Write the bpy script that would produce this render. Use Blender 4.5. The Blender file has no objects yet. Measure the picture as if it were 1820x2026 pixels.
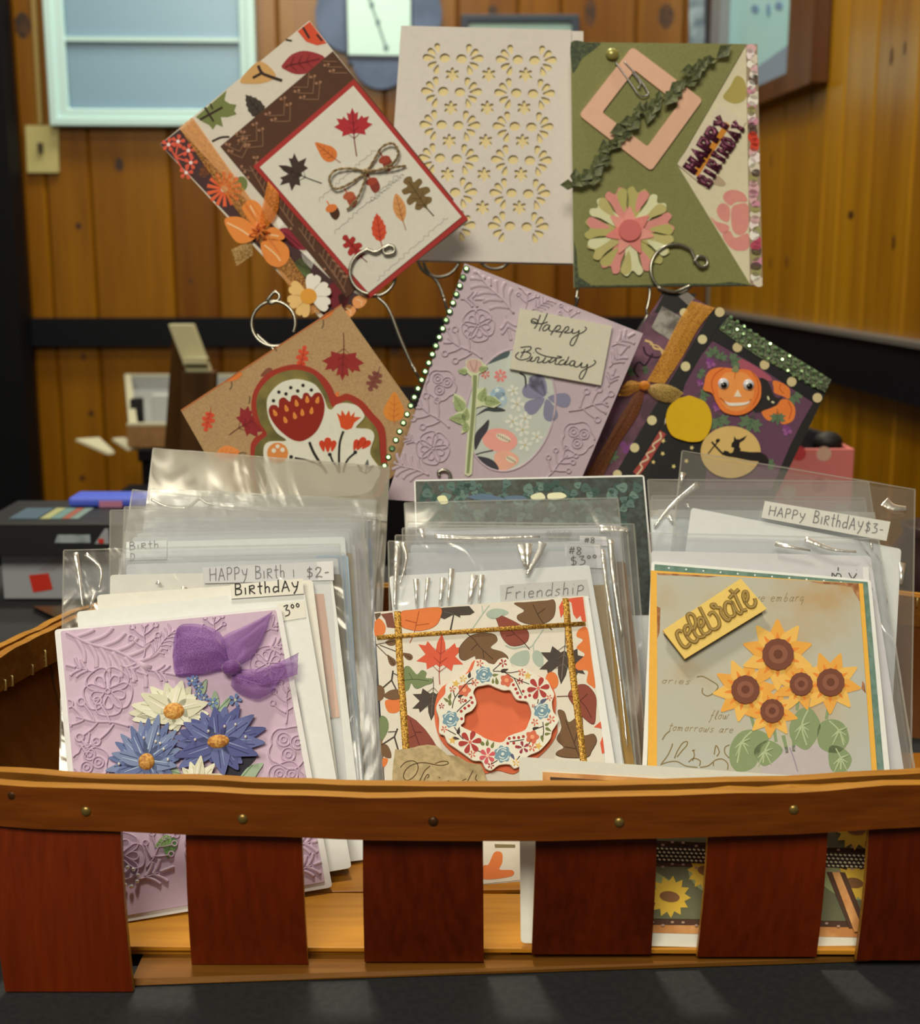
import bpy, math, random
from math import sin, cos, pi, radians, tan, atan2, sqrt
from mathutils import Vector, Matrix, noise
from mathutils.geometry import delaunay_2d_cdt
random.seed(7)
sc = bpy.context.scene
COL = sc.collection

# ------------------------------------------------------------------ camera
IW, IH, FOC = 1820.0, 2026.0, 2500.0
PITCH = radians(11.4)
CAM = Vector((0, 0, .312))                      # table top is z = 0
AX = Vector((0, cos(PITCH), -sin(PITCH)))
UPV = Vector((0, sin(PITCH), cos(PITCH)))
cd = bpy.data.cameras.new('camera')
cam = bpy.data.objects.new('camera', cd); COL.objects.link(cam)
cam.location = CAM; cam.rotation_euler = (pi/2 - PITCH, 0, 0)
cd.sensor_fit = 'VERTICAL'; cd.sensor_height = 24.0; cd.lens = 24.0*FOC/IH
cd.clip_start = .02; cd.clip_end = 50
cd.dof.use_dof = True; cd.dof.focus_distance = .64; cd.dof.aperture_fstop = 8.0
sc.camera = cam

# ------------------------------------------------------------------ world, lights, exposure
sc.view_settings.view_transform = 'Standard'
sc.view_settings.look = 'None'
sc.view_settings.gamma = 1.0
sc.view_settings.use_curve_mapping = False
sc.view_settings.exposure = 0.0
sc.cycles.transparent_max_bounces = 40
sc.cycles.max_bounces = 10
wd = bpy.data.worlds.new('room_air'); sc.world = wd; wd.use_nodes = True
bgn = wd.node_tree.nodes['Background']
bgn.inputs[0].default_value = (.95, .86, .62, 1); bgn.inputs[1].default_value = .11

def area(name, loc, target, sx, sy, power, col, spread=180):
    l = bpy.data.lights.new(name, 'AREA'); l.shape = 'RECTANGLE'; l.size = sx; l.size_y = sy
    l.energy = power; l.color = col; l.spread = radians(spread)
    o = bpy.data.objects.new(name, l); COL.objects.link(o); o.location = loc
    o.rotation_euler = (Vector(target)-Vector(loc)).to_track_quat('-Z', 'Y').to_euler()
    return o
WARM = (1.0, .89, .66)
area('ceiling_lamp_over_basket', (-.28, 1.25, 2.25), (-.02, .6, 0), .28, .28, 30, WARM)
area('ceiling_lamp_front', (-.45, -1.2, 1.85), (0, .8, .2), 1.2, .8, 49, WARM)
area('ceiling_lamp_back_room', (.1, 2.5, 2.1), (0, 3.1, .6), 2.2, .3, 40, (1, .95, .74))

# ------------------------------------------------------------------ projection helpers (pixel of the 1820x2026 photograph -> place)
def ray(x, y): return AX + Vector((1, 0, 0))*((x-IW/2)/FOC) - UPV*((y-IH/2)/FOC)
def at_depth(x, y, d): return CAM + ray(x, y)*d
def at_z(x, y, z):
    r = ray(x, y); return CAM + r*((z-CAM.z)/r.z)
def at_y(x, y, Y):
    r = ray(x, y); return CAM + r*(Y/r.y)

class Fr:
    """a flat sheet standing in the room: origin, yaw about z, lean back from vertical; u right, v up the sheet, n out of its face"""
    def __init__(s, o, yaw=0, lean=0):
        s.o = Vector(o); yw = radians(yaw); ln = radians(lean)
        s.u = Vector((cos(yw), sin(yw), 0))
        s.n = Vector((sin(yw)*cos(ln), -cos(yw)*cos(ln), sin(ln)))
        s.v = s.n.cross(s.u); s.yaw = yaw; s.lean = lean
    def p(s, x, y):
        r = ray(x, y); t = (s.o-CAM).dot(s.n)/r.dot(s.n)
        q = CAM + r*t - s.o
        return (q.dot(s.u), q.dot(s.v))
    def pp(s, pts): return [s.p(*q) for q in pts]
    def w(s, a, b, h=0): return s.o + s.u*a + s.v*b + s.n*h
    def off(s, h):
        f = Fr(s.o + s.n*h, s.yaw, s.lean); return f

def cr(pts, n=6, closed=False):
    """Catmull-Rom through 2-D or 3-D points"""
    P = [Vector(p) for p in pts]; out = []
    N = len(P); rng = range(N) if closed else range(N-1)
    for i in rng:
        if closed: a, b, c, d = P[(i-1) % N], P[i], P[(i+1) % N], P[(i+2) % N]
        else: a, b, c, d = P[max(i-1, 0)], P[i], P[i+1], P[min(i+2, N-1)]
        for k in range(n):
            t = k/n
            out.append(.5*((2*b)+(c-a)*t+(2*a-5*b+4*c-d)*t*t+(3*b-a-3*c+d)*t**3))
    if not closed: out.append(P[-1])
    return [tuple(q) for q in out]

# ------------------------------------------------------------------ materials
MATS = {}
def s2l(c): c /= 255.; return c/12.92 if c <= .04045 else ((c+.055)/1.055)**2.4
WREF = [s2l(214), s2l(203), s2l(180)]           # white paper under this light in the photograph
def alb(r, g, b): return tuple(min(.9, max(.002, s2l(c)/w*.80)) for c, w in zip((r, g, b), WREF))
def new_mat(name):
    m = bpy.data.materials.new(name); m.use_nodes = True
    nt = m.node_tree; return m, nt, nt.nodes['Principled BSDF']
def bump(nt, pb, scale, strength, dist=.0005, detail=4, stretch=None):
    N = nt.nodes; L = nt.links
    tc = N.new('ShaderNodeTexCoord'); nz = N.new('ShaderNodeTexNoise'); bp = N.new('ShaderNodeBump')
    nz.inputs['Scale'].default_value = scale; nz.inputs['Detail'].default_value = detail
    src = tc.outputs['Object']
    if stretch:
        mp = N.new('ShaderNodeMapping'); mp.inputs['Scale'].default_value = stretch
        L.new(src, mp.inputs[0]); src = mp.outputs[0]
    L.new(src, nz.inputs['Vector']); L.new(nz.outputs['Fac'], bp.inputs['Height'])
    bp.inputs['Strength'].default_value = strength; bp.inputs['Distance'].default_value = dist
    L.new(bp.outputs[0], pb.inputs['Normal']); return nz
def paper(r, g, b, rough=.75, vary=.06, key=None):
    """matte paper or card, colour as the photograph shows it"""
    k = key or ('paper', r, g, b, rough)
    if k in MATS: return MATS[k]
    m, nt, pb = new_mat('paper_%d_%d_%d' % (r, g, b)); c = alb(r, g, b)
    N = nt.nodes; L = nt.links
    pb.inputs['Roughness'].default_value = rough
    pb.inputs['Specular IOR Level'].default_value = .25
    tc = N.new('ShaderNodeTexCoord'); nz = N.new('ShaderNodeTexNoise'); nz.inputs['Scale'].default_value = 260; nz.inputs['Detail'].default_value = 3
    mx = N.new('ShaderNodeMix'); mx.data_type = 'RGBA'
    mx.inputs[6].default_value = (*[x*(1-vary) for x in c], 1); mx.inputs[7].default_value = (*[min(1, x*(1+vary)) for x in c], 1)
    L.new(tc.outputs['Object'], nz.inputs['Vector']); L.new(nz.outputs['Fac'], mx.inputs[0]); L.new(mx.outputs[2], pb.inputs['Base Color'])
    MATS[k] = m; return m
def speck(name, c1, c2, scale, rough=.6, lo=.4, hi=.6, metal=0., stretch=(1, 1, 1), bumpk=0, detail=4):
    """two colours mixed by noise"""
    if name in MATS: return MATS[name]
    m, nt, pb = new_mat(name); N = nt.nodes; L = nt.links
    tc = N.new('ShaderNodeTexCoord'); mp = N.new('ShaderNodeMapping'); nz = N.new('ShaderNodeTexNoise'); rp = N.new('ShaderNodeValToRGB')
    mp.inputs['Scale'].default_value = stretch; nz.inputs['Scale'].default_value = scale; nz.inputs['Detail'].default_value = detail
    rp.color_ramp.elements[0].position = lo; rp.color_ramp.elements[1].position = hi
    rp.color_ramp.elements[0].color = (*alb(*c1), 1); rp.color_ramp.elements[1].color = (*alb(*c2), 1)
    L.new(tc.outputs['Object'], mp.inputs[0]); L.new(mp.outputs[0], nz.inputs['Vector']); L.new(nz.outputs['Fac'], rp.inputs[0]); L.new(rp.outputs[0], pb.inputs['Base Color'])
    pb.inputs['Roughness'].default_value = rough; pb.inputs['Metallic'].default_value = metal
    if bumpk:
        bp = N.new('ShaderNodeBump'); bp.inputs['Strength'].default_value = bumpk; bp.inputs['Distance'].default_value = .0006
        L.new(nz.outputs['Fac'], bp.inputs['Height']); L.new(bp.outputs[0], pb.inputs['Normal'])
    MATS[name] = m; return m
def plain(name, c, rough=.5, metal=0., lin=False, **kw):
    if name in MATS: return MATS[name]
    m, nt, pb = new_mat(name)
    pb.inputs['Base Color'].default_value = (*(c if lin else alb(*c)), 1)
    pb.inputs['Roughness'].default_value = rough; pb.inputs['Metallic'].default_value = metal
    for k, v in kw.items(): pb.inputs[k.replace('_', ' ')].default_value = v
    bump(nt, pb, 400, .06)
    MATS[name] = m; return m
def wood(name, dark, light, axis, scale=1., rough=.35, coat=.3, fine=.35, rnd=.25, bumpk=.25, spec=.2, crough=.3):
    """grain runs along axis ('x','y','z'); object random shifts the tone of each piece"""
    if name in MATS: return MATS[name]
    m, nt, pb = new_mat(name); N = nt.nodes; L = nt.links
    tc = N.new('ShaderNodeTexCoord'); mp = N.new('ShaderNodeMapping'); oi = N.new('ShaderNodeObjectInfo')
    st = {'x': (.06, 1, 1), 'y': (1, .06, 1), 'z': (1, 1, .06)}[axis]
    mp.inputs['Scale'].default_value = tuple(q*scale for q in st)
    ad = N.new('ShaderNodeVectorMath'); ad.operation = 'ADD'
    cb = N.new('ShaderNodeMath'); cb.operation = 'MULTIPLY'; cb.inputs[1].default_value = 37.
    L.new(oi.outputs['Random'], cb.inputs[0]); L.new(tc.outputs['Object'], mp.inputs[0]); L.new(mp.outputs[0], ad.inputs[0]); L.new(cb.outputs[0], ad.inputs[1])
    n1 = N.new('ShaderNodeTexNoise'); n1.inputs['Scale'].default_value = 14; n1.inputs['Detail'].default_value = 5; n1.inputs['Distortion'].default_value = .6
    n2 = N.new('ShaderNodeTexNoise'); n2.inputs['Scale'].default_value = 130; n2.inputs['Detail'].default_value = 4
    L.new(ad.outputs[0], n1.inputs['Vector']); L.new(ad.outputs[0], n2.inputs['Vector'])
    mx = N.new('ShaderNodeMix'); mx.inputs[0].default_value = fine; L.new(n1.outputs['Fac'], mx.inputs[2]); L.new(n2.outputs['Fac'], mx.inputs[3])
    rr = N.new('ShaderNodeMath'); rr.operation = 'MULTIPLY_ADD'; rr.inputs[1].default_value = rnd; rr.inputs[2].default_value = -rnd/2
    L.new(oi.outputs['Random'], rr.inputs[0])
    sm = N.new('ShaderNodeMath'); sm.operation = 'ADD'; L.new(mx.outputs[0], sm.inputs[0]); L.new(rr.outputs[0], sm.inputs[1])
    rp = N.new('ShaderNodeValToRGB'); rp.color_ramp.elements[0].position = .30; rp.color_ramp.elements[1].position = .70
    rp.color_ramp.elements[0].color = (*dark, 1); rp.color_ramp.elements[1].color = (*light, 1)
    L.new(sm.outputs[0], rp.inputs[0]); L.new(rp.outputs[0], pb.inputs['Base Color'])
    bp = N.new('ShaderNodeBump'); bp.inputs['Strength'].default_value = bumpk; bp.inputs['Distance'].default_value = .0006
    L.new(n2.outputs['Fac'], bp.inputs['Height']); L.new(bp.outputs[0], pb.inputs['Normal'])
    pb.inputs['Roughness'].default_value = rough; pb.inputs['Specular IOR Level'].default_value = spec; pb.inputs['Coat Weight'].default_value = coat; pb.inputs['Coat Roughness'].default_value = crough
    MATS[name] = m; return m
def film(name, tint=(.97, .98, 1), haze=.10, gloss=.12, wr=13., wk=.28, rough=.14, hz=(.85, .84, .80)):
    """clear crinkled plastic: mostly see-through, a little milky, with sharp reflections on its wrinkles"""
    if name in MATS: return MATS[name]
    m = bpy.data.materials.new(name); m.use_nodes = True; nt = m.node_tree; N = nt.nodes; L = nt.links
    for n in list(N): N.remove(n)
    out = N.new('ShaderNodeOutputMaterial'); tr = N.new('ShaderNodeBsdfTransparent'); df = N.new('ShaderNodeBsdfDiffuse'); gl = N.new('ShaderNodeBsdfGlossy')
    tl = N.new('ShaderNodeBsdfTranslucent'); ms = N.new('ShaderNodeMixShader'); ms.inputs[0].default_value = .5
    tr.inputs[0].default_value = (*tint, 1); df.inputs[0].default_value = (*hz, 1); tl.inputs[0].default_value = (*hz, 1)
    gl.inputs[0].default_value = (1, 1, 1, 1); gl.inputs['Roughness'].default_value = rough
    tc = N.new('ShaderNodeTexCoord'); mp = N.new('ShaderNodeMapping'); mp.inputs['Scale'].default_value = (1.6, 1.6, .55)
    oi = N.new('ShaderNodeObjectInfo'); ad = N.new('ShaderNodeVectorMath'); ad.operation = 'ADD'
    nz = N.new('ShaderNodeTexNoise'); nz.inputs['Scale'].default_value = wr; nz.inputs['Detail'].default_value = 2.5; nz.inputs['Distortion'].default_value = 1.2
    L.new(tc.outputs['Object'], mp.inputs[0]); L.new(mp.outputs[0], ad.inputs[0]); L.new(oi.outputs['Random'], ad.inputs[1]); L.new(ad.outputs[0], nz.inputs['Vector'])
    bp = N.new('ShaderNodeBump'); bp.inputs['Strength'].default_value = wk; bp.inputs['Distance'].default_value = .006
    L.new(nz.outputs['Fac'], bp.inputs['Height']); L.new(bp.outputs[0], gl.inputs['Normal'])
    fr = N.new('ShaderNodeFresnel'); fr.inputs[0].default_value = 1.45; L.new(bp.outputs[0], fr.inputs['Normal'])
    mu = N.new('ShaderNodeMath'); mu.operation = 'MULTIPLY_ADD'; mu.inputs[1].default_value = .8; mu.inputs[2].default_value = gloss*.4; L.new(fr.outputs[0], mu.inputs[0])
    L.new(df.outputs[0], ms.inputs[1]); L.new(tl.outputs[0], ms.inputs[2])
    m1 = N.new('ShaderNodeMixShader'); m1.inputs[0].default_value = haze; L.new(tr.outputs[0], m1.inputs[1]); L.new(ms.outputs[0], m1.inputs[2])
    m2 = N.new('ShaderNodeMixShader'); L.new(mu.outputs[0], m2.inputs[0]); L.new(m1.outputs[0], m2.inputs[1]); L.new(gl.outputs[0], m2.inputs[2])
    L.new(m2.outputs[0], out.inputs[0]); MATS[name] = m; return m

# ------------------------------------------------------------------ mesh building
class MB:
    def __init__(s): s.v = []; s.f = []; s.m = []; s.mats = []; s.sm = []
    def mi(s, mat):
        if mat not in s.mats: s.mats.append(mat)
        return s.mats.index(mat)
    def add(s, vs, fs, mat, smooth=False):
        b = len(s.v); s.v += [Vector(q) for q in vs]; k = s.mi(mat)
        for f in fs: s.f.append([b+i for i in f]); s.m.append(k); s.sm.append(smooth)
    def poly(s, fr, pts, h0, h1, mat, side=None):
        """prism of a sheet outline (local 2-D points) from h0 to h1 out of the sheet"""
        n = len(pts)
        A = sum(pts[i][0]*pts[(i+1) % n][1]-pts[(i+1) % n][0]*pts[i][1] for i in range(n))
        if A < 0: pts = pts[::-1]
        vs = [fr.w(a, b, h1) for a, b in pts] + [fr.w(a, b, h0) for a, b in pts]
        s.add(vs, [list(range(n))], mat)
        s.add(vs, [[(i+1) % n, i, n+i, n+(i+1) % n] for i in range(n)] + [list(range(2*n-1, n-1, -1))], side or mat)
    def holes(s, fr, outer, holes, h0, h1, mat):
        """sheet with real holes"""
        loops = [outer]+holes; V2 = []; E = []
        for lp in loops:
            k = len(V2); V2 += [Vector(q) for q in lp]; E += [(k+i, k+(i+1) % len(lp)) for i in range(len(lp))]
        vo, eo, fo = delaunay_2d_cdt(V2, E, [], 0, 1e-9)[:3]
        def inside(x, y, lp):
            r = False; j = len(lp)-1
            for i in range(len(lp)):
                (xi, yi), (xj, yj) = lp[i], lp[j]
                if (yi > y) != (yj > y) and x < (xj-xi)*(y-yi)/(yj-yi)+xi: r = not r
                j = i
            return r
        n = len(vo); vs = [fr.w(q.x, q.y, h1) for q in vo]+[fr.w(q.x, q.y, h0) for q in vo]; fs = []; ed = {}
        bbs = [(min(q[0] for q in lp), max(q[0] for q in lp), min(q[1] for q in lp), max(q[1] for q in lp)) for lp in holes]
        for t in fo:
            a, b, c = [vo[i] for i in t]; x, y = (a.x+b.x+c.x)/3, (a.y+b.y+c.y)/3
            if not inside(x, y, outer) or any(q[0] <= x <= q[1] and q[2] <= y <= q[3] and inside(x, y, lp) for q, lp in zip(bbs, holes)): continue
            t = list(t)
            if (b.x-a.x)*(c.y-a.y)-(c.x-a.x)*(b.y-a.y) < 0: t = t[::-1]
            fs.append(t); fs.append([n+i for i in t[::-1]])
            for i in range(3): ed[(t[i], t[(i+1) % 3])] = 1
        for a, b in ed:
            if (b, a) not in ed: fs.append([b, a, n+a, n+b])
        s.add(vs, fs, mat)
    def line(s, fr, pts, w, h0, h1, mat, w1=None, dome=False):
        """pen line or relief ridge along local 2-D points; w (and w1 at its end) is the full width"""
        P = [Vector(q) for q in pts]; P = [q for i, q in enumerate(P) if i == 0 or (q-P[i-1]).length > 1e-6]
        n = len(P)
        if n < 2: return
        prof = [(-.5, 0), (-.36, .75), (0, 1), (.36, .75), (.5, 0)] if dome else [(-.5, 0), (-.5, 1), (.5, 1), (.5, 0)]
        k = len(prof); vs = []; fs = []
        for i, q in enumerate(P):
            t = (P[min(i+1, n-1)]-P[max(i-1, 0)]); t = t.normalized() if t.length else Vector((1, 0))
            nn = Vector((-t.y, t.x)); ww = w+((w1-w)*i/(n-1) if w1 is not None else 0)
            for a, b in prof:
                r = q+nn*(a*ww); vs.append(fr.w(r.x, r.y, h0+(h1-h0)*b))
        for i in range(n-1):
            for j in range(k-1): fs.append([i*k+j, i*k+j+1, (i+1)*k+j+1, (i+1)*k+j][::-1])
        fs.append(list(range(k))); fs.append(list(range((n-1)*k, n*k))[::-1])
        s.add(vs, fs, mat, dome)
    def tube(s, pts, r, mat, n=8, r1=None, caps=True, flat=None):
        P = [Vector(q) for q in pts]; N = len(P); vs = []; fs = []
        t0 = (P[1]-P[0]).normalized(); a = t0.orthogonal().normalized()
        for i, q in enumerate(P):
            t = (P[min(i+1, N-1)]-P[max(i-1, 0)]).normalized()
            a = (a-t*a.dot(t)).normalized(); b = t.cross(a)
            rr = r+((r1-r)*i/(N-1) if r1 is not None else 0)
            for j in range(n):
                g = 2*pi*j/n; vs.append(q+(a*cos(g)+b*sin(g))*rr)
        for i in range(N-1):
            for j in range(n): fs.append([i*n+j, i*n+(j+1) % n, (i+1)*n+(j+1) % n, (i+1)*n+j])
        if caps: fs.append(list(range(n))[::-1]); fs.append(list(range((N-1)*n, N*n)))
        s.add(vs, fs, mat, True)
    def hexa(s, q, mat):
        """box from 8 corners: 0-3 one face, 4-7 the opposite one"""
        s.add(q, [[3, 2, 1, 0], [4, 5, 6, 7], [0, 1, 5, 4], [1, 2, 6, 5], [2, 3, 7, 6], [3, 0, 4, 7]], mat)
    def box(s, lo, hi, mat):
        x0, y0, z0 = lo; x1, y1, z1 = hi
        s.hexa([(x0, y0, z0), (x1, y0, z0), (x1, y1, z0), (x0, y1, z0), (x0, y0, z1), (x1, y0, z1), (x1, y1, z1), (x0, y1, z1)], mat)
    def obox(s, o, X, Y, Z, mat):
        """box from a corner and three edge vectors"""
        o = Vector(o); s.hexa([o, o+X, o+X+Y, o+Y, o+Z, o+X+Z, o+X+Y+Z, o+Y+Z], mat)
    def ball(s, c, r, mat, axes=None, nu=10, nv=6, half=False):
        X, Y, Z = axes or (Vector((1, 0, 0)), Vector((0, 1, 0)), Vector((0, 0, 1)))
        r = (r, r, r) if not isinstance(r, tuple) else r; c = Vector(c); vs = []; fs = []
        hi = pi/2 if half else pi
        for i in range(nv+1):
            th = hi*i/nv
            for j in range(nu):
                ph = 2*pi*j/nu
                vs.append(c+X*(r[0]*sin(th)*cos(ph))+Y*(r[1]*sin(th)*sin(ph))+Z*(r[2]*cos(th)))
        for i in range(nv):
            for j in range(nu): fs.append([i*nu+j, (i+1)*nu+j, (i+1)*nu+(j+1) % nu, i*nu+(j+1) % nu])
        s.add(vs, fs, mat, True)
    def sheet(s, grid, mat, smooth=True):
        """quads through a grid (rows of 3-D points)"""
        r, c = len(grid), len(grid[0])
        s.add([q for row in grid for q in row], [[i*c+j, i*c+j+1, (i+1)*c+j+1, (i+1)*c+j] for i in range(r-1) for j in range(c-1)], mat, smooth)
    def build(s, name, parent=None, bevel=0, solid=0):
        while parent is not None and parent.parent is not None and parent.parent.parent is not None: parent = parent.parent   # thing > part > sub-part, no deeper
        me = bpy.data.meshes.new(name); L = parent.location.copy() if parent else None
        base = L if L is not None else sum(s.v, Vector())/max(1, len(s.v))
        if parent is not None and parent.parent is not None: base = parent.location+parent.parent.location
        me.from_pydata([tuple(q-base) for q in s.v], [], s.f)
        for m in s.mats: me.materials.append(m)
        me.polygons.foreach_set('material_index', s.m); me.polygons.foreach_set('use_smooth', s.sm); me.update()
        o = bpy.data.objects.new(name, me); COL.objects.link(o)
        if parent is not None: o.parent = parent
        else: o.location = base
        if solid:
            md = o.modifiers.new('thickness', 'SOLIDIFY'); md.thickness = solid; md.offset = 0
        if bevel:
            md = o.modifiers.new('bevel', 'BEVEL'); md.width = bevel; md.segments = 2; md.limit_method = 'ANGLE'; md.angle_limit = radians(40)
        return o
def tag(o, label, cat=None, group=None, kind=None):
    if label: o['label'] = label
    if cat: o['category'] = cat
    if group: o['group'] = group
    if kind: o['kind'] = kind
    return o
def thing(name, loc, label, cat, group=None, kind=None):
    o = bpy.data.objects.new(name, None); COL.objects.link(o); o.location = Vector(loc); o.empty_display_size = .02
    return tag(o, label, cat, group, kind)

# ------------------------------------------------------------------ the room
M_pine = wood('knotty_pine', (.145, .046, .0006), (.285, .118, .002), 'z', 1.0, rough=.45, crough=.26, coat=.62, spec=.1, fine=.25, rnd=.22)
M_pine_lit = wood('knotty_pine_lit_side', (.24, .095, .0015), (.46, .225, .005), 'z', 1.0, rough=.40, crough=.26, coat=1.0, spec=.1, fine=.25, rnd=.3)  # same pine as the back wall, colour lightened to paint in its sheen
M_black = plain('black_paint', (12, 12, 14), .6, Specular_IOR_Level=.12)
M_blackrail = plain('black_rail_paint', (13, 14, 17), .55, Specular_IOR_Level=.15)
M_knot = speck('pine_knot', (38, 18, 6), (75, 38, 10), 60, .4)
M_floor = wood('dark_floor_boards', (.03, .016, .008), (.07, .04, .02), 'x', 1.0)

WB = Fr((0, 3.1, 0), 2.5, 0)
_c = WB.w(*WB.p(1412, 300)); CORN = Vector((_c.x, _c.y, 0))
WR = Fr(CORN, -86.4, 0)
ZT, ZB = 1.55, -.75

fl = MB(); fl.box((-2.2, -1.2, ZB-.03), (1.6, 3.5, ZB), M_floor); tag(fl.build('floor'), 'dark wooden floor of the room below the table', kind='structure')

def panel_wall(name, fr, a0, a1, bounds, mat, label):
    m = MB(); m.poly(fr, [(a0, ZB), (a1, ZB), (a1, ZT), (a0, ZT)], -.05, -.012, mat)
    w = tag(m.build(name), label, kind='structure')
    for x0, x1 in zip(bounds[:-1], bounds[1:]):
        if x1-x0 < .01: continue
        b = MB(); g = .006
        # board with chamfered long edges (open joint between boards)
        prof = [(x0+.0012, -.012), (x0+.0012, -.005), (x0+g, 0), (x1-g, 0), (x1-.0012, -.005), (x1-.0012, -.012)]
        vs = [fr.w(a, ZB, h) for a, h in prof]+[fr.w(a, ZT, h) for a, h in prof]; k = len(prof)
        b.add(vs, [[i, i+1, k+i+1, k+i] for i in range(k-1)]+[list(range(k))[::-1], list(range(k, 2*k))], mat)
        b.build('plank', w)
    return w
bx = [-60, 40, 88, 176, 335, 424, 486, 556, 655, 762, 905, 1022, 1106, 1252, 1345]
bb = [WB.p(x, 320)[0] for x in bx]+[WB.p(1412, 300)[0]-.004]
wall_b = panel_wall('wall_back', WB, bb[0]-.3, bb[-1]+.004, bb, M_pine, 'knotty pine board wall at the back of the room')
bx2 = [1432, 1462, 1500, 1548, 1599, 1632, 1663, 1723, 1806, 1885]
b2 = [.004]+[WR.p(x, 320)[0] for x in bx2]
b2 += [b2[-1]+.16, b2[-1]+.30, b2[-1]+.47, b2[-1]+.62, b2[-1]+.80, b2[-1]+.95, b2[-1]+1.12]
wall_r = panel_wall('wall_right', WR, 0, b2[-1], b2, M_pine_lit, 'knotty pine board wall running forward on the right')
def knot(wall, fr, x, y, rx, ry):
    a, b = fr.p(x, y); m = MB(); s = (fr.w(a, b)-CAM).length/FOC
    m.poly(fr, [(a+rx*s*cos(t*pi/8)*(1+.12*sin(3*t)), b+ry*s*sin(t*pi/8)) for t in range(16)], -.002, .0004, M_knot)
    m.build('knot', wall)
for q in [(45, 50, 14, 22), (236, 326, 8, 13), (155, 447, 5, 7), (378, 556, 4, 5), (165, 706, 4, 7), (180, 818, 5, 5), (163, 946, 5, 6), (975, 20, 9, 9), (1318, 32, 14, 22), (780, 690, 9, 12), (1168, 24, 10, 26)]: knot(wall_b, WB, *q)
for q in [(1764, 112, 7, 16), (1790, 96, 5, 12), (1683, 425, 14, 8), (1526, 318, 3, 14), (1557, 518, 5, 12), (1524, 520, 3, 12), (1768, 480, 6, 14)]: knot(wall_r, WR, *q)

def bar(name, fr, p0, p1, p2, p3, h0, h1, mat, label, kind='structure', bevel=.002):
    m = MB(); m.poly(fr, fr.pp([p0, p1, p2, p3]), h0, h1, mat); o = m.build(name, bevel=bevel); return tag(o, label, kind=kind)
# black chair rail, back wall then right wall
zt = WB.p(300, 628)[1]; zb = WB.p(300, 683)[1]
m = MB(); m.poly(WB, [(bb[0]-.2, zb), (bb[-1], zb), (bb[-1], zt), (bb[0]-.2, zt)], .0005, .028, M_blackrail)
tag(m.build('trim_1', bevel=.002), 'black rail running across the back wall', kind='structure')
zt2 = WR.p(1640, 654)[1]; zb2 = WR.p(1640, 747)[1]
m = MB(); m.poly(WR, [(.03, zb2), (b2[-1], zb2), (b2[-1], zt2), (.03, zt2)], .0005, .03, M_blackrail)
o = m.build('trim_2', bevel=.002); tag(o, 'black rail sloping along the right wall', kind='structure')
m = MB(); m.poly(WR, [(.03, zt2+.0005), (b2[-1], zt2+.0005), (b2[-1], zt2+.008), (.03, zt2+.008)], .0005, .036, plain('grey_ledge', (92, 84, 74), .5)); m.build('ledge', o)
# black post at the far left
e0 = WB.p(24, 0); e1 = WB.p(96, 1010); xe = (e0[0]+e1[0])/2
m = MB(); m.poly(WB, [(xe-1.7, ZB), (xe, ZB), (xe, ZT), (xe-1.7, ZT)], .03, .12, M_black)
tag(m.build('trim_3', bevel=.003), 'black upright post beside the pine boards', kind='structure')

# ------------------------------------------------------------------ things on the walls
M_white_frame = plain('white_enamel', (186, 208, 216), .35)
M_rib = plain('ribbed_pale_glass', (140, 166, 170), .3)
root = thing('ribbed_panel', WB.w(*WB.p(300, 246), .01), 'white framed wall panel with two ribbed pale blue panes', 'panel')
L_, B_ = WB.p(112, 246); R_ = WB.p(506, 200)[0]; T_ = 1.35
il = WB.p(138, 150)[0]; ir = WB.p(478, 150)[0]; ib = WB.p(300, 218)[1]; m1 = WB.p(300, 86)[1]; m2 = WB.p(300, 77)[1]
m = MB(); m.holes(WB, [(L_, B_), (R_, B_), (R_, T_), (L_, T_)], [[(il, ib), (ir, ib), (ir, T_-.06), (il, T_-.06)]], .001, .030, M_white_frame); fo = m.build('frame', root, bevel=.004)
m = MB(); a = .012; m.holes(WB, [(L_-.006, B_-.006), (R_+.006, B_-.006), (R_+.006, T_), (L_-.006, T_)], [[(L_+a, B_+a), (R_-a, B_+a), (R_-a, T_-a), (L_+a, T_-a)]], .001, .036, M_white_frame); m.build('lip', fo, bevel=.002)
m = MB(); m.poly(WB, [(il, m1), (ir, m1), (ir, m2), (il, m2)], .004, .026, M_white_frame); m.build('crossbar', root, bevel=.003)
for z0, z1 in ((ib, m1), (m2, T_-.06)):
    m = MB(); n = 100; rows = [[], []]
    for i in range(n+1):
        x = il+(ir-il)*i/n; h = .004+(.016 if i % 2 else 0)
        rows[0].append(WB.w(x, z0, h)); rows[1].append(WB.w(x, z1, h))
    m.sheet(rows, M_rib, True); m.build('ribbed_pane', root)

M_slate = speck('slate_blue_mat', (70, 82, 100), (88, 100, 118), 9, .5)
M_mint = plain('mint_print', (190, 224, 214), .3)
root = thing('scalloped_picture', WB.w(*WB.p(747, 178), .01), 'slate blue scalloped picture frame with a mint print of a twig', 'picture')
def wpx(fr, pts): return fr.pp(pts)
out = []
def arcpx(cx, cy, r, a0, a1, n=14): return [(cx+r*cos(radians(a0+(a1-a0)*i/n)), cy+r*sin(radians(a0+(a1-a0)*i/n))) for i in range(n+1)]
out += arcpx(700, 32, 76, 200, 92) + [(688, 128)] + arcpx(754, 122, 56, 175, 5) + [(818, 128), (818, 108)] + arcpx(798, 32, 76, 88, -20) + [(868, -120), (630, -120)]
m = MB(); m.poly(WB, wpx(WB, out), .001, .016, M_slate); m.build('mat_board', root, bevel=.002)
m = MB(); m.poly(WB, wpx(WB, [(681, -110), (816, -110), (816, 118), (686, 116)]), .0165, .020, plain('dark_slate_edge', (44, 54, 70), .5)); m.build('inner_frame', root)
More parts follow.
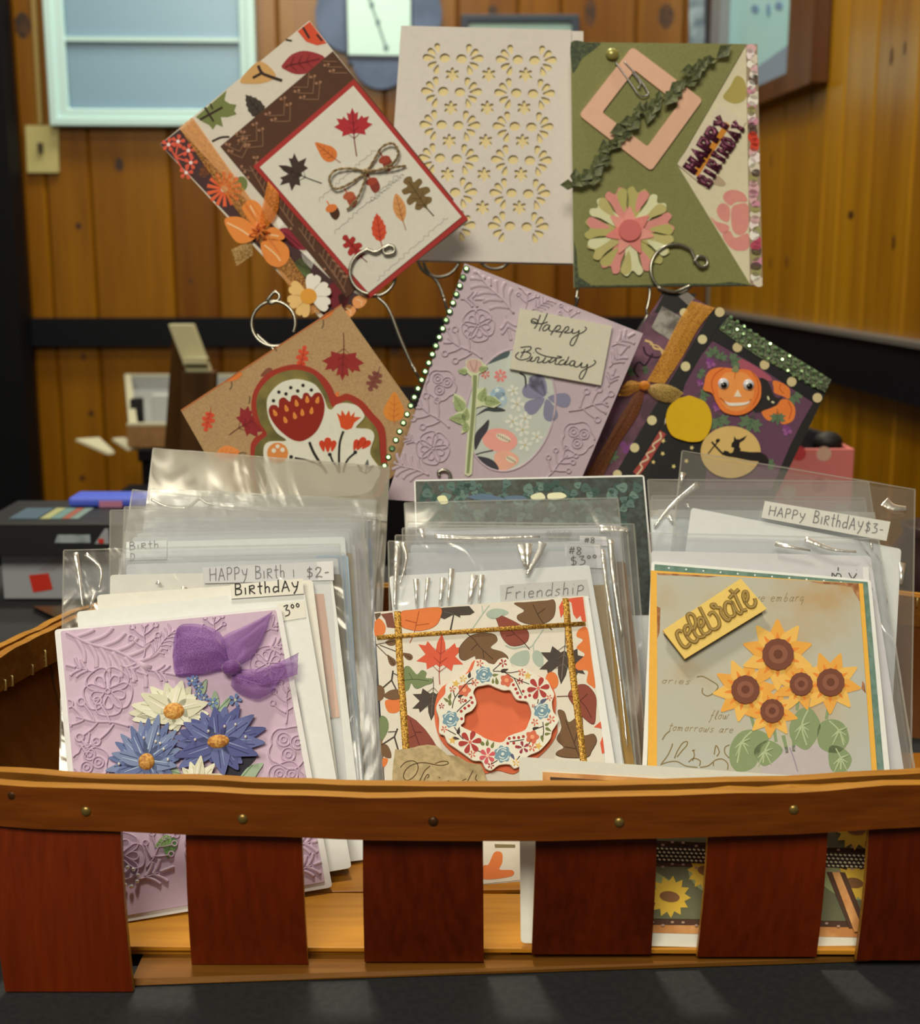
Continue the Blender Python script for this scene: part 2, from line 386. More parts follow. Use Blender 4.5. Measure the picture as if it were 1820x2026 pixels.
m = MB(); m.poly(WB, wpx(WB, [(685, -106), (812, -106), (812, 113), (690, 111)]), .0202, .0215, M_mint); pr = m.build('print', root)
m = MB(); M_twig = plain('twig_ink', (96, 118, 112), .6)
tw = wpx(WB, cr([(728, -6), (736, 16), (748, 50), (760, 86), (766, 104)], 5)); s = .0012
m.line(WB, tw, .005, .0216, .0219, M_twig)
for q in ((736, 14), (748, 48), (764, 98)):
    a, b = WB.p(*q); m.poly(WB, [(a+.006*cos(t), b+.008*sin(t)) for t in [k*.7 for k in range(9)]], .0216, .0220, M_twig)
m.build('twig_drawing', pr)

root = thing('black_framed_picture', WB.w(*WB.p(1028, 150), .01), 'thin black framed picture behind the white cut card', 'picture')
m = MB(); o4 = wpx(WB, [(912, 31), (1144, 31), (1144, 200), (912, 200)]); i4 = wpx(WB, [(926, 46), (1130, 46), (1130, 188), (926, 188)])
m.holes(WB, o4, [i4], .001, .018, plain('charcoal_frame', (36, 44, 54), .45)); m.build('frame', root, bevel=.002)
m = MB(); m.poly(WB, wpx(WB, [(924, 44), (1132, 44), (1132, 190), (924, 190)]), .001, .006, plain('pale_aqua_print', (186, 220, 222), .3)); m.build('print', root)

root = thing('narrow_grey_picture', WB.w(*WB.p(1380, 90), .01), 'narrow grey picture with a dark edge beside the room corner', 'picture')
m = MB(); m.poly(WB, wpx(WB, [(1362, -120), (1391, -120), (1391, 120), (1362, 120)]), .001, .012, speck('grey_landscape', (96, 108, 108), (150, 160, 156), 30, .3)); m.build('print', root)
m = MB(); m.poly(WB, wpx(WB, [(1391.5, -120), (1399, -120), (1399, 120), (1391.5, 120)]), .001, .018, plain('dark_grey_edge', (52, 52, 54), .4)); m.build('frame', root)

M_walnut = wood('walnut_frame', (.06, .018, .004), (.13, .045, .012), 'z', 2.0, rough=.35)
root = thing('wood_framed_picture', WR.w(*WR.p(1640, 170), .01), 'brown wooden framed picture under glass on the right wall', 'picture')
xl, xr = WR.p(1434, 100)[0], WR.p(1644, 100)[0]; zb = WR.p(1644, 163)[1]
xil, xir = WR.p(1452, 100)[0], WR.p(1594, 100)[0]; zib = WR.p(1592, 145)[1]
M_grey_fr = plain('grey_frame_side', (120, 116, 108), .4)
m = MB(); zt_ = 1.2
m.poly(WR, [(xir, zb), (xr, zb), (xr, zt_), (xir, zt_)], .001, .035, M_walnut); m.build('stile', root, bevel=.003)
m = MB(); m.poly(WR, [(xl, zb), (xil, zb), (xil, zt_), (xl, zt_)], .001, .035, M_grey_fr); m.build('stile', root, bevel=.003)
m = MB(); m.poly(WR, [(xil+.0005, zb), (xir-.0005, zb), (xir-.0005, zib), (xil+.0005, zib)], .001, .035, M_walnut); m.build('bottom_rail', root, bevel=.003)
m = MB(); m.poly(WR, [(xil+.0005, zib+.0005), (xir-.0005, zib+.0005), (xir-.0005, zt_), (xil+.0005, zt_)], .001, .012, plain('sky_blue_print', (158, 202, 222), .15)); pr = m.build('print', root)
gz = WR.p(1500, 122); gz2 = WR.p(1592, 74)
m = MB(); m.poly(WR, [(xil+.001, zib+.001), (xir-.001, zib+.001), (xir-.001, gz2[1]), (xil+.001, gz[1]-.03)], .0121, .013, plain('grey_blue_print', (122, 142, 152), .15)); m.build('print_foreground', pr)
for q in ((1505, 18, 8, 9), (1553, 12, 8, 9), (1532, 20, 4, 14)):
    m = MB()
    pts = WR.pp([(q[0]+q[2]*cos(t*.7), q[1]+q[3]*sin(t*.7)) for t in range(9)]); m.poly(WR, pts, .0121, .0128, plain('grey_print_mark', (96, 132, 156), .2)); m.build('print_mark', pr)

M_ivory = plain('ivory_plastic', (176, 160, 96), .4)
root = thing('light_switch', WB.w(*WB.p(86, 342), .005), 'ivory light switch plate on the pine boards', 'switch')
m = MB(); m.poly(WB, wpx(WB, [(53, 249), (118, 249), (119, 342), (57, 342)]), .0005, .012, M_ivory); m.build('plate', root, bevel=.003)
m = MB(); m.poly(WB, wpx(WB, [(78, 284), (89, 284), (89, 303), (80, 303)]), .012, .021, plain('switch_dark', (52, 40, 18), .4)); m.build('toggle', root, bevel=.001)
m = MB(); m.poly(WB, wpx(WB, [(60, -60), (70, -60), (86, 246), (78, 246)]), .0005, .010, plain('ivory_conduit', (150, 122, 60), .4))
tag(m.build('cable_conduit', bevel=.002), 'thin ivory conduit running up from the light switch', 'conduit')

# ------------------------------------------------------------------ table
M_table = speck('black_table_cloth', (29, 30, 30), (36, 36, 35), 300, .8, bumpk=.15)
root = thing('display_table', (0, .7, ZB), 'dark table that carries the card basket', 'table')
m = MB(); m.box((-1.0, .05, -.028), (.70, 1.27, 0), M_table); m.build('table_top', root, bevel=.004)
for x in (-.95, .63):
    for y in (.10, 1.18): m = MB(); m.box((x, y, ZB), (x+.05, y+.05, -.0285), M_black); m.build('leg', root)

# ------------------------------------------------------------------ splint basket
M_band = wood('stained_oak_band', (.085, .017, .0012), (.23, .060, .005), 'x', 2.0, rough=.42, coat=.15, fine=.5, rnd=.1, bumpk=.5)
M_slat = wood('stained_splint', (.085, .0092, .0006), (.185, .0225, .0016), 'z', 2.2, rough=.42, coat=.12, fine=.5, rnd=.3, bumpk=.4)
M_edge = wood('raw_splint_edge', (.30, .12, .010), (.52, .25, .032), 'x', 2.4, rough=.5, coat=.1, fine=.6, bumpk=.6)
M_inband = wood('inner_oak_band', (.15, .058, .008), (.29, .125, .020), 'x', 2.0, rough=.5, coat=.1, fine=.5, bumpk=.5)
M_base = wood('base_splint', (.33, .125, .008), (.55, .25, .022), 'x', 2.0, rough=.45, coat=.1, fine=.5, rnd=.25, bumpk=.4)
M_inslat = wood('inner_splint', (.09, .027, .003), (.15, .05, .006), 'z', 2.0, rough=.5, coat=.1, fine=.5, rnd=.2, bumpk=.4)
basket = thing('splint_basket', (.03, .66, 0), 'large shallow wooden splint basket with a riveted rim, full of greeting cards', 'basket')
RIM = [(-.20, .5165), (-.10, .5065), (0, .501), (.10, .5045), (.20, .515), (.275, .530), (.335, .585), (.352, .665), (.338, .755), (.29, .800), (.20, .818), (.05, .822), (-.10, .818),
       (-.195, .800), (-.228, .765), (-.243, .718), (-.256, .665), (-.262, .60), (-.245, .545)]
rim = [Vector((a, b)) for a, b in cr(RIM, 8, True)]
NR = len(rim)
def rimoff(d):
    o = []
    for i, q in enumerate(rim):
        t = (rim[(i+1) % NR]-rim[i-1]).normalized(); o.append(q+Vector((t.y, -t.x))*d)   # outward (path runs counter-clockwise)
    return o
def loop_band(name, d0, d1, z0, z1, mat, wob=0, seedv=0, top=None):
    A, B = rimoff(d0), rimoff(d1); m = MB(); vs = []
    for i in range(NR):
        w = wob*noise.noise(Vector((i*.35, seedv, 0))); w2 = wob*noise.noise(Vector((i*.35, seedv+5, 0)))
        vs += [(*A[i], z0+w2*.5), (*B[i], z0+w2*.5), (*B[i], z1+w), (*A[i], z1+w)]
    fs = []; ft = []
    for i in range(NR):
        j = (i+1) % NR
        for k in range(4):
            f = [i*4+k, j*4+k, j*4+(k+1) % 4, i*4+(k+1) % 4]
            (ft if k == 2 else fs).append(f[::-1] if False else f)
    m.add(vs, fs, mat); m.add(vs, ft, top or mat)
    return m.build(name, basket)
ZR = .095
loop_band('inner_rim_band', 0, .0055, .075, ZR, M_inband, .0012, 1, M_edge)
loop_band('outer_rim_band', .0100, .0155, .0752, ZR-.0008, M_band, .0012, 9, M_edge)
# splints that come up between the two bands; gaps show as broken pieces along the rim
def strip(name, pts_top, pts_bot, th, mat, nrm, side=None):
    """upright splint between a top edge (2 points) and a bottom edge (2 points), slightly bowed"""
    m = MB(); G0 = []; G1 = []
    for i in range(7):
        t = i/6; row0 = []; row1 = []
        for j in range(5):
            u = j/4; a = Vector(pts_top[0]).lerp(Vector(pts_top[1]), u); b = Vector(pts_bot[0]).lerp(Vector(pts_bot[1]), u)
            q = a.lerp(b, t)+nrm*(.0035*sin(pi*t)); row0.append(q); row1.append(q-nrm*th)
        G0.append(row0); G1.append(row1)
    c = 5; r = 7; vs = [q for row in G0 for q in row]+[q for row in G1 for q in row]; n = r*c
    fs = [[i*c+j, (i+1)*c+j, (i+1)*c+j+1, i*c+j+1] for i in range(r-1) for j in range(c-1)]
    fs += [[n+i*c+j, n+i*c+j+1, n+(i+1)*c+j+1, n+(i+1)*c+j] for i in range(r-1) for j in range(c-1)]
    bnd = [j for j in range(c)]+[i*c+c-1 for i in range(1, r)]+[(r-1)*c+j for j in range(c-2, -1, -1)]+[i*c for i in range(r-2, 0, -1)]
    fs2 = [[bnd[i], bnd[(i+1) % len(bnd)], n+bnd[(i+1) % len(bnd)], n+bnd[i]] for i in range(len(bnd))]
    m.add(vs, fs, mat, True); m.add(vs, fs2, side or mat)
    return m.build(name, basket)
SL = [((-60, 222), (10, 263), 1962, .001), ((357, 592), (379, 609), 1908, .004), ((716, 955), (721, 957), 1903, .005), ((1062, 1305), (1052, 1288), 1888, .007), ((1410, 1655), (1379, 1615), 1893, .006), ((1743, 1990), (1694, 1915), 1900, .005)]
def rim_y(x, d):
    best = None
    for q in rimoff(d):
        if q.y < .58 and (best is None or abs(q.x-x) < abs(best.x-x)): best = q
    return best.y
for (ta, tb), (ba, bb_), yb, zb in SL:
    T = []
    for px_ in (ta, tb):
        x = (px_-910)/FOC*.523; T.append((x, rim_y(x, .0095), .0885))
    # the visible top edge is at the band's lower edge: keep the splint's sides straight in space
    B = [tuple(at_z(px_, yb, zb)) for px_ in (ba, bb_)]
    strip('splint', T, B, .0032, M_slat, Vector((0, -1, .2)).normalized(), M_edge)
# splints along the other sides
base = [Vector((.03+(q.x-.03)*.93, .66+(q.y-.66)*.93)) for q in rim]
i = 0; k = 0
runs = []
L = [0]
for a in range(NR): L.append(L[-1]+(rim[(a+1) % NR]-rim[a]).length)
R95 = rimoff(.0095); R62 = rimoff(.0062)
s = 0; wide, gap = .074, .003
def rim_at(R, d):
    d %= L[-1]
    for a in range(NR):
        if L[a] <= d <= L[a+1]:
            return R[a].lerp(R[(a+1) % NR], (d-L[a])/(L[a+1]-L[a]+1e-9))
d = 0
while d < L[-1]-wide*.6:
    p0, p1 = rim_at(rim, d), rim_at(rim, d+wide)
    if not (p0.y < .56 and p1.y < .56 and p1.x > -.2 and p0.x < .225):
        q0, q1 = rim_at(R95, d), rim_at(R95, d+wide)
        c0 = Vector((.03+(q0.x-.03)*.93, .66+(q0.y-.66)*.93)); c1 = Vector((.03+(q1.x-.03)*.93, .66+(q1.y-.66)*.93))
        t = (q1-q0).normalized(); nn = Vector((t.y, -t.x, 0))
        strip('splint', [(*q0, .0885), (*q1, .0885)], [(*c0, .004), (*c1, .004)], .003, M_inslat, nn)
    d += wide+gap
# ragged splint ends that show in the slot between the bands
random.seed(3); R7 = rimoff(.0062); R9 = rimoff(.0094); i = 0
while i < NR-4:
    n_ = random.randint(3, 8)
    if random.random() < .55 and i+n_ < NR:
        m = MB(); vs = []
        for k in range(n_+1):
            z = .0925+random.uniform(-.0006, .0012); a, b = R7[i+k-(1 if i+k >= NR else 0)], R9[i+k-(1 if i+k >= NR else 0)]
            vs += [(*a, .0890), (*b, .0890), (*b, z), (*a, z)]
        m.add(vs, [[k*4+j, (k+1)*4+j, (k+1)*4+(j+1) % 4, k*4+(j+1) % 4] for k in range(n_) for j in range(4)]+[[0, 1, 2, 3], [n_*4+j for j in (3, 2, 1, 0)]], M_edge); m.build('splint_end', basket)
    i += n_+random.randint(1, 4)
# rivets on the outer band, staples inside
M_tack = plain('brass_tack', (150, 120, 60), .35, .8)
M_tackd = plain('stained_tack', (70, 40, 16), .4, .5)
FRONT = rimoff(.0155)
for x, y, mt in ((25, 1574, M_tackd), (170, 1605, M_tack), (480, 1620, M_tack), (857, 1625, M_tackd), (1225, 1627, M_tack), (1570, 1602, M_tack)):
    # point of the band's face under this pixel
    z = .086
    for _ in range(8):
        q = at_z(x, y, z); Y = rim_y(q.x, .0155); q = at_y(x, y, Y); z = q.z
    m = MB(); m.ball(q, (.0022, .0022, .0011), mt, (Vector((1, 0, 0)), Vector((0, 0, 1)), Vector((0, -1, 0))), 12, 4, True); m.build('tack', basket)
M_staple = plain('staple_wire', (190, 165, 100), .3, .7)
IN = rimoff(-.0004)
for x, y in ((5, 1412), (20, 1392), (56, 1345), (60, 1382), (85, 1310), (92, 1297), (1800, 1190), (1260, 1210)):
    best = min((abs((q3 := CAM+ray(x, y)*((Vector((*q, .085))-CAM).dot(AX))).x-q.x)+abs(q3.y-q.y), i) for i, q in enumerate(IN) if not q.y < .56)
    q = IN[best[1]]; nx = (IN[(best[1]+1) % NR]-IN[best[1]-1]).normalized()
    z = max(.078, min(.092, (CAM+ray(x, y)*((Vector((*q, .085))-CAM).dot(AX))).z))
    c = Vector((*q, z)); t = Vector((*nx, 0)); up = Vector((0, 0, 1)); inn = Vector((-nx.y, nx.x, 0))
    m = MB(); m.tube([c-up*.003, c-up*.003+inn*.001, c+up*.003+inn*.001, c+up*.003], .0005, M_staple, 6); m.build('staple', basket)
# woven bottom: long splints over cross splints
for j, x in enumerate([-.215+.062*k for k in range(8)]):
    m = MB(); m.obox((x, .520 if 0 < j < 7 else .56, .0035), Vector((.052, 0, 0)), Vector((0, .285 if 0 < j < 7 else .2, 0)), Vector((0, 0, .0022)), M_base); m.build('bottom_splint', basket)
for j, (y, w, rot, z) in enumerate([(.5165, .050, -.6, .0060), (.570, .058, 1.3, .0063), (.632, .055, -.5, .0060), (.690, .052, .6, .0062), (.745, .045, 0, .0060)]):
    m = MB(); r = radians(rot); x0 = -.185 if j == 0 else -.215
    X = Vector((cos(r), sin(r), 0)); Y = Vector((-sin(r), cos(r), 0))
    m.obox(Vector((.03, y, z))-X*(.03-x0), X*(.40, .51, .525, .525, .49)[j], Y*w, Vector((0, 0, .0022)), M_base); m.build('bottom_splint', basket, bevel=.0004)
m = MB(); m.hexa([at_z(262, 1950, .0008), at_z(1720, 1902, .0008), at_z(1720, 1890, .0008)+Vector((0, .02, 0)), at_z(262, 1940, .0008)+Vector((0, .02, 0)),
                  at_z(262, 1936, .0034), at_z(1720, 1893, .0034), at_z(1720, 1893, .0034)+Vector((0, .02, 0)), at_z(262, 1936, .0034)+Vector((0, .02, 0))], M_inband)
m.build('bottom_edge_strip', basket)

# ------------------------------------------------------------------ handwriting: single-stroke letters, each a list of strokes in a box 1 high
GL = {
 'H': (.75, [[(.1, 1), (.08, 0)], [(.68, 1), (.62, 0)], [(.08, .5), (.65, .55)]]),
 'A': (.7, [[(.02, 0), (.3, .85), (.36, .9), (.62, 0)], [(.15, .35), (.55, .4)]]),
 'P': (.6, [[(.08, 1), (.06, 0)], [(.06, .95), (.35, 1), (.5, .8), (.4, .55), (.08, .48)]]),
 'p': (.6, [[(.1, .7), (.06, -.1)], [(.08, .62), (.35, .7), (.5, .5), (.38, .28), (.09, .25)]]),
 'Y': (.6, [[(.05, .8), (.2, .4), (.48, .42)], [(.55, .85), (.4, .2), (.15, -.25)]]),
 'B': (.65, [[(.1, 1.05), (.06, 0)], [(.08, 1), (.45, .95), (.45, .65), (.1, .55), (.5, .45), (.5, .1), (.06, 0)]]),
 'I': (.25, [[(.1, .6), (.1, 0)]]),
 'i': (.28, [[(.1, .55), (.12, 0)], [(.12, .8), (.14, .83)]]),
 'R': (.6, [[(.08, .75), (.06, 0)], [(.08, .7), (.4, .75), (.42, .5), (.1, .4), (.5, .0)]]),
 'r': (.45, [[(.05, .55), (.08, 0)], [(.08, .4), (.25, .55), (.4, .5)]]),
 'T': (.6, [[(.02, .95), (.6, .98)], [(.3, .97), (.28, 0)]]),
 't': (.4, [[(.2, 1), (.18, .1), (.3, 0)], [(.0, .62), (.4, .65)]]),
 'h': (.55, [[(.1, 1.05), (.08, 0)], [(.08, .4), (.25, .55), (.4, .45), (.4, 0)]]),
 'd': (.6, [[(.45, .45), (.2, .5), (.05, .25), (.15, .02), (.45, .15)], [(.5, 1.1), (.48, 0)]]),
 'D': (.6, [[(.06, .9), (.05, 0)], [(.05, .88), (.4, .8), (.5, .4), (.3, .05), (.05, 0)]]),
 'e': (.5, [[(.05, .28), (.4, .32), (.3, .52), (.1, .48), (.03, .25), (.15, .02), (.42, .08)]]),
 'n': (.55, [[(.05, .5), (.06, 0)], [(.06, .35), (.25, .52), (.4, .4), (.42, 0)]]),
 's': (.45, [[(.38, .5), (.15, .5), (.1, .36), (.32, .2), (.25, .02), (.02, .04)]]),
 'F': (.65, [[(.12, .95), (.06, 0)], [(.1, .92), (.6, 1)], [(.08, .5), (.45, .55)]]),
 'K': (.55, [[(.08, .95), (.08, 0)], [(.5, .9), (.1, .42), (.5, .02)]]),
 '2': (.6, [[(.05, .75), (.2, .98), (.48, .9), (.42, .6), (.05, .05), (.3, .1), (.58, .02)]]),
 '3': (.55, [[(.05, .9), (.45, .95), (.2, .58), (.48, .45), (.4, .1), (.02, .02)]]),
 '8': (.55, [[(.45, .85), (.2, .98), (.1, .75), (.45, .3), (.3, .02), (.06, .2), (.42, .7), (.45, .85)]]),
 'o': (.36, [[(.18, .95), (.04, .78), (.16, .6), (.3, .76), (.18, .95)]]),
 '$': (.6, [[(.5, .85), (.2, .9), (.12, .65), (.45, .45), (.4, .15), (.05, .15)], [(.3, 1.1), (.22, -.1)]]),
 '#': (.6, [[(.25, 1), (.12, .1)], [(.48, 1), (.36, .1)], [(.05, .68), (.58, .72)], [(.02, .38), (.54, .42)]]),
 '0': (.45, [[(.38, .45), (.15, .5), (.04, .2), (.2, .0), (.38, .2), (.3, .48), (.45, .5)]]), 'm': (.8, [[(.02, .45), (.1, .5), (.06, 0)], [(.08, .35), (.28, .5), (.3, .3), (.26, 0)], [(.28, .35), (.5, .5), (.55, .3), (.52, .05), (.65, .05)]]), 'w': (.7, [[(.02, .5), (.08, .05), (.25, .05), (.32, .45), (.34, .05), (.5, .05), (.58, .5), (.68, .48)]]),
 'a': (.55, [[(.4, .45), (.18, .5), (.04, .22), (.16, 0), (.36, .2), (.42, .5), (.4, .06), (.54, .06)]]), 'f': (.4, [[(.4, .95), (.28, 1.05), (.2, .6), (.1, -.3), (.0, -.25)], [(.05, .45), (.38, .5)]]), 'l': (.3, [[(.1, .1), (.28, .9), (.16, 1.0), (.1, .3), (.18, .0), (.3, .08)]]), 'b': (.5, [[(.1, 1), (.06, .1), (.25, .0), (.4, .2), (.3, .45), (.08, .35)]]), 'q': (.5, [[(.4, .45), (.15, .5), (.05, .2), (.2, .05), (.38, .25), (.36, -.4)]]),
 '-': (.5, [[(.08, .42), (.42, .45)]]), '.': (.2, [[(.08, .05), (.1, .02)]]), "'": (.2, [[(.1, 1), (.08, .8)]]), ' ': (.45, []),
}
def hand(text, x0, y0, x1, y1, h, italic=0):
    """strokes (photo pixels) of a line of handwriting from baseline start to baseline end, letter height h"""
    tot = sum(GL[c][0]+.12 for c in text); L = sqrt((x1-x0)**2+(y1-y0)**2); k = L/tot
    ux, uy = (x1-x0)/L, (y1-y0)/L; out = []; c0 = 0
    for c in text:
        w, st = GL[c]
        for s_ in st:
            q = []
            for a, b in (cr(s_, 4) if len(s_) > 2 else s_):
                dx = (c0+a)*k+italic*b*h; dy = b*h
                q.append((x0+ux*dx+uy*dy, y0+uy*dx-ux*dy))
            out.append(q)
        c0 += w+.12
    return out
INK = lambda: plain('black_ink', (34, 30, 28), .5)
PENCIL = lambda: plain('pencil_lead', (108, 104, 98), .6)
def px_len(fr, x, y): a = fr.p(x, y); b = fr.p(x+10, y); return sqrt((a[0]-b[0])**2+(a[1]-b[1])**2)/10
def writing(parent, fr, strokes, wpx, h, mat, name='handwriting'):
    m = MB(); s = px_len(fr, *strokes[0][0])
    for q in strokes: m.line(fr, fr.pp(q), wpx*s, h, h+.00006, mat)
    o = m.build(name, parent); o['kind'] = 'stuff'; return o

# ------------------------------------------------------------------ piles of cards standing in the basket
Z0 = .0090
def quad_down(fr, tl, tr, v0=.0, skew=0):
    """sheet outline: top corners under two pixels, sides run square to the top down to the sheet's foot"""
    a, b = Vector(fr.p(*tl)), Vector(fr.p(*tr)); t = (b-a).normalized(); d = Vector((t.y, -t.x))
    if d.y > 0: d = -d
    La, Lb = (v0-a.y)/d.y, (v0-b.y)/d.y; Lm = min(La, Lb)
    return [tuple(a), tuple(b), tuple(b+d*Lm), tuple(a+d*Lm)]
def rounded(pts, r=.003, n=4):
    out = []; N = len(pts)
    for i in range(N):
        p, a, b = Vector(pts[i]), Vector(pts[i-1]), Vector(pts[(i+1) % N])
        u, v = (a-p).normalized(), (b-p).normalized(); s, e = p+u*r, p+v*r
        for k in range(n+1):
            t = k/n; out.append(tuple(s*(1-t)**2+p*2*t*(1-t)+e*t*t))
    return out
M_film = film('clear_sleeve', haze=.08, gloss=.10)
M_filmw = film('milky_sleeve', haze=.16, gloss=.12, hz=(.80, .80, .78))
M_filmf = film('crinkled_sleeve', haze=.07, gloss=.16, wr=20, wk=.42)
M_seam = film('sleeve_seam', haze=.35, gloss=.3, hz=(.85, .85, .8))
M_white = paper(214, 208, 192); M_cool = paper(208, 206, 196); M_cream = paper(214, 204, 180); M_warmw = paper(206, 198, 184)
def sleeve(root, fr, tl, tr, half=.0016, mat=None, seed=0, flap=None, amp=.0006, v0=.0005):
    Q = quad_down(fr, tl, tr, v0); a, b, c, d = [Vector(q) for q in Q]
    m = MB(); R, C_ = 22, 12
    for sgn in (1, -1):
        g = []
        for i in range(R+1):
            t = i/R; row = []
            for j in range(C_+1):
                u = j/C_; p = a.lerp(b, u).lerp(d.lerp(c, u), t)
                e = min(1, 6*min(u, 1-u))*min(1, 8*(1-t)+.05)
                w = noise.noise(Vector((p.x*40+seed*3.1, p.y*14, seed+sgn)))+.6*noise.noise(Vector((p.x*90, p.y*50, seed*2.7+sgn)))
                row.append(fr.w(p.x, p.y, sgn*half*e+amp*w*(.35 if t > .35 else 1)*max(.15, e)))
            g.append(row)
        m.sheet(g, mat or M_film)
    sl = m.build('sleeve', root)
    m = MB(); s = .0009
    for p, q in ((a, d), (b, c)): m.line(fr, [tuple(p), tuple(q)], s, -.0001, .0002, M_seam)
    m.line(fr, [tuple(a), tuple(b)], s*.8, half*.3, half*.3+.0002, M_seam)
    m.build('sleeve_edge', sl)
    if flap:
        m = MB(); p = a.lerp(d, flap); q = b.lerp(c, flap); dd = (d-a).normalized()*.004
        m.poly(fr, [tuple(p), tuple(q), tuple(q+dd), tuple(p+dd)], half+.0003, half+.0005, M_seam); m.build('sealing_strip', sl)
    return sl
M_highlight_crease = film('sleeve_highlight_crease', haze=.30, gloss=1.6, wr=60, wk=.2, rough=.34, hz=(.95, .93, .86))  # whitened, extra glossy film: the plastic's highlights put into the colour
def creases(root, fr, lines, h=.0030):  # raised pale strips drawn where highlights streak the sleeves
    for pts, w in lines:
        m = MB(); p = fr.pp(cr(pts, 5) if len(pts) > 2 else pts); m.line(fr, p, w*1.9*px_len(fr, *pts[0]), h, h+.0006, M_highlight_crease, w*.7*px_len(fr, *pts[0]), True); m.build('sleeve_highlight_crease', root)
def sheet_card(root, name, fr, tl, tr, mat, h=0., th=.0007, r=.002, v0=.001):
    m = MB(); m.poly(fr, rounded(quad_down(fr, tl, tr, v0), r), h-th/2, h+th/2, mat); return m.build(name, root)
def label_px(root, fr, quad, mat, h, name='price_label', th=.00015):
    m = MB(); m.poly(fr, fr.pp(quad), h, h+th, mat); return m.build(name, root)
def pile_frame(O, d, i, yaw, lean): return Fr(Vector(O)+Vector((0, d*i, 0)), yaw, lean)

# ---- left pile
OL = at_z(410, 1798, Z0)
def FL(i): return pile_frame(OL, .0095, i, 16.5-.55*i, 39-.75*i)
GL_ = 'sleeved cards in the left pile'
def slv(name, fr, label, group): return thing(name, fr.w(*fr.p(910, 1500)) * 0 + fr.o, label, 'greeting card', group)
SN = 'sleeved_greeting_card'
# next behind the front lavender card: white card with a 3.00 tag
f = FL(1); r = slv('white_greeting_card', f, 'white card with inked Birthday and 3.00 tags, just behind the lavender daisy card', GL_)
sheet_card(r, 'card', f, (152, 1212), (600, 1164), M_white, .0006, .0012)
lb = label_px(r, f, [(548, 1197), (602, 1190), (605, 1224), (560, 1231)], M_cream, .0014)
writing(lb, f, hand('3oo', 563, 1222, 598, 1215, 22), 2.2, .0017, INK())
lb = label_px(r, f, [(455, 1160), (598, 1148), (600, 1178), (457, 1188)], M_cream, .0022)
writing(lb, f, hand('BIRthdAY', 464, 1181, 594, 1172, 22), 2.6, .0025, INK())
f = FL(2); r = slv(SN, f, 'plain cream envelope second behind the lavender daisy card', GL_)
sheet_card(r, 'envelope', f, (192, 1178), (618, 1148), M_cream, 0, .0012)
f = FL(3); r = slv(SN, f, 'sleeved card with a pink frame and a pencilled Happy Birthday tag in the left pile', GL_)
sheet_card(r, 'envelope', f, (218, 1137), (640, 1130), M_cream, -.0006, .0010)
c = sheet_card(r, 'card', f, (560, 1142), (656, 1136), M_white, .0004, .0007)
for q, mt, h in (([(602, 1178), (640, 1176), (672, 1420), (640, 1424)], paper(202, 166, 140), .0009), ([(602, 1200), (620, 1199), (655, 1420), (630, 1424)], paper(184, 196, 198), .0011)):
    m = MB(); m.poly(f, f.pp(q), h, h+.0002, mt); m.build('card_panel', c)
lb = label_px(r, f, [(400, 1125), (658, 1112), (660, 1150), (404, 1156)], M_warmw, .0014)
writing(lb, f, hand('HAPPY BIRth I', 414, 1152, 586, 1144, 25), 1.8, .0017, PENCIL()); writing(lb, f, hand('$2-', 606, 1146, 655, 1143, 20), 2, .0017, PENCIL())
sl = sleeve(r, f, (126, 1090), (672, 1078), .0028, M_filmf, 3)
creases(sl, f, [([(150, 1098), (158, 1150), (164, 1205)], 6), ([(186, 1182), (178, 1206)], 5), ([(170, 1100), (200, 1130), (196, 1170)], 5), ([(366, 1166), (352, 1192)], 7), ([(310, 1156), (318, 1160)], 6)])
lefts = [((250, 1117), (668, 1104), M_white, None, None), ((255, 1073), (682, 1062), M_cool, (218, 1011), (716, 1004)), ((262, 1063), (690, 1052), M_cool, None, None), ((272, 1055), (696, 1046), M_white, (246, 1004), (724, 1006)),
         ((284, 1046), (704, 1040), M_cool, None, None), ((292, 1040), (712, 1034), M_white, (262, 970), (752, 1022)), ((300, 1032), (720, 1030), M_cool, None, None), ((306, 1024), (728, 1026), M_cool, (296, 968), (744, 990))]
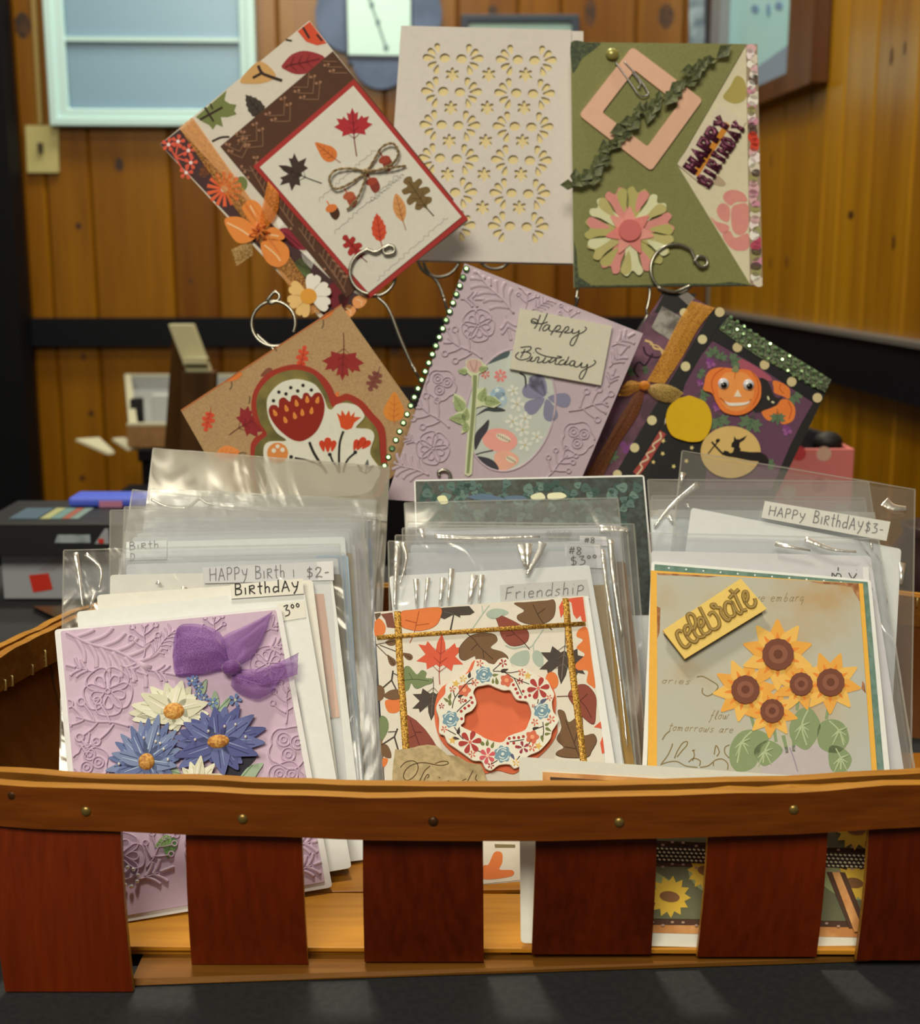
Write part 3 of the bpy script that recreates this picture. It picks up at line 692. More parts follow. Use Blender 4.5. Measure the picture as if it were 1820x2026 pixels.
for k, (tl, tr, mt, s0, s1) in enumerate(lefts):
    i = 4+k; f = FL(i)
    lab = {1: 'sleeved white card pencilled Birth D at its left in the left pile', 5: 'sleeved white card with a crinkled bright top fold in the left pile'}.get(k, 'sleeved card with %s edge in the left pile' % ['an olive brown', '', 'a tan', 'a plain white', 'a mauve grey', '', 'a cream', 'a blue'][k])
    r = slv(SN, f, lab, GL_)
    sheet_card(r, 'envelope', f, tl, tr, mt, -.0004, .0010)
    cm = [paper(120, 108, 84), paper(176, 190, 200), paper(150, 128, 92), M_white, paper(168, 150, 150), paper(140, 150, 150), M_cream, paper(120, 146, 176)][k]
    x0 = tr[0]-60; sheet_card(r, 'card', f, (x0, tr[1]+34+5*(k % 3)), (tr[0]+6, tr[1]+33+5*(k % 3)), cm, .0008, .0006)
    sleeve(r, f, s0 or (tl[0]-14, tl[1]-10), s1 or (tr[0]+14, tr[1]-8), .0026, [M_film, M_filmw][k % 2], 10+k)
    if k == 1:
        lb = label_px(r, f, [(250, 1074), (330, 1071), (330, 1108), (250, 1110)], M_cool, .0012); writing(lb, f, hand('BIRth', 256, 1090, 318, 1086, 15)+hand('D', 258, 1111, 270, 1111, 16), 1.5, .0015, PENCIL())
    if k == 7:
        lb = label_px(r, f, [(690, 1020), (736, 1018), (736, 1034), (690, 1036)], M_warmw, .0031, 'price_label'); writing(lb, f, hand('B', 692, 1034, 704, 1034, 14), 1.6, .0035, PENCIL())
    if k == 5:                                                  # crumpled opening fold that catches the light
        m = MB(); pts = cr([(300, 992), (330, 1006), (368, 1010), (395, 992), (420, 1002), (520, 1014), (600, 1020), (690, 1027), (745, 1030)], 6)
        m.tube([f.w(*f.p(*q), .0034) for q in pts], .0009, M_seam, 6); m.build('opening_fold', r)
f = FL(12.2); r = slv(SN, f, 'tallest clear sleeve at the back of the left pile, its flap standing up', GL_)
sheet_card(r, 'envelope', f, (304, 966), (742, 990), paper(170, 166, 148), -.0004, .0010)
sleeve(r, f, (303, 888), (770, 925), .0022, film('smoky_sleeve', haze=.48, gloss=.12, hz=(.62, .60, .52)), 31, .16)

# ---- middle pile
OM = at_z(1000, 1742, Z0)
def FM(i): return pile_frame(OM, .0095, i, 10-.9*i, 39-1.1*i)
GM_ = 'sleeved cards in the middle pile'
mids = [('sleeved card tagged Friendship behind the leaf-print card', (770, 1140), (1166, 1118), M_white, (768, 1072), (1188, 1078), M_filmf),
        ('sleeved card with a number 8 and 3.00 tag in the middle pile', (802, 1094), (1190, 1090), M_warmw, (782, 1060), (1214, 1066), M_filmf),
        ('sleeved card with a small number 8 tag in the middle pile', (812, 1078), (1200, 1070), M_cool, (796, 1046), (1226, 1052), M_film),
        ('sleeved card with a grey fern sketch in the middle pile', (822, 1060), (1208, 1052), paper(160, 156, 146), (804, 1040), (1240, 1044), M_film),
        ('sleeved brown and white card in the middle pile', (826, 1052), (1224, 1044), M_warmw, (806, 1034), (1254, 1038), M_film),
        ('sleeved white card whose tall flap covers the ivy card', (830, 1046), (1230, 1038), paper(170, 166, 156), (800, 996), (1222, 986), M_filmw)]
for k, (lab, tl, tr, mt, s0, s1, fm) in enumerate(mids):
    f = FM(1+k); r = slv(SN, f, lab, GM_)
    e = sheet_card(r, 'envelope', f, tl, tr, mt, -.0004, .0010)
    if k in (1, 3, 4):
        sheet_card(r, 'card', f, (tr[0]-40, tr[1]+70), (tr[0]+12, tr[1]+68), [0, paper(150, 116, 60), 0, paper(132, 104, 72), paper(122, 78, 40)][k], .0008, .0006)
    if k == 0:
        lb = label_px(r, f, [(988, 1160), (1160, 1148), (1166, 1186), (990, 1194)], paper(196, 188, 170), .0012); writing(lb, f, hand('Friendship', 998, 1188, 1158, 1176, 24, .15), 1.7, .0015, PENCIL())
    if k == 1:
        lb = label_px(r, f, [(1116, 1080), (1186, 1080), (1192, 1126), (1118, 1124)], M_warmw, .0012)
        writing(lb, f, hand('#8', 1124, 1099, 1152, 1100, 15)+hand('$3oo', 1128, 1122, 1184, 1116, 18), 2, .0015, INK())
    if k == 2:
        lb = label_px(r, f, [(1146, 1062), (1198, 1064), (1202, 1082), (1146, 1082)], M_warmw, .0012); writing(lb, f, hand('#8', 1155, 1077, 1178, 1077, 12), 1.8, .0015, INK())
    if k == 3:
        m = MB(); s = px_len(f, 1100, 1060)
        for j in range(16):
            x = 1086+j*2.6; m.line(f, f.pp([(x, 1068+3*sin(j)), (x+(j-8)*.8, 1052+2*cos(j*2))]), 1.2*s, .0002, .0003, PENCIL())
        o = m.build('fern_sketch', e); o['kind'] = 'stuff'
    sl = sleeve(r, f, s0, s1, .0026, fm, 40+k, .22 if k == 5 else None, .0012 if k < 2 else .0006)
    if k == 0: creases(sl, f, [([(787, 1076), (783, 1130), (780, 1206)], 8), ([(796, 1078), (803, 1110), (790, 1160)], 5), ([(822, 1150), (823, 1206)], 6), ([(846, 1148), (838, 1206)], 5), ([(876, 1148), (868, 1206)], 7), ([(892, 1130), (884, 1206)], 6), ([(938, 1142), (926, 1200)], 9), ([(952, 1142), (945, 1200)], 6), ([(1030, 1082), (1038, 1126)], 11), ([(1044, 1080), (1042, 1132)], 8), ([(1072, 1078), (1062, 1104), (1040, 1142)], 9), ([(1190, 1092), (1200, 1180), (1222, 1330), (1238, 1480)], 5)])
    if k == 1: creases(sl, f, [([(858, 1066), (950, 1070), (1066, 1066)], 6), ([(1206, 1072), (1212, 1150), (1228, 1260)], 6)])
    if k == 3: creases(sl, f, [([(1184, 1050), (1232, 1052), (1238, 1056)], 8), ([(830, 1050), (840, 1075)], 8)])
# ivy card standing at the back of the middle pile
M_ivy = speck('ivy_print', (24, 32, 28), (46, 58, 50), 240, .45, .42, .62, detail=6)
f = FM(8.2); r = tag(thing('ivy_greeting_card', f.o, 'dark green ivy-print card standing tallest in the middle pile', 'greeting card'), None)
sheet_card(r, 'card', f, (819, 950), (1274, 940), M_white, -.0004, .0016)
m = MB(); q = quad_down(f, (822, 953), (1271, 944), .11); m.poly(f, q, .0005, .0007, M_ivy); pnl = m.build('ivy_panel', r)

# ---- right pile
OR_ = at_z(1512, 1732, Z0)
def FRt(i): return pile_frame(OR_, .0105, i, 4-.5*i, 39-1.2*i)
GR_ = 'sleeved cards in the right pile'
f = FRt(1.0); r = slv(SN, f, 'sleeved card with a small sideways price tag behind the sunflower card', GR_)
sheet_card(r, 'envelope', f, (1288, 1090), (1722, 1100), M_warmw, -.0004, .0010)
lb = label_px(r, f, [(1656, 1122), (1716, 1124), (1718, 1150), (1652, 1148)], M_warmw, .0014)
writing(lb, f, hand('3-', 1662, 1148, 1666, 1122, 20)+hand('K.', 1692, 1150, 1694, 1124, 18), 2, .0017, INK())
sl = sleeve(r, f, (1282, 1056), (1738, 1068), .0028, M_filmf, 61)
creases(sl, f, [([(1590, 1070), (1640, 1090), (1690, 1096)], 7), ([(1530, 1080), (1600, 1094)], 6)])
f = FRt(3.6); r = slv(SN, f, 'sleeved white card with a tall straight flap in the right pile', GR_)
sheet_card(r, 'envelope', f, (1286, 1022), (1714, 1030), M_cool, -.0004, .0010)
sl = sleeve(r, f, (1281, 950), (1718, 954), .0026, M_filmw, 62, .10)
creases(sl, f, [([(1379, 962), (1330, 1002), (1293, 1046)], 7), ([(1322, 1024), (1330, 1040)], 6), ([(1356, 1000), (1364, 1012)], 5)])
f = FRt(2.2); r = slv(SN, f, 'tilted sleeved card with a Happy Birthday tag, pointing out of the right pile', GR_)
sheet_card(r, 'envelope', f, (1368, 1004), (1783, 1086), M_white, -.0006, .0010, v0=.012)
lb = label_px(r, f, [(1512, 993), (1760, 1034), (1752, 1072), (1505, 1026)], M_cream, .0012)
writing(lb, f, hand('HAPPY', 1518, 1021, 1592, 1034, 19)+hand('BIRthdAY', 1606, 1036, 1706, 1054, 24)+hand("$3-", 1708, 1054, 1748, 1060, 20), 1.9, .0015, PENCIL())
sl = sleeve(r, f, (1349, 893), (1810, 970), .0026, M_filmf, 63, None, .0010, v0=.003)
creases(sl, f, [([(1746, 996), (1764, 1008), (1790, 1010)], 12), ([(1782, 1118), (1779, 1160)], 7), ([(1350, 940), (1345, 960)], 6), ([(1720, 1078), (1722, 1092)], 4)])
for k in range(2):
    f = FRt(5+k); r = slv(SN, f, ['sleeved white card directly behind the tilted one in the right pile', 'rearmost sleeved card of the right pile, nearest the wire stand'][k], GR_)
    sheet_card(r, 'envelope', f, (1294+4*k, 1012-4*k), (1700-4*k, 1016-4*k), [M_white, M_cool, M_cream, M_cool][k], -.0004, .0010)
    sleeve(r, f, (1286+3*k, 990-8*k), (1712-2*k, 994-8*k), .0024, M_film, 70+k)

# ------------------------------------------------------------------ frames of the decorated cards
fL0 = FL(0); fM0 = FM(0); fR0 = FRt(0)
fF0 = Fr(at_z(1360, 1868, Z0), 1.0, 22)
fH2 = Fr(at_depth(960, 300, .905), 3, 14)       # white lace-cut card
fH3 = Fr(at_depth(1315, 330, .888), 2, 14)      # green card
fH1 = Fr(at_depth(620, 335, .872), -2, 12)      # autumn leaf card
fH6 = Fr(at_depth(1390, 790, .862), 4, 14)      # pumpkin card
fH4 = Fr(at_depth(600, 790, .838), -3, 14)      # kraft floral card
fH5 = Fr(at_depth(1010, 760, .822), 2, 14)      # lavender birthday card
def card_thing(name, fr, foot, label, cat='greeting card', group=None): return thing(name, fr.w(*fr.p(*foot)), label, cat, group)
def slab(root, name, fr, quad, mat, h0, h1, r=0, side=None):
    m = MB(); p = fr.pp(quad); m.poly(fr, rounded(p, r) if r else p, h0, h1, mat, side); return m.build(name, root)
M_lav = paper(188, 160, 166, .6)
M_paperw = paper(214, 206, 190)
cL0 = card_thing('daisy_greeting_card', fL0, (410, 1798), 'embossed lavender card with daisies and a purple ribbon bow, front of the basket')
slab(cL0, 'card_base', fL0, [(108, 1247), (555, 1202), (657, 1756), (163, 1839)], M_paperw, -.0004, .0010, .002)
pL0 = slab(cL0, 'lavender_panel', fL0, [(120, 1251), (545, 1209), (642, 1746), (172, 1826)], M_lav, .0011, .0016, .001)
cM0 = card_thing('leaf_print_card', fM0, (1000, 1742), 'autumn leaf-print card with a floral wreath and gold glitter cords')
slab(cM0, 'card_base', fM0, [(741, 1216), (1163, 1180), (1249, 1722), (775, 1772)], M_white, -.0004, .0008, .001)
pM0 = slab(cM0, 'leaf_print_panel', fM0, [(740, 1213), (1155, 1180), (1222, 1722), (778, 1768)], paper(206, 194, 168), .0009, .0013)
cR0 = card_thing('sunflower_greeting_card', fR0, (1512, 1732), 'vintage sunflower card in an orange border with a celebrate banner')
slab(cR0, 'card_base', fR0, [(1289, 1110), (1723, 1147), (1782, 1740), (1262, 1720)], M_white, -.0012, -.0002, .002)
slab(cR0, 'green_panel', fR0, [(1295, 1117), (1716, 1152), (1766, 1730), (1272, 1715)], speck('sage_felt', (84, 112, 92), (104, 126, 108), 200, .7), -.0001, .0004)
slab(cR0, 'orange_border', fR0, [(1287, 1130), (1706, 1156), (1750, 1740), (1277, 1722)], paper(216, 160, 62), .0005, .0010)
cF0 = card_thing('landscape_sunflower_card', fF0, (1360, 1868), 'wide white card with printed sunflowers at the front, seen between the splints')
slab(cF0, 'card_base', fF0, [(1027, 1497), (1768, 1548), (1772, 1883), (1030, 1865)], paper(222, 214, 186), -.0006, .0008, .002)
GH = 'cards clipped on the wire stand'
cH1 = card_thing('autumn_leaf_card', fH1, (620, 600), 'tilted autumn leaf card with a twine bow, orange ribbon and red border', group=GH)
slab(cH1, 'card_base', fH1, [(317, 286), (612, 41), (926, 437), (742, 580), (640, 637)], paper(206, 192, 166), -.0006, .0004)
cH2 = card_thing('lace_cut_card', fH2, (950, 520), 'white card with die-cut flower and petal holes over cream', group=GH)
cH3 = card_thing('green_flower_card', fH3, (1320, 570), 'olive green card with a pink square, paper flower and leaf vine', group=GH)
cH4 = card_thing('kraft_floral_card', fH4, (560, 930), 'kraft brown card with printed leaves and a red tulip cut-out', group=GH)
slab(cH4, 'card_base', fH4, [(358, 812), (674, 603), (862, 868), (700, 1010), (470, 1010)], speck('kraft_paper', (156, 120, 76), (176, 140, 92), 1400, .8), -.0006, .0004)
cH5 = card_thing('lavender_birthday_card', fH5, (960, 985), 'embossed lavender Happy Birthday card edged with green rhinestones', group=GH)
pH5 = slab(cH5, 'card_base', fH5, [(919, 521), (1272, 660), (1148, 952), (1136, 985), (1060, 1010), (764, 988)], paper(182, 160, 158, .6), -.0006, .0004)
cH6 = card_thing('pumpkin_card', fH6, (1380, 940), 'black and purple pumpkin card with green glitter strip and orange ribbon', group=GH)
pH6 = slab(cH6, 'card_base', fH6, [(1312, 574), (1643, 757), (1520, 1010), (1100, 1010)], plain('black_card', (26, 24, 24), .45), -.0006, .0004)

# ------------------------------------------------------------------ paper-craft helpers: outlines are given in the pixels of an enlarged view T = (x0, y0, scale)
class Art:
    def __init__(s, root, fr, T, h, step=.00005): s.root, s.fr, s.T, s.h, s.step = root, fr, T, h, step
    def px(s, pts): return [(s.T[0]+x*s.T[2], s.T[1]+y*s.T[2]) for x, y in pts]
    def loc(s, pts): return s.fr.pp(s.px(pts))
    def unit(s, x, y): return px_len(s.fr, s.T[0]+x*s.T[2], s.T[1]+y*s.T[2])*s.T[2]
    def pt(s, x, y, h): return s.fr.w(*s.loc([(x, y)])[0], h)
    def draw(s, m, items, h, first=None):
        st = s.step if len(items) < 7 else .0003/len(items)
        for k, it in enumerate(items):
            kd, mat = it[0], it[1]; a, b = h, h+st*(k+1)
            if first and k == 0: b = h+first
            elif first: a, b = h+first-.00002, h+first+st*k
            if kd == 'P': m.poly(s.fr, s.loc(it[2]), a, b, mat)
            elif kd == 'S': m.poly(s.fr, s.loc(cr(it[2], it[3] if len(it) > 3 else 5, True)), a, b, mat)
            elif kd in 'LC':
                p = cr(it[2], 6) if kd == 'C' else it[2]; u = s.unit(*p[0])
                m.line(s.fr, s.loc(p), it[3]*u, a, b, mat, it[4]*u if len(it) > 4 else None)
            elif kd == 'E': m.poly(s.fr, s.loc(ell(*it[2:])), a, b, mat)
        return m
    def piece(s, name, items, parent=None, h=None, th=None):
        return s.draw(MB(), items, s.h if h is None else h, th).build(name, parent or s.root)
    def ridge(s, m, pts, w, hgt, mat, h=None, smooth=True):
        p = cr(pts, 5) if smooth and len(pts) > 2 else pts; h = s.h if h is None else h
        cl = getattr(s, 'clip', None); run = []
        for q in list(p)+[None]:
            if q is not None and (cl is None or in_poly(q[0], q[1], cl)): run.append(q)
            else:
                if len(run) > 1: m.line(s.fr, s.loc(run), w*s.unit(*run[0]), h-.0001, h+hgt, mat, None, True)
                run = []
def in_poly(x, y, lp):
    r = False; j = len(lp)-1
    for i in range(len(lp)):
        (xi, yi), (xj, yj) = lp[i], lp[j]
        if (yi > y) != (yj > y) and x < (xj-xi)*(y-yi)/(yj-yi)+xi: r = not r
        j = i
    return r
def ell(cx, cy, rx, ry=None, rot=0, n=16):
    ry = rx if ry is None else ry; c, q = cos(radians(rot)), sin(radians(rot))
    return [(cx+rx*cos(t)*c-ry*sin(t)*q, cy+rx*cos(t)*q+ry*sin(t)*c) for t in [2*pi*k/n for k in range(n)]]
def mo(shape, cx, cy, size, rot=0, sx=1.):
    c, q = cos(radians(rot)), sin(radians(rot))
    return [(cx+size*(x*sx*c-y*q), cy+size*(x*sx*q+y*c)) for x, y in shape]
def mir(h): return h+[(-x, y) for x, y in h[::-1] if abs(x) > 1e-6]
MAPLE = mir([(0, -1), (.13, -.70), (.29, -.78), (.22, -.34), (.46, -.60), (.53, -.46), (.82, -.52), (.70, -.24), (.97, -.10), (.55, .17), (.60, .40), (.12, .28), (0, .34)])
MAPLE2 = mir([(0, -1), (.16, -.62), (.20, -.30), (.55, -.66), (.62, -.48), (.92, -.50), (.60, -.12), (.95, .18), (.55, .22), (.50, .48), (.14, .26), (0, .36)])
OAK = cr(mir([(0, -1), (.2, -.88), (.14, -.62), (.42, -.62), (.44, -.38), (.18, -.26), (.5, -.1), (.5, .16), (.2, .18), (.4, .42), (.28, .6), (.08, .6), (0, .8)]), 3, True)
OVAL = cr(mir([(0, -1), (.26, -.62), (.42, -.1), (.36, .42), (.14, .8), (0, .95)]), 3, True)
SPADE = cr(mir([(0, -1), (.30, -.45), (.52, .1), (.46, .55), (.2, .78), (0, .8)]), 3, True)
BIRCH = mir([(0, -1), (.12, -.8), (.22, -.74), (.26, -.56), (.38, -.48), (.40, -.24), (.5, -.14), (.46, .14), (.5, .3), (.36, .46), (.3, .62), (.1, .72), (0, .8)])
DROP = cr([(0, -.5), (.22, .05), (.2, .38), (0, .5), (-.2, .38), (-.22, .05)], 3, True)
STAR = [(cos(pi*k/5-pi/2)*(1 if k % 2 == 0 else .45), sin(pi*k/5-pi/2)*(1 if k % 2 == 0 else .45)) for k in range(10)]
def leaf(shape, cx, cy, size, rot, fill, vein, stem=.5, sx=1., w=.05, side=3, edge=None):
    P = lambda *q: mo(q, cx, cy, size, rot, sx); out = []
    if edge: out.append(('P', edge, mo(shape, cx, cy, size*1.06, rot, sx)))
    out.append(('P', fill, mo(shape, cx, cy, size, rot, sx)))
    out.append(('C', vein, P((0, -.78), (.01, 0), (0, .6), (.06, .7+stem)), size*w, size*w*1.2))
    for k in range(side):
        y = -.35+.36*k
        for sg in (-1, 1): out.append(('L', vein, P((0, y+.18), (sg*.28, y-.06)), size*w*.7, size*w*.3))
    return out
def blossom(cx, cy, r, n, fill, centre, rot=0, w=.5, rc=.22):
    out = []
    for k in range(n):
        a = rot+360*k/n; out.append(('P', fill, mo(DROP, cx+.58*r*sin(radians(a)), cy-.58*r*cos(radians(a)), r*.84, a+180, w/.44*2.0*.5)))
    if centre: out.append(('E', centre, cx, cy, r*rc))
    return out
def organza(name, c, dens=.5, wv=900):
    """thin woven ribbon one can partly see through"""
    if name in MATS: return MATS[name]
    m = bpy.data.materials.new(name); m.use_nodes = True; nt = m.node_tree; N = nt.nodes; L = nt.links
    for n in list(N): N.remove(n)
    out = N.new('ShaderNodeOutputMaterial'); tr = N.new('ShaderNodeBsdfTransparent'); pb = N.new('ShaderNodeBsdfPrincipled'); mx = N.new('ShaderNodeMixShader')
    cl = alb(*c); tr.inputs[0].default_value = (*[.55+.45*min(1, q*1.3) for q in cl], 1); pb.inputs['Base Color'].default_value = (*cl, 1); pb.inputs['Roughness'].default_value = .6; pb.inputs['Sheen Weight'].default_value = .5
    tc = N.new('ShaderNodeTexCoord'); nz = N.new('ShaderNodeTexNoise'); nz.inputs['Scale'].default_value = wv; mr = N.new('ShaderNodeMapRange')
    mr.inputs[1].default_value = .3; mr.inputs[2].default_value = .7; mr.inputs[3].default_value = max(0, dens-.3); mr.inputs[4].default_value = min(1, dens+.3)
    L.new(tc.outputs['Object'], nz.inputs['Vector']); L.new(nz.outputs['Fac'], mr.inputs[0]); L.new(mr.outputs[0], mx.inputs[0])
    L.new(tr.outputs[0], mx.inputs[1]); L.new(pb.outputs[0], mx.inputs[2]); L.new(mx.outputs[0], out.inputs[0]); MATS[name] = m; return m
def loft(A, c0, c1, h, puff, mat, n=24, m_=8, wr=.0008, seed=0., smooth=True):
    """cloth sheet between two curves, puffed off the card with soft creases"""
    a = cr(c0, 8); b = cr(c1, 8); mb = MB(); rows = []
    pick = lambda c, t: Vector(c[int(t*(len(c)-1))]).lerp(Vector(c[min(len(c)-1, int(t*(len(c)-1))+1)]), t*(len(c)-1)-int(t*(len(c)-1)))
    for i in range(n+1):
        t = i/n; row = []
        for j in range(m_+1):
            v = j/m_; q = pick(a, t).lerp(pick(b, t), v); l = A.loc([tuple(q)])[0]
            z = h+puff*sin(pi*v)**.7*sin(pi*min(1, t*1.15))**.6+wr*noise.noise(Vector((v*7+seed, t*2.2, seed)))+.4*wr*sin(v*19+seed)
            row.append(A.fr.w(l[0], l[1], z))
        rows.append(row)
    mb.sheet(rows, mat); return mb
RED = paper(158, 42, 36); DRED = paper(122, 38, 38); BROWN = paper(82, 52, 38); DBROWN = paper(62, 46, 38); ORANGE = paper(206, 112, 50); ORED = paper(200, 74, 44)
GREEN = paper(110, 116, 62); TAN = paper(196, 148, 86); CREAM = paper(214, 202, 174); BLACK = paper(36, 32, 30); INKB = paper(52, 36, 30); OLIVE = paper(116, 110, 58)

# ------------------------------------------------------------------ autumn leaf card (tilted, upper left)
A = Art(cH1, fH1, (300, 30, .35165), .0005)
M_choc = paper(70, 46, 44)
st = A.piece('dark_floral_strip', [('P', M_choc, [(50, 729), (160, 643), (480, 990), (1000, 1480), (1215, 1604), (1110, 1705), (985, 1708)])])
B = Art(cH1, fH1, A.T, .00056)
pk = paper(206, 84, 60); dot = paper(232, 205, 190)
it = [('L', pk, [(135, 800), (x, y)], 9) for x, y in ((150, 715), (100, 735), (208, 765), (222, 832), (180, 880))]
B.piece('berry_spray', it+[i for x, y in ((150, 712), (96, 730), (208, 763), (222, 832), (196, 888)) for i in blossom(x, y, 40, 5, pk, dot, 10, .6, .25)], st)
B.piece('printed_daisy', [('L', paper(214, 92, 52), [(410+20*cos(a), 980+20*sin(a)), (410+98*cos(a), 980+98*sin(a))], 13, 22) for a in [k*pi/7+.2 for k in range(14)]]+[('E', CREAM, 410, 980, 20)], st)
B.piece('printed_leaf', leaf(OAK, 300, 880, 55, 30, paper(112, 62, 34), M_choc), st)
B.piece('printed_leaf', [('S', paper(110, 34, 40), [(1000, 1520), (1060, 1500), (1110, 1560), (1090, 1640), (1020, 1650), (980, 1580)])], st)
B.piece('printed_leaf', [('S', paper(66, 44, 38), [(1050, 1580), (1110, 1570), (1130, 1640), (1080, 1660)])], st)
op = paper(224, 148, 84)
B.piece('printed_petal', [('S', op, [(1085, 1640), (1120, 1632), (1150, 1660), (1120, 1700), (1080, 1690)]), ('C', paper(236, 190, 140), [(1095, 1650), (1120, 1665), (1118, 1690)], 5)], st)
B.piece('printed_petal', [('S', op, [(1140, 1590), (1180, 1578), (1212, 1602), (1190, 1640), (1150, 1650), (1130, 1620)]), ('C', paper(236, 190, 140), [(1150, 1600), (1180, 1610), (1180, 1635)], 5)], st)
A.piece('printed_leaf', [('P', ORED, [(822, 92), (890, 38), (985, 160), (930, 172), (870, 150)]), ('L', INKB, [(852, 70), (888, 132)], 13), ('L', INKB, [(930, 110), (960, 146)], 12)])
A.piece('printed_leaf', leaf(OVAL, 850, 268, 128, 78, paper(146, 48, 46), paper(96, 26, 30), .1, 1.2, .06))
A.piece('printed_leaf', [('S', TAN, [(498, 372), (590, 268), (650, 280), (700, 345), (640, 380), (560, 388)]), ('C', INKB, [(735, 370), (660, 345), (620, 325), (600, 285)], 17), ('L', INKB, [(625, 325), (570, 355)], 15)])
A.piece('printed_leaf', [('P', GREEN, [(250, 575), (330, 505), (422, 425), (410, 480), (440, 500), (478, 505), (465, 540), (480, 558), (430, 575), (390, 575), (402, 630), (365, 615), (345, 645), (325, 620), (285, 600)]), ('L', INKB, [(272, 590), (400, 520)], 13), ('L', INKB, [(300, 520), (350, 600)], 11), ('L', INKB, [(330, 500), (345, 530)], 9)])
A.piece('printed_leaf', leaf(BIRCH, 585, 520, 92, -38, paper(62, 52, 44), paper(44, 36, 32), .2))
A.piece('printed_stem', [('C', INKB, [(340, 712), (390, 690), (438, 686)], 12)])
A.piece('printed_stem', [('L', INKB, [(755, 140), (790, 146)], 11)])
A.piece('printed_leaf', [('E', GREEN, 505, 950, 36, 42)])
A.piece('printed_leaf', [('S', paper(136, 40, 50), [(715, 1210), (770, 1200), (830, 1260), (870, 1320), (800, 1310), (740, 1260)]), ('L', paper(96, 26, 34), [(745, 1225), (840, 1305)], 8)])
A.piece('printed_leaf', [('P', paper(226, 218, 198), [(700, 1160), (730, 1130), (745, 1180), (715, 1200)])])
A.piece('printed_leaf', [('S', paper(112, 124, 72), [(800, 1400), (850, 1370), (890, 1430), (880, 1480), (830, 1440)])])
A.piece('printed_leaf', [('P', paper(222, 210, 186), [(840, 1340), (880, 1330), (920, 1370), (900, 1430), (855, 1385)])])
bp = Art(cH1, fH1, A.T, .0007); M_cb = paper(80, 50, 34)
pn = bp.piece('brown_panel', [('P', M_cb, [(388, 741), (1020, 206), (1700, 1040), (1098, 1592)])], th=.0004)
BPN = [(396, 741), (1018, 214), (1690, 1040), (1098, 1582)]; Bq = Art(cH1, fH1, A.T, .00112); tw = paper(126, 90, 64)
def branch(x, y, L, a):
    c, s_ = cos(radians(a)), sin(radians(a)); P = lambda u, v: (x+L*(u*c-v*s_), y+L*(u*s_+v*c)); it = [('L', tw, [P(0, 0), P(1, 0)], 7)]
    for k, u in enumerate((.15, .38, .6, .8)):
        for sg in (-1, 1):
            e = P(u+.28, sg*.3); it.append(('L', tw, [P(u, 0), e], 5)); 
            for d in ((.05, .06), (.1, -.04)): it += [('L', tw, [e, P(u+.28+d[0], sg*.3+d[1])], 4), ('E', paper(150, 106, 76), *P(u+.28+d[0], sg*.3+d[1]), 8)]
    return it
for q in ((1120, 350, 190, 228), (960, 500, 200, 228), (800, 620, 200, 225), (650, 760, 200, 222), (520, 830, 170, 250), (640, 1000, 170, 240), (800, 1190, 170, 235), (920, 1330, 160, 235), (1040, 1480, 170, 235), (1090, 1560, 150, 240)):
    Bq.piece('berry_branch', [i for i in branch(*q) if all(in_poly(px_, py_, BPN) for px_, py_ in (i[2] if i[0] == 'L' else [(i[2], i[3])]))], pn)
R1 = Art(cH1, fH1, A.T, .0012)
rm = R1.piece('red_mat', [('P', paper(158, 48, 42), [(573, 856), (1140, 364), (1780, 1150), (1222, 1602)])], th=.0008)
R2 = Art(cH1, fH1, A.T, .0021)
cp = R2.piece('cream_panel', [('P', paper(206, 196, 172), [(612, 862), (1137, 405), (1744, 1140), (1222, 1566)])], th=.0006)
C = Art(cH1, fH1, A.T, .00275)
lf = lambda *a, **k: C.piece('printed_leaf', leaf(*a, **k), cp)
lf(MAPLE, 1138, 640, 112, -4, paper(166, 42, 46), paper(112, 28, 32), .75, 1.0, .05)
lf(SPADE, 985, 775, 82, -50, ORANGE, paper(150, 70, 34), .55)
lf(MAPLE2, 815, 895, 108, -66, DBROWN, paper(44, 34, 30), .75)
lf(OAK, 1500, 1020, 122, -34, paper(112, 88, 48), paper(82, 64, 36), .5, 1.15)
lf(OVAL, 1396, 1090, 84, -14, paper(202, 138, 78), paper(146, 92, 50), .85)
lf(BIRCH, 1280, 1208, 92, -8, ORED, paper(150, 44, 30), .45, .9)
lf(OAK, 1145, 1320, 98, -40, RED, paper(104, 26, 24), .35, .9)
for x, y, a, b in ((1010, 1090, ORANGE, paper(70, 40, 26)), (1308, 818, paper(150, 60, 40), paper(124, 48, 34)), (1236, 940, paper(150, 60, 40), paper(128, 52, 38)), (1108, 1020, paper(170, 84, 50), paper(150, 66, 42))):
    C.piece('printed_acorn', [('S', b, [(x-10, y), (x+30, y-12), (x+52, y+34), (x+30, y+68), (x+2, y+48)]), ('E', a, x+4, y+2, 34, 22, -20), ('L', a, [(x-6, y-14), (x-22, y-40)], 8)], cp)
sg = []
for k, (x0, y0, x1, y1) in enumerate(((1270, 1495, 1665, 1140), (940, 1050, 1260, 760), (1030, 1230, 1390, 900), (1230, 1060, 1420, 900))):
    q = [(x0+(x1-x0)*t+7*sin(t*90+k), y0+(y1-y0)*t+7*cos(t*70)) for t in [i/60 for i in range(61)]]
    sg.append(('L', paper(150, 140, 122), q, 3))
o = C.piece('pencil_script', sg, cp); o['kind'] = 'stuff'
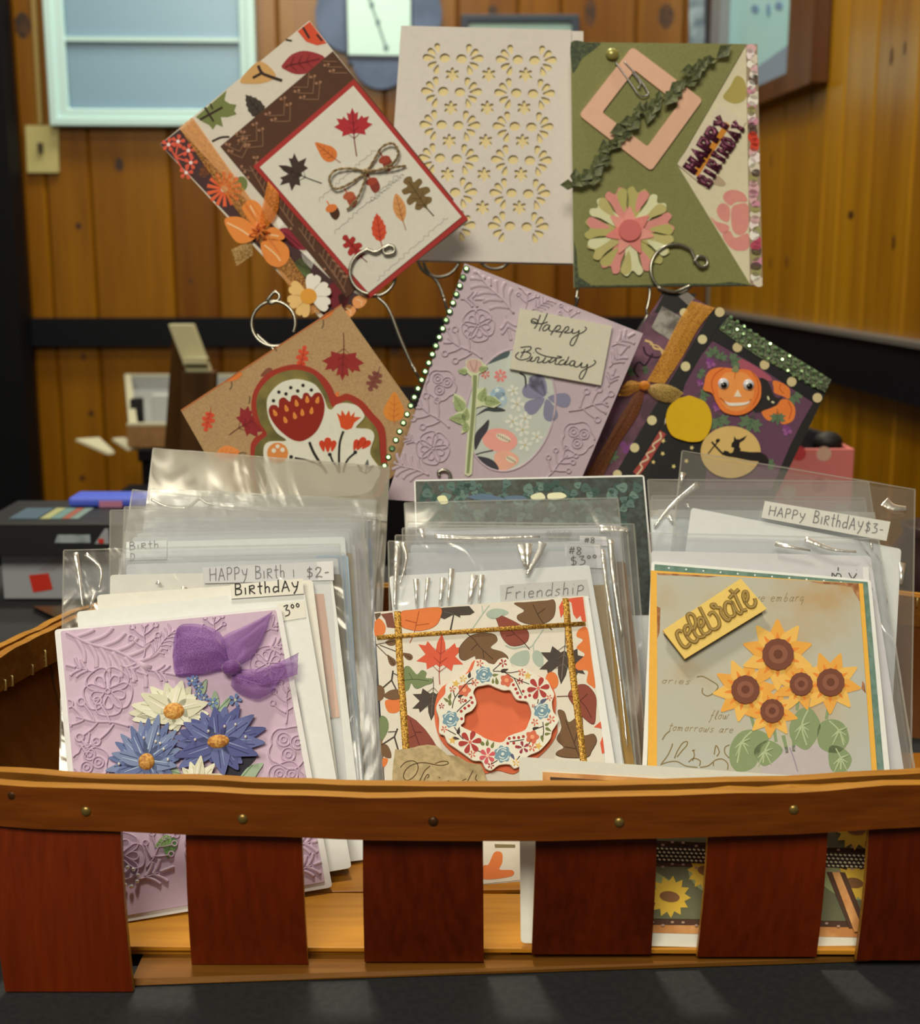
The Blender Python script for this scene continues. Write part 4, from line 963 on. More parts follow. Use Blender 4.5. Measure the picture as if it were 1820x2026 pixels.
# twine bow
M_twine = speck('jute_twine', (96, 74, 44), (156, 128, 84), 700, .8, bumpk=.8)
def twine(pts, h, r=.0009):
    base_ = cr(pts, 8); m = MB(); P = []; n = len(base_)
    for i, q in enumerate(base_): l = C.loc([q])[0]; P.append(fH1.w(l[0], l[1], h+.0025*sin(pi*i/(n-1))))
    for ph in (0, pi):
        s_ = []
        for i, q in enumerate(P):
            t = (P[min(i+1, n-1)]-P[max(i-1, 0)]).normalized(); a = t.orthogonal().normalized(); b = t.cross(a)
            s_.append(q+(a*cos(i*.9+ph)+b*sin(i*.9+ph))*r*.5)
        m.tube(s_, r*.62, M_twine, 6)
    return m
bow = cp
def tp(name, m): return m.build(name, cH1)
tp('twine_loop', twine([(1212, 892), (1130, 875), (1040, 888), (1006, 940), (1040, 990), (1120, 960), (1212, 892)], .0042))
tp('twine_loop', twine([(1212, 892), (1255, 830), (1300, 758), (1360, 738), (1392, 780), (1370, 840), (1290, 880), (1212, 892)], .0042))
tp('twine_tail', twine([(1212, 892), (1290, 884), (1370, 872), (1432, 858)], .0045))
tp('twine_tail', twine([(1212, 892), (1196, 970), (1160, 1050), (1104, 1104)], .0045))
m = MB(); l = C.loc([(1212, 892)])[0]; m.ball(fH1.w(*l, .0055), (.0026, .0022, .0018), M_twine, (fH1.u, fH1.v, fH1.n)); m.build('twine_knot', cH1)
# organza ribbon and its flower
M_org = organza('amber_organza', (210, 140, 58), .42); M_orgd = organza('orange_organza', (216, 120, 24), .6); M_gold = organza('gold_film', (206, 176, 110), .35)
loft(A, [(235, 580), (420, 840), (640, 1150), (820, 1420), (985, 1660)], [(160, 640), (330, 890), (545, 1190), (720, 1450), (890, 1690)], .0030, .0006, M_org).build('organza_ribbon', cH1)
loft(A, [(660, 940), (640, 1030), (620, 1130), (610, 1220)], [(720, 1010), (720, 1080), (690, 1160), (630, 1220)], .0035, .002, M_orgd).build('ribbon_tail', cH1)
loft(A, [(450, 1320), (465, 1365), (480, 1415)], [(560, 1270), (565, 1300), (572, 1350)], .0012, .0015, M_gold).build('ribbon_tail', cH1)
F_ = Art(cH1, fH1, A.T, .0040)
pet = paper(218, 128, 56); pl = paper(234, 186, 132)
for pts, vn in (([(415, 1165), (470, 1140), (540, 1160), (600, 1230), (560, 1280), (480, 1280)], [(430, 1175), (500, 1210), (560, 1250)]), ([(620, 1290), (700, 1265), (770, 1310), (775, 1380), (720, 1425), (650, 1390)], [(640, 1300), (700, 1350), (730, 1390)]),
                ([(515, 1090), (560, 1045), (620, 1080), (640, 1180), (600, 1210), (550, 1160)], [(560, 1080), (590, 1140), (600, 1190)]), ([(650, 1220), (700, 1200), (750, 1245), (740, 1270), (660, 1270)], [(660, 1240), (720, 1250)])):
    F_.piece('flower_petal', [('S', pet, pts), ('C', pl, vn, 8)], h=.0035)
m = MB()
for k in range(9):
    a = k*.7; l0 = A.loc([(612+10*cos(a), 1228+10*sin(a))])[0]; l1 = A.loc([(612+(46+14*(k % 2))*cos(a*1.3), 1228+50*sin(a*1.3))])[0]
    m.tube(cr([fH1.w(*l0, .0042), fH1.w((l0[0]+l1[0])/2, (l0[1]+l1[1])/2, .0075), fH1.w(*l1, .0045)], 4), .0007, M_orgd, 6)
o = m.build('ribbon_tuft', cH1); o['kind'] = 'stuff'
W = Art(cH1, fH1, A.T, .0042); wp = paper(226, 218, 200)
for a in (15, 65, 115): W.piece('daisy_petal', [('S', wp, mo([(0, -.15), (.28, -.55), (.32, -.9), (.1, -1), (0, -.92), (-.12, -1), (-.3, -.85), (-.26, -.5)], 888, 1588, 128, a))])
for a in (200, 250, 300): W.piece('daisy_petal', [('S', paper(222, 178, 106), mo([(0, -.15), (.28, -.55), (.32, -.9), (.1, -1), (0, -.92), (-.12, -1), (-.3, -.85), (-.26, -.5)], 888, 1588, 120, a))])
W.piece('daisy_centre', [('S', paper(214, 146, 54), ell(888, 1588, 46, 44))], h=.0045)

# ------------------------------------------------------------------ lace-cut white card
B = Art(cH2, fH2, (760, 30, .26152), .0016)
outer = B.loc([(130, 86), (1412, 119), (1431, 1882), (5, 1852)])
holes = []
def hl(pts): holes.append(B.loc(pts))
for r in range(6):
    y = 330+252*r-2*max(0, r-4); dx = -12*r
    for cx, dy in ((521+dx, 0), (1073+dx, 12)):
        for sgn in (-1, 1):
            ox = cx+sgn*63; oy = y+dy+(0 if sgn < 0 else 6)
            hl(ell(ox, oy, 40, 35, 0, 12))
            for px_, py_, L_, ang in ((-54, -74, 78, 168), (-94, -44, 80, 128), (-118, -2, 100, 92), (-92, 48, 80, 55), (-60, 84, 78, 16)):
                hl(mo(DROP[::2], ox-sgn*px_, oy+py_, L_, ang if sgn < 0 else -ang, 1.2))
for r in range(5):
    y = 456+251*r; dx = -12*r
    for cx in (515, 790, 1068):
        hl([(cx+dx+(26+30*abs(cos(3*t))**1.2)*sin(t), y-(26+30*abs(cos(3*t))**1.2)*cos(t)) for t in [2*pi*k/36 for k in range(36)]])
holes = [[q for q in h] for h in holes]
M_lace = paper(202, 189, 170); M_back = paper(216, 192, 132)
m = MB(); m.holes(fH2, outer, holes, .0008, .0016, M_lace); m.build('cut_front', cH2)
m = MB(); m.poly(fH2, B.loc([(128, 84), (1508, 118), (1508, 208), (1412, 212), (1434, 1888), (2, 1856)]), -.0016, -.0008, M_lace); m.build('card_back', cH2)
m = MB(); m.poly(fH2, B.loc([(190, 150), (1370, 170), (1390, 1800), (80, 1790)]), -.0007, -.0003, M_back); m.build('cream_insert', cH2)
m = MB(); m.poly(fH2, B.loc([(128, 86), (160, 87), (45, 1853), (4, 1852)]), -.0007, .0007, M_lace); m.build('fold_spine', cH2)

# ------------------------------------------------------------------ olive green card
A = Art(cH3, fH3, (1100, 60, .26651), .0003)
pB = A.piece('card_base', [('P', paper(206, 192, 152), [(108, 92), (1490, 105), (1532, 1896), (132, 1912)])], h=-.0009, th=.0010)
B = Art(cH3, fH3, A.T, .0002)
pinkp = paper(206, 132, 116); ol = paper(164, 146, 76)
B.piece('printed_petal', [('S', ol, [(1240, 500), (1290, 420), (1340, 340), (1400, 380), (1410, 500), (1330, 545)])])
B.piece('printed_leaf', [('S', paper(172, 148, 116), [(1150, 1130), (1200, 1080), (1260, 1140), (1220, 1160)])])
for p in ([(1240, 1250), (1260, 1200), (1320, 1185), (1390, 1210), (1418, 1270), (1340, 1275), (1290, 1300)], [(1192, 1340), (1215, 1290), (1260, 1290), (1290, 1330), (1280, 1420), (1220, 1400)], [(1300, 1330), (1350, 1290), (1425, 1300), (1425, 1460), (1370, 1520), (1310, 1480)], [(1145, 1385), (1190, 1420), (1280, 1450), (1270, 1500), (1220, 1500)], [(1235, 1520), (1290, 1490), (1330, 1540), (1425, 1510), (1425, 1620), (1340, 1635), (1280, 1600)]):
    B.piece('printed_petal', [('S', pinkp, p)])
sp = B.piece('floral_side_strip', [('P', paper(150, 128, 100), [(1408, 108), (1492, 106), (1531, 1894), (1438, 1894)])], h=.0005, th=.0004)
S2 = Art(cH3, fH3, A.T, .00095); random.seed(4)
cols = [(226, 206, 196), (206, 160, 152), (232, 222, 208), (150, 140, 84), (196, 130, 140), (90, 70, 58), (206, 190, 160)]
for k in range(46):
    t = k/45; y = 140+1730*t; xl_, xr_ = 1412+28*t, 1490+38*t; c = cols[random.randrange(7)]
    if .36 < t < .43: c = (196, 62, 40)
    if .80 < t < .86: c = (176, 70, 86)
    x = xl_+(xr_-xl_)*(.25+.5*random.random()); S2.piece('strip_blossom', [('S', paper(*c), [(max(xl_+1, min(xr_-1, px_)), py_) for px_, py_ in ell(x, y, 30+14*random.random(), 28+14*random.random(), 0, 7)])], sp)
G = Art(cH3, fH3, A.T, .0010); M_olive = speck('olive_card', (112, 110, 58), (122, 118, 64), 900, .7)
G.piece('green_front', [('P', M_olive, [(108, 92), (1408, 108), (895, 1000), (1440, 1894), (132, 1910)])], h=.0008, th=.0006)
M_inked = speck('inked_edge', (44, 52, 34), (70, 78, 46), 500, .7)
G.piece('inked_corner', [('S', M_inked, [(112, 96), (240, 98), (330, 100), (280, 150), (240, 180), (190, 220), (150, 290), (118, 310)])], h=.00142)
G.piece('inked_edge', [('P', M_inked, [(130, 1560), (150, 1640), (158, 1760), (165, 1830), (260, 1896), (600, 1894), (900, 1880), (1150, 1886), (1300, 1870), (1440, 1894), (132, 1910)])], h=.00142)
# pink square
m = MB(); so = rounded(A.loc([(560, 135), (1082, 528), (700, 1056), (166, 642)]), .0035, 5); si = rounded(A.loc([(578, 308), (902, 560), (672, 874), (338, 622)]), .0018, 4)
m.holes(fH3, so, [si], .0015, .0032, paper(212, 164, 130)); m.build('pink_square', cH3)
# beaded pin and paper clip
M_steel = plain('pin_steel', (150, 140, 130), .25, .9)
m = MB(); m.ball(A.pt(410, 190, .0035), (.0046, .0042, .0030), plain('gold_bead', (150, 138, 72), .3, .3), (fH3.u, fH3.v, fH3.n), 14, 8); m.build('pin_bead', cH3)
m = MB(); m.tube([A.pt(x, y, .0042) for x, y in cr([(432, 250), (500, 345), (560, 430), (600, 490), (640, 508), (676, 490), (660, 450), (590, 350), (500, 250)], 5)], .00055, M_steel, 6); m.build('safety_pin', cH3)
m = MB(); m.tube([A.pt(x, y, .0040) for x, y in cr([(560, 330), (620, 410), (600, 440), (625, 445)], 5)], .0004, M_steel, 6); m.build('pin_clasp', cH3)
# leaf vine
M_vine = speck('vine_green', (66, 72, 42), (98, 100, 60), 300, .55)
vp = cr([(1190, 225), (1060, 300), (960, 420), (880, 470), (760, 530), (640, 640), (540, 720), (470, 830), (370, 920), (290, 1030), (210, 1130), (130, 1175)], 6)
m = MB(); m.tube([A.pt(x, y, .0045+.0008*sin(i)) for i, (x, y) in enumerate(vp)], .0006, M_vine, 6); m.build('vine_stem', cH3)
random.seed(11)
for i in range(1, len(vp), 2):
    x, y = vp[i]
    for sg in (-1, 1):
        a = radians(-40+sg*random.uniform(50, 100)); L_ = random.uniform(80, 140)
        dx, dy = cos(a)*L_*sg, sin(a)*L_
        dx, dy = L_*cos(radians(135 if sg > 0 else -55)+random.uniform(-.9, .9)), L_*sin(radians(135 if sg > 0 else -55)+random.uniform(-.9, .9))
        nx, ny = -dy*.34, dx*.34; hz = .0045+random.uniform(.0005, .004); m = MB()
        P = [A.pt(x, y, .0045), A.pt(x+dx*.5+nx, y+dy*.5+ny, hz+.001), A.pt(x+dx, y+dy, hz), A.pt(x+dx*.5-nx, y+dy*.5-ny, hz+.001), A.pt(x+dx*.5, y+dy*.5, hz-.0004)]
        m.add(P, [[0, 1, 4], [1, 2, 4], [2, 3, 4], [3, 0, 4]], M_vine); m.build('vine_leaf', cH3, solid=.0003)
# layered paper flower
flc = [(172, 160, 92), (206, 200, 150), (206, 132, 116), (178, 164, 100)]
HEART = cr([(0, .1), (.14, -.3), (.2, -.7), (.3, -.92), (.16, -1.02), (0, -.9), (-.16, -1.02), (-.3, -.92), (-.2, -.7), (-.14, -.3)], 3, True)
for k in range(11):
    a = 12+360*k/11; c = flc[k % 4]; c2 = flc[(k+2) % 4]; hh = .0022+.0007*(k % 2)
    A.piece('flower_petal', [('P', paper(*c), mo(HEART, 540, 1500, 325, a, .80)), ('S', paper(*c2), mo([(.05, -.45), (.2, -.7), (.27, -.9), (.16, -.98), (.02, -.86)], 540, 1500, 325, a))], h=hh, th=.0004)
for k in range(7): A.piece('inner_petal', [('P', paper(208, 122, 108) if k % 2 else paper(214, 142, 122), mo(SPADE, 540+95*sin(2*pi*k/7), 1500-95*cos(2*pi*k/7), 88, 360*k/7, 1.0))], h=.0036+.0003*(k % 2), th=.0004)
m = MB(); m.poly(fH3, A.loc(ell(538, 1500, 82, 80, 0, 24)), .0042, .0062, paper(192, 96, 88, .4)); m.build('button_centre', cH3, bevel=.0006)
# glitter letter sticker
M_glit = speck('purple_glitter', (66, 24, 36), (104, 46, 66), 900, .22, metal=.5, bumpk=.6)
S = Art(cH3, fH3, (1330, 200, .08884), .0012)
m = MB(); m.poly(fH3, S.loc([(90, 1410), (1040, 60), (1640, 470), (760, 1960)]), .0010, .0013, paper(206, 190, 156)); m.build('sticker_backing', cH3)
M_orf = plain('orange_foil', (206, 130, 40), .3, .4)
m = MB(); m.poly(fH3, S.loc([(440, 1600), (1180, 480), (1280, 560), (560, 1700)]), .0013, .0016, M_orf); m.build('sticker_foil', cH3)
BLK = {'H': [[(0, 0), (0, 1)], [(.8, 0), (.8, 1)], [(0, .5), (.8, .5)]], 'A': [[(0, 1), (.4, 0), (.8, 1)], [(.2, .65), (.6, .65)]], 'P': [[(0, 1), (0, 0), (.65, .02), (.75, .28), (.65, .52), (0, .55)]], 'Y': [[(0, 0), (.4, .5), (.8, 0)], [(.4, .5), (.4, 1)]],
       'B': [[(0, 0), (0, 1), (.65, .98), (.75, .75), (.55, .5), (0, .5), (.55, .48), (.68, .25), (.55, .02), (0, 0)]], 'I': [[(.35, 0), (.35, 1)]], 'R': [[(0, 1), (0, 0), (.65, .02), (.72, .28), (.6, .5), (0, .52), (.35, .52), (.75, 1)]], 'T': [[(0, 0), (.8, 0)], [(.4, 0), (.4, 1)]], 'D': [[(0, 0), (0, 1), (.5, .95), (.78, .5), (.5, .05), (0, 0)]]}
def block_word(word, x0, y0, x1, y1, hgt):
    L_ = sqrt((x1-x0)**2+(y1-y0)**2); ux, uy = (x1-x0)/L_, (y1-y0)/L_; step = L_/len(word)
    for i, ch in enumerate(word):
        m = MB()
        for s_ in BLK[ch]:
            q = [(x0+ux*(i*step+a*step*.78)-uy*b*hgt*1, y0+uy*(i*step+a*step*.78)+ux*b*hgt) for a, b in s_]
            m.line(fH3, S.loc(q), step*.52*S.unit(800, 1000), .0014, .0030, M_glit, None, True)
        m.build('glitter_letter', cH3)
block_word('HAPPY', 250, 1420, 1060, 270, 330)
block_word('BIRTHDAY', 560, 1760, 1400, 400, 300)

# ------------------------------------------------------------------ kraft card with a tulip cut-out
A = Art(cH4, fH4, (340, 560, .27473), .0005)
for a in (leaf(MAPLE, 1235, 555, 150, 183, paper(140, 40, 36), paper(104, 30, 28), .6, 1.05, .04), leaf(OAK, 940, 540, 92, 12, ORED, paper(150, 44, 30), .1, .9, .06), leaf(OAK, 1462, 695, 92, 205, paper(122, 66, 52), paper(100, 52, 42), .4, 1.1),
          leaf(SPADE, 1600, 900, 118, 2, paper(206, 126, 48), paper(180, 96, 40), .3, 1.2, .04), leaf(MAPLE, 545, 1010, 130, 60, paper(136, 38, 40), paper(104, 28, 30), .5), leaf(OAK, 265, 985, 88, 195, ORED, paper(160, 50, 34), .35, 1.0),
          leaf(OVAL, 400, 1230, 92, 82, paper(216, 128, 62), paper(190, 104, 50), .4, 1.5, .04)): A.piece('printed_leaf', a)
for p in ([(395, 700), (470, 655), (510, 650), (480, 690), (420, 710)], [(1070, 250), (1165, 190), (1150, 230), (1090, 262)], [(640, 665), (690, 612), (725, 622), (715, 655), (660, 672)], [(1180, 790), (1205, 785), (1195, 830), (1180, 815)]):
    A.piece('printed_leaf', [('S', ORANGE if p[0][0] != 640 else paper(120, 70, 46), p)])
for p in ([(430, 710), (432, 745), (415, 768)], [(1090, 265), (1092, 300), (1080, 328)], [(735, 470), (750, 478), (755, 495)], [(560, 815), (562, 840), (556, 870)], [(480, 1230), (510, 1222), (540, 1228)]): A.piece('printed_stem', [('C', paper(96, 78, 52), p, 9)])
A.piece('inked_edge', [('P', paper(176, 104, 56), [(64, 915), (1222, 152), (1226, 160), (70, 925)])])
d1 = [(575, 900), (590, 790), (650, 690), (740, 625), (880, 588), (1000, 610), (1090, 670), (1150, 745), (1190, 820), (1265, 798), (1370, 850), (1450, 940), (1530, 1040), (1545, 1200), (1540, 1420), (1420, 1560), (700, 1560), (590, 1420), (568, 1200), (595, 1120), (655, 1075), (600, 1000)]
d2 = [(612, 880), (630, 790), (690, 710), (770, 655), (890, 628), (1000, 650), (1060, 700), (1120, 800), (1165, 900), (1260, 848), (1350, 900), (1400, 960), (1480, 1060), (1500, 1200), (1500, 1420), (1380, 1545), (720, 1545), (612, 1420), (602, 1210), (640, 1140), (690, 1090), (640, 1010)]
d3 = [(690, 862), (720, 790), (790, 725), (880, 698), (960, 705), (1040, 740), (1095, 820), (1125, 900), (1155, 915), (1190, 880), (1260, 868), (1340, 890), (1388, 950), (1380, 985), (1330, 1040), (1350, 1050), (1430, 1058), (1462, 1110), (1432, 1230), (1500, 1340), (1480, 1420), (1350, 1530), (740, 1530), (690, 1420), (672, 1300), (668, 1190), (710, 1145), (830, 1138), (760, 1080), (705, 980)]
A.piece('red_cutout', [('S', paper(150, 48, 34), d1, 4)], h=.0006, th=.0008)
A.piece('olive_cutout', [('S', speck('olive_ink', (86, 78, 30), (120, 104, 44), 60, .7), d2, 4)], h=.0015, th=.0007)
cc = A.piece('cream_cutout', [('S', paper(210, 202, 174), d3, 4)], h=.0023, th=.0007)
C = Art(cH4, fH4, A.T, .00305)
tu = C.piece('printed_tulip', [('S', paper(134, 34, 22), [(703, 925), (722, 885), (760, 885), (775, 900), (780, 845), (815, 828), (855, 858), (868, 818), (905, 812), (940, 838), (955, 800), (985, 796), (1010, 825), (1035, 798), (1078, 800), (1105, 880), (1092, 980), (1040, 1080), (950, 1140), (870, 1130), (780, 1062), (725, 990)])], cc)
Cs = Art(cH4, fH4, A.T, .00312)
for x, y, r in ((748, 938, -25), (830, 905, -18), (903, 868, -12), (980, 842, -5), (1055, 846, 12), (822, 988, -20), (890, 958, -14), (945, 935, -4), (1012, 922, 6)): Cs.piece('printed_seed', [('P', paper(216, 138, 62), mo(DROP, x, y, 52, r, 1.1)), ('P', paper(206, 116, 40), mo(DROP, x, y+4, 30, r, 1.0))], tu)
for x, y in ((738, 852), (777, 790), (828, 803), (862, 758), (912, 782), (950, 742), (1010, 775)): C.piece('printed_dot', [('E', BLACK, x, y, 13)], cc)
for p, w in (([(995, 1148), (1030, 1230), (1100, 1340), (1120, 1370)], 20), ([(890, 1262), (980, 1280), (1060, 1310), (1110, 1350)], 14), ([(1240, 1070), (1215, 1150), (1208, 1260), (1212, 1370)], 17), ([(1325, 1225), (1275, 1270), (1250, 1320), (1240, 1370)], 15), ([(1145, 1240), (1165, 1290), (1195, 1330), (1205, 1370)], 15)): C.piece('printed_stem', [('C', BLACK, p, w)], cc)
for x, y in ((865, 1255), (1142, 1238), (1325, 1222)): C.piece('printed_dot', [('E', BLACK, x, y, 14)], cc)
C.piece('printed_bud', [('P', paper(198, 72, 30), [(1192, 938), (1222, 960), (1228, 918), (1256, 958), (1280, 920), (1292, 964), (1322, 930), (1316, 968), (1368, 970), (1318, 1010), (1300, 1050), (1260, 1062), (1222, 1045), (1212, 1000)])], cc)
for bx_, by_, r in ((1128, 1178, 0), (1365, 1170, 32)):
    for dx, rr, s_ in ((-38, -14, .85), (38, 14, .85), (0, 0, 1.1)): C.piece('printed_bud', [('P', paper(190, 58, 28), mo(DROP, bx_+dx, by_+(0 if dx else -8), 100*s_, r+rr+180, 1.0))], cc)
C.piece('printed_berry', [('E', paper(206, 126, 62), 768, 1228, 76), ('E', CREAM, 740, 1210, 16), ('E', CREAM, 768, 1180, 15), ('E', CREAM, 803, 1205, 16)], cc)
for x, y, r in ((1410, 1300, 10), (1355, 1330, -40), (1440, 1330, 60)): C.piece('printed_leaf', [('P', paper(92, 98, 90), mo(DROP, x, y, 56, r, 1.0)), ('L', BLACK, [(x, y+20), (1398, 1375)], 8)], cc)

# ------------------------------------------------------------------ embossing shared by the two lavender cards
def emboss(A, parent, kind, cx, cy, size, rot, mat, h, hgt=.0007, w=.10):
    m = MB(); P = lambda *q: mo(q, cx, cy, size, rot); W_ = w*size
    R = lambda pts: A.ridge(m, pts, W_, hgt, mat, h)
    loop = lambda x, y, r, k=9, sy=1.: R(mo([(r*cos(2*pi*i/k), sy*r*sin(2*pi*i/k)) for i in range(k+1)], *P((x, y))[0], size, rot))
    if kind == 'flower':
        for k in range(5):
            a = 2*pi*k/5; c, s_ = cos(a), sin(a); Q = lambda u, v: (u*c-v*s_, u*s_+v*c)
            R(P(*[Q(u, v) for u, v in ((.22, -.28), (.55, -.52), (.9, -.42), (1.0, 0), (.9, .42), (.55, .52), (.22, .28))]))
            R(P(*[Q(u, v) for u, v in ((.16, 0), (.4, -.16), (.66, -.14), (.72, .06), (.55, .18), (.32, .1), (.16, 0))]))
        loop(0, 0, .10)
    elif kind == 'leaves':
        R(P((0, 1), (.05, .4), (-.03, -.3), (.05, -.95)))
        for k in range(6):
            y = .75-.32*k
            for sg in (-1, 1): A_ = P((.02, y), (sg*.26, y-.30), (sg*.52, y-.42)); A.ridge(m, A_, W_*1.5, hgt*.8, mat, h)
        A.ridge(m, P((.05, -.85), (.05, -1.2)), W_*2.2, hgt, mat, h, False)
    elif kind == 'buds':
        R(P((0, 1), (.06, .45), (0, -.1), (.08, -.7)))
        for y, x1, y1 in ((.5, -.55, .12), (.4, .6, -.02), (0, -.5, -.42), (-.1, .5, -.52), (-.45, -.22, -.86), (-.45, .4, -.9)):
            R(P((0, y), (x1*.5, y+(y1-y)*.4), (x1, y1))); loop(x1*1.12, y1-.08, .12)
    elif kind == 'three':
        R(P((0, .8), (.02, .2), (0, -.2)))
        for sg, y in ((-1, .15), (1, .15), (-1, -.2), (1, -.2), (0, -.55)): A.ridge(m, P((0, y+.25), (sg*.3, y-.1), (sg*.55, y-.28) if sg else (0, -1)), W_*2.3, hgt, mat, h)
    elif kind == 'cluster':
        n = 22; R(P(*[((.82+.16*abs(cos(2.5*t)))*cos(t), (.82+.16*abs(cos(2.5*t)))*sin(t)) for t in [2*pi*k/n for k in range(n+1)]]))
        for x, y in ((-.32, -.3), (.3, -.28), (0, .32)): loop(x, y, .13); loop(x, y, .30, 9)
    o = m.build({'flower': 'embossed_flower', 'leaves': 'embossed_leaf_sprig', 'buds': 'embossed_bud_sprig', 'three': 'embossed_leaf_sprig', 'cluster': 'embossed_flower'}[kind], parent); return o

# ------------------------------------------------------------------ lavender Happy Birthday card
A = Art(cH5, fH5, (740, 500, .30769), .00045); ML = paper(182, 160, 158, .6)
A.clip = [(632, 105), (1700, 525), (1320, 1440), (1280, 1580), (115, 1560), (110, 1380)]
for q in (('leaves', 770, 250, 190, -42), ('flower', 668, 468, 105, 10), ('buds', 985, 275, 95, 10), ('buds', 1250, 385, 90, 0), ('three', 620, 300, 90, 90), ('buds', 560, 610, 150, -62), ('cluster', 430, 850, 105, 20), ('three', 860, 470, 95, 168),
          ('buds', 360, 1040, 150, -55), ('flower', 378, 1255, 108, 30), ('leaves', 210, 1380, 150, -70), ('three', 1600, 560, 105, 60), ('three', 1560, 680, 95, 40), ('buds', 1395, 980, 150, 75), ('cluster', 1310, 1190, 110, 10), ('buds', 1180, 1360, 120, 40), ('three', 1525, 810, 70, 20), ('leaves', 1080, 330, 80, 60), ('three', 230, 1205, 60, -60)):
    emboss(A, pH5, *q, ML, .0004, .0013)
m = MB(); m.poly(fH5, A.loc(ell(876, 1012, 278, 398, 14, 48)), .00042, .0006, paper(186, 186, 166)); ov = m.build('oval_window', cH5)
m = MB(); p = A.loc(ell(876, 1012, 281, 401, 14, 49)+[ell(876, 1012, 281, 401, 14, 49)[0]]); m.line(fH5, p, .0016, .0004, .0013, ML, None, True); m.build('window_edge', cH5)
O = Art(cH5, fH5, A.T, .00065)
pe = paper(128, 124, 138)
for a in (-35, 35, 100, 165, 235, 290): O.piece('printed_petal', [('P', pe, mo(DROP, 1105+85*sin(radians(a))*(1 if a > 0 or a < -90 else 1), 930-85*cos(radians(a)), 150, a+180, 1.3))] if a in (-35, 165, 235, 290) or a == 100 else [('P', pe, mo(DROP, 1115, 900, 10, 0))], ov)
O.piece('printed_petal', [('S', pe, [(1000, 800), (1080, 790), (1110, 860), (1100, 920), (1040, 890), (1005, 840)])], ov)
O.piece('printed_leaf', [('S', paper(76, 88, 84), [(720, 720), (800, 660), (870, 632), (860, 670), (810, 690)])], ov)
O.piece('printed_leaf', [('S', paper(62, 58, 60), [(650, 1170), (700, 1110), (738, 1075), (730, 1140), (690, 1200), (650, 1270)])], ov)
O.piece('printed_leaf', [('S', paper(62, 58, 62), [(650, 1310), (730, 1320), (780, 1350), (800, 1398), (730, 1390), (690, 1350)])], ov)
O.piece('printed_leaf', [('S', paper(62, 66, 62), [(655, 1050), (720, 1000), (800, 995), (845, 1018), (780, 1025), (720, 1020)])], ov)
O.piece('printed_stem', [('C', paper(62, 58, 56), [(650, 1300), (700, 1285), (765, 1272)], 9)], ov); O.piece('printed_stem', [('C', paper(52, 48, 44), [(935, 775), (970, 800), (975, 870)], 11)], ov)
O.piece('printed_blossom', blossom(812, 792, 42, 7, paper(214, 120, 108), None), ov); O.piece('printed_blossom', blossom(715, 782, 30, 6, paper(206, 110, 100), None), ov)
O.piece('printed_bud', [('E', paper(150, 168, 172), 795, 905, 50, 38, -20), ('P', paper(206, 210, 196), mo(STAR, 790, 885, 20))], ov); O.piece('printed_bud', [('E', paper(160, 174, 174), 812, 945, 44, 50), ('P', paper(206, 210, 196), mo(STAR, 825, 940, 18))], ov)
for x, y, r in ((920, 975, 48), (970, 1065, 44), (890, 1085, 46), (955, 1140, 48), (970, 1235, 46), (1045, 1185, 40), (895, 888, 38)): O.piece('printed_blossom', blossom(x, y, r, 5, paper(212, 206, 182), paper(196, 176, 120), x % 60, .55, .16), ov)
O.piece('printed_peach', [('E', paper(222, 150, 130), 808, 1206, 115, 76, 8), ('E', paper(214, 196, 162), 830, 1190, 50, 22, 22)]+[('L', BLACK, [(795+14*k, 1168+7*k), (800+14*k, 1182+7*k)], 4) for k in range(6)], ov)
O.piece('printed_peach', [('S', paper(220, 160, 130), [(772, 1300), (850, 1272), (910, 1300), (930, 1340), (870, 1390), (800, 1398)]), ('E', paper(214, 196, 162), 880, 1330, 36, 20, 24)]+[('L', BLACK, [(855+12*k, 1310+7*k), (858+12*k, 1324+7*k)], 4) for k in range(5)], ov)
# paper rose
Ro = Art(cH5, fH5, A.T, .0016); rp = paper(196, 196, 150); rg = paper(126, 132, 84); rl = paper(150, 160, 104)
Ro.piece('rose_backing', [('P', rp, [(592, 770), (544, 776), (560, 750), (590, 735), (588, 700), (630, 682), (680, 690), (700, 712), (732, 738), (720, 758), (672, 782), (664, 870), (680, 880), (700, 872), (722, 900), (730, 925), (780, 928), (818, 972), (770, 1000), (700, 985), (655, 1000), (650, 1100), (628, 1425), (605, 1440), (582, 1425), (600, 1150), (560, 1165), (570, 1110), (480, 1070), (520, 1040), (545, 1020), (505, 960), (515, 905), (560, 925), (590, 960), (592, 1000), (620, 1010), (632, 870), (625, 800)])], h=.0010, th=.0007)
Ro.piece('rose_stem', [('C', rg, [(648, 790), (645, 900), (630, 1100), (612, 1300), (602, 1420)], 26, 18)], h=.0017)
Ro.piece('rose_bud', [('S', paper(196, 158, 138), [(596, 738), (600, 700), (640, 688), (682, 700), (692, 735), (665, 772), (630, 772)]), ('C', paper(168, 128, 112), [(615, 700), (625, 735), (640, 765)], 7), ('C', paper(168, 128, 112), [(660, 700), (655, 735), (645, 765)], 7)], h=.0017)
for x, y, s_, r in ((545, 975, 62, -28), (540, 1068, 58, -88), (590, 1045, 45, 10), (588, 1120, 42, -10), (698, 918, 52, 20), (755, 958, 58, 100), (570, 765, 34, -80), (700, 750, 34, 70)): Ro.piece('rose_leaf', leaf(SPADE, x, y, s_, r, rl, rg, .1, 1.1, .08, 2), h=.0017)
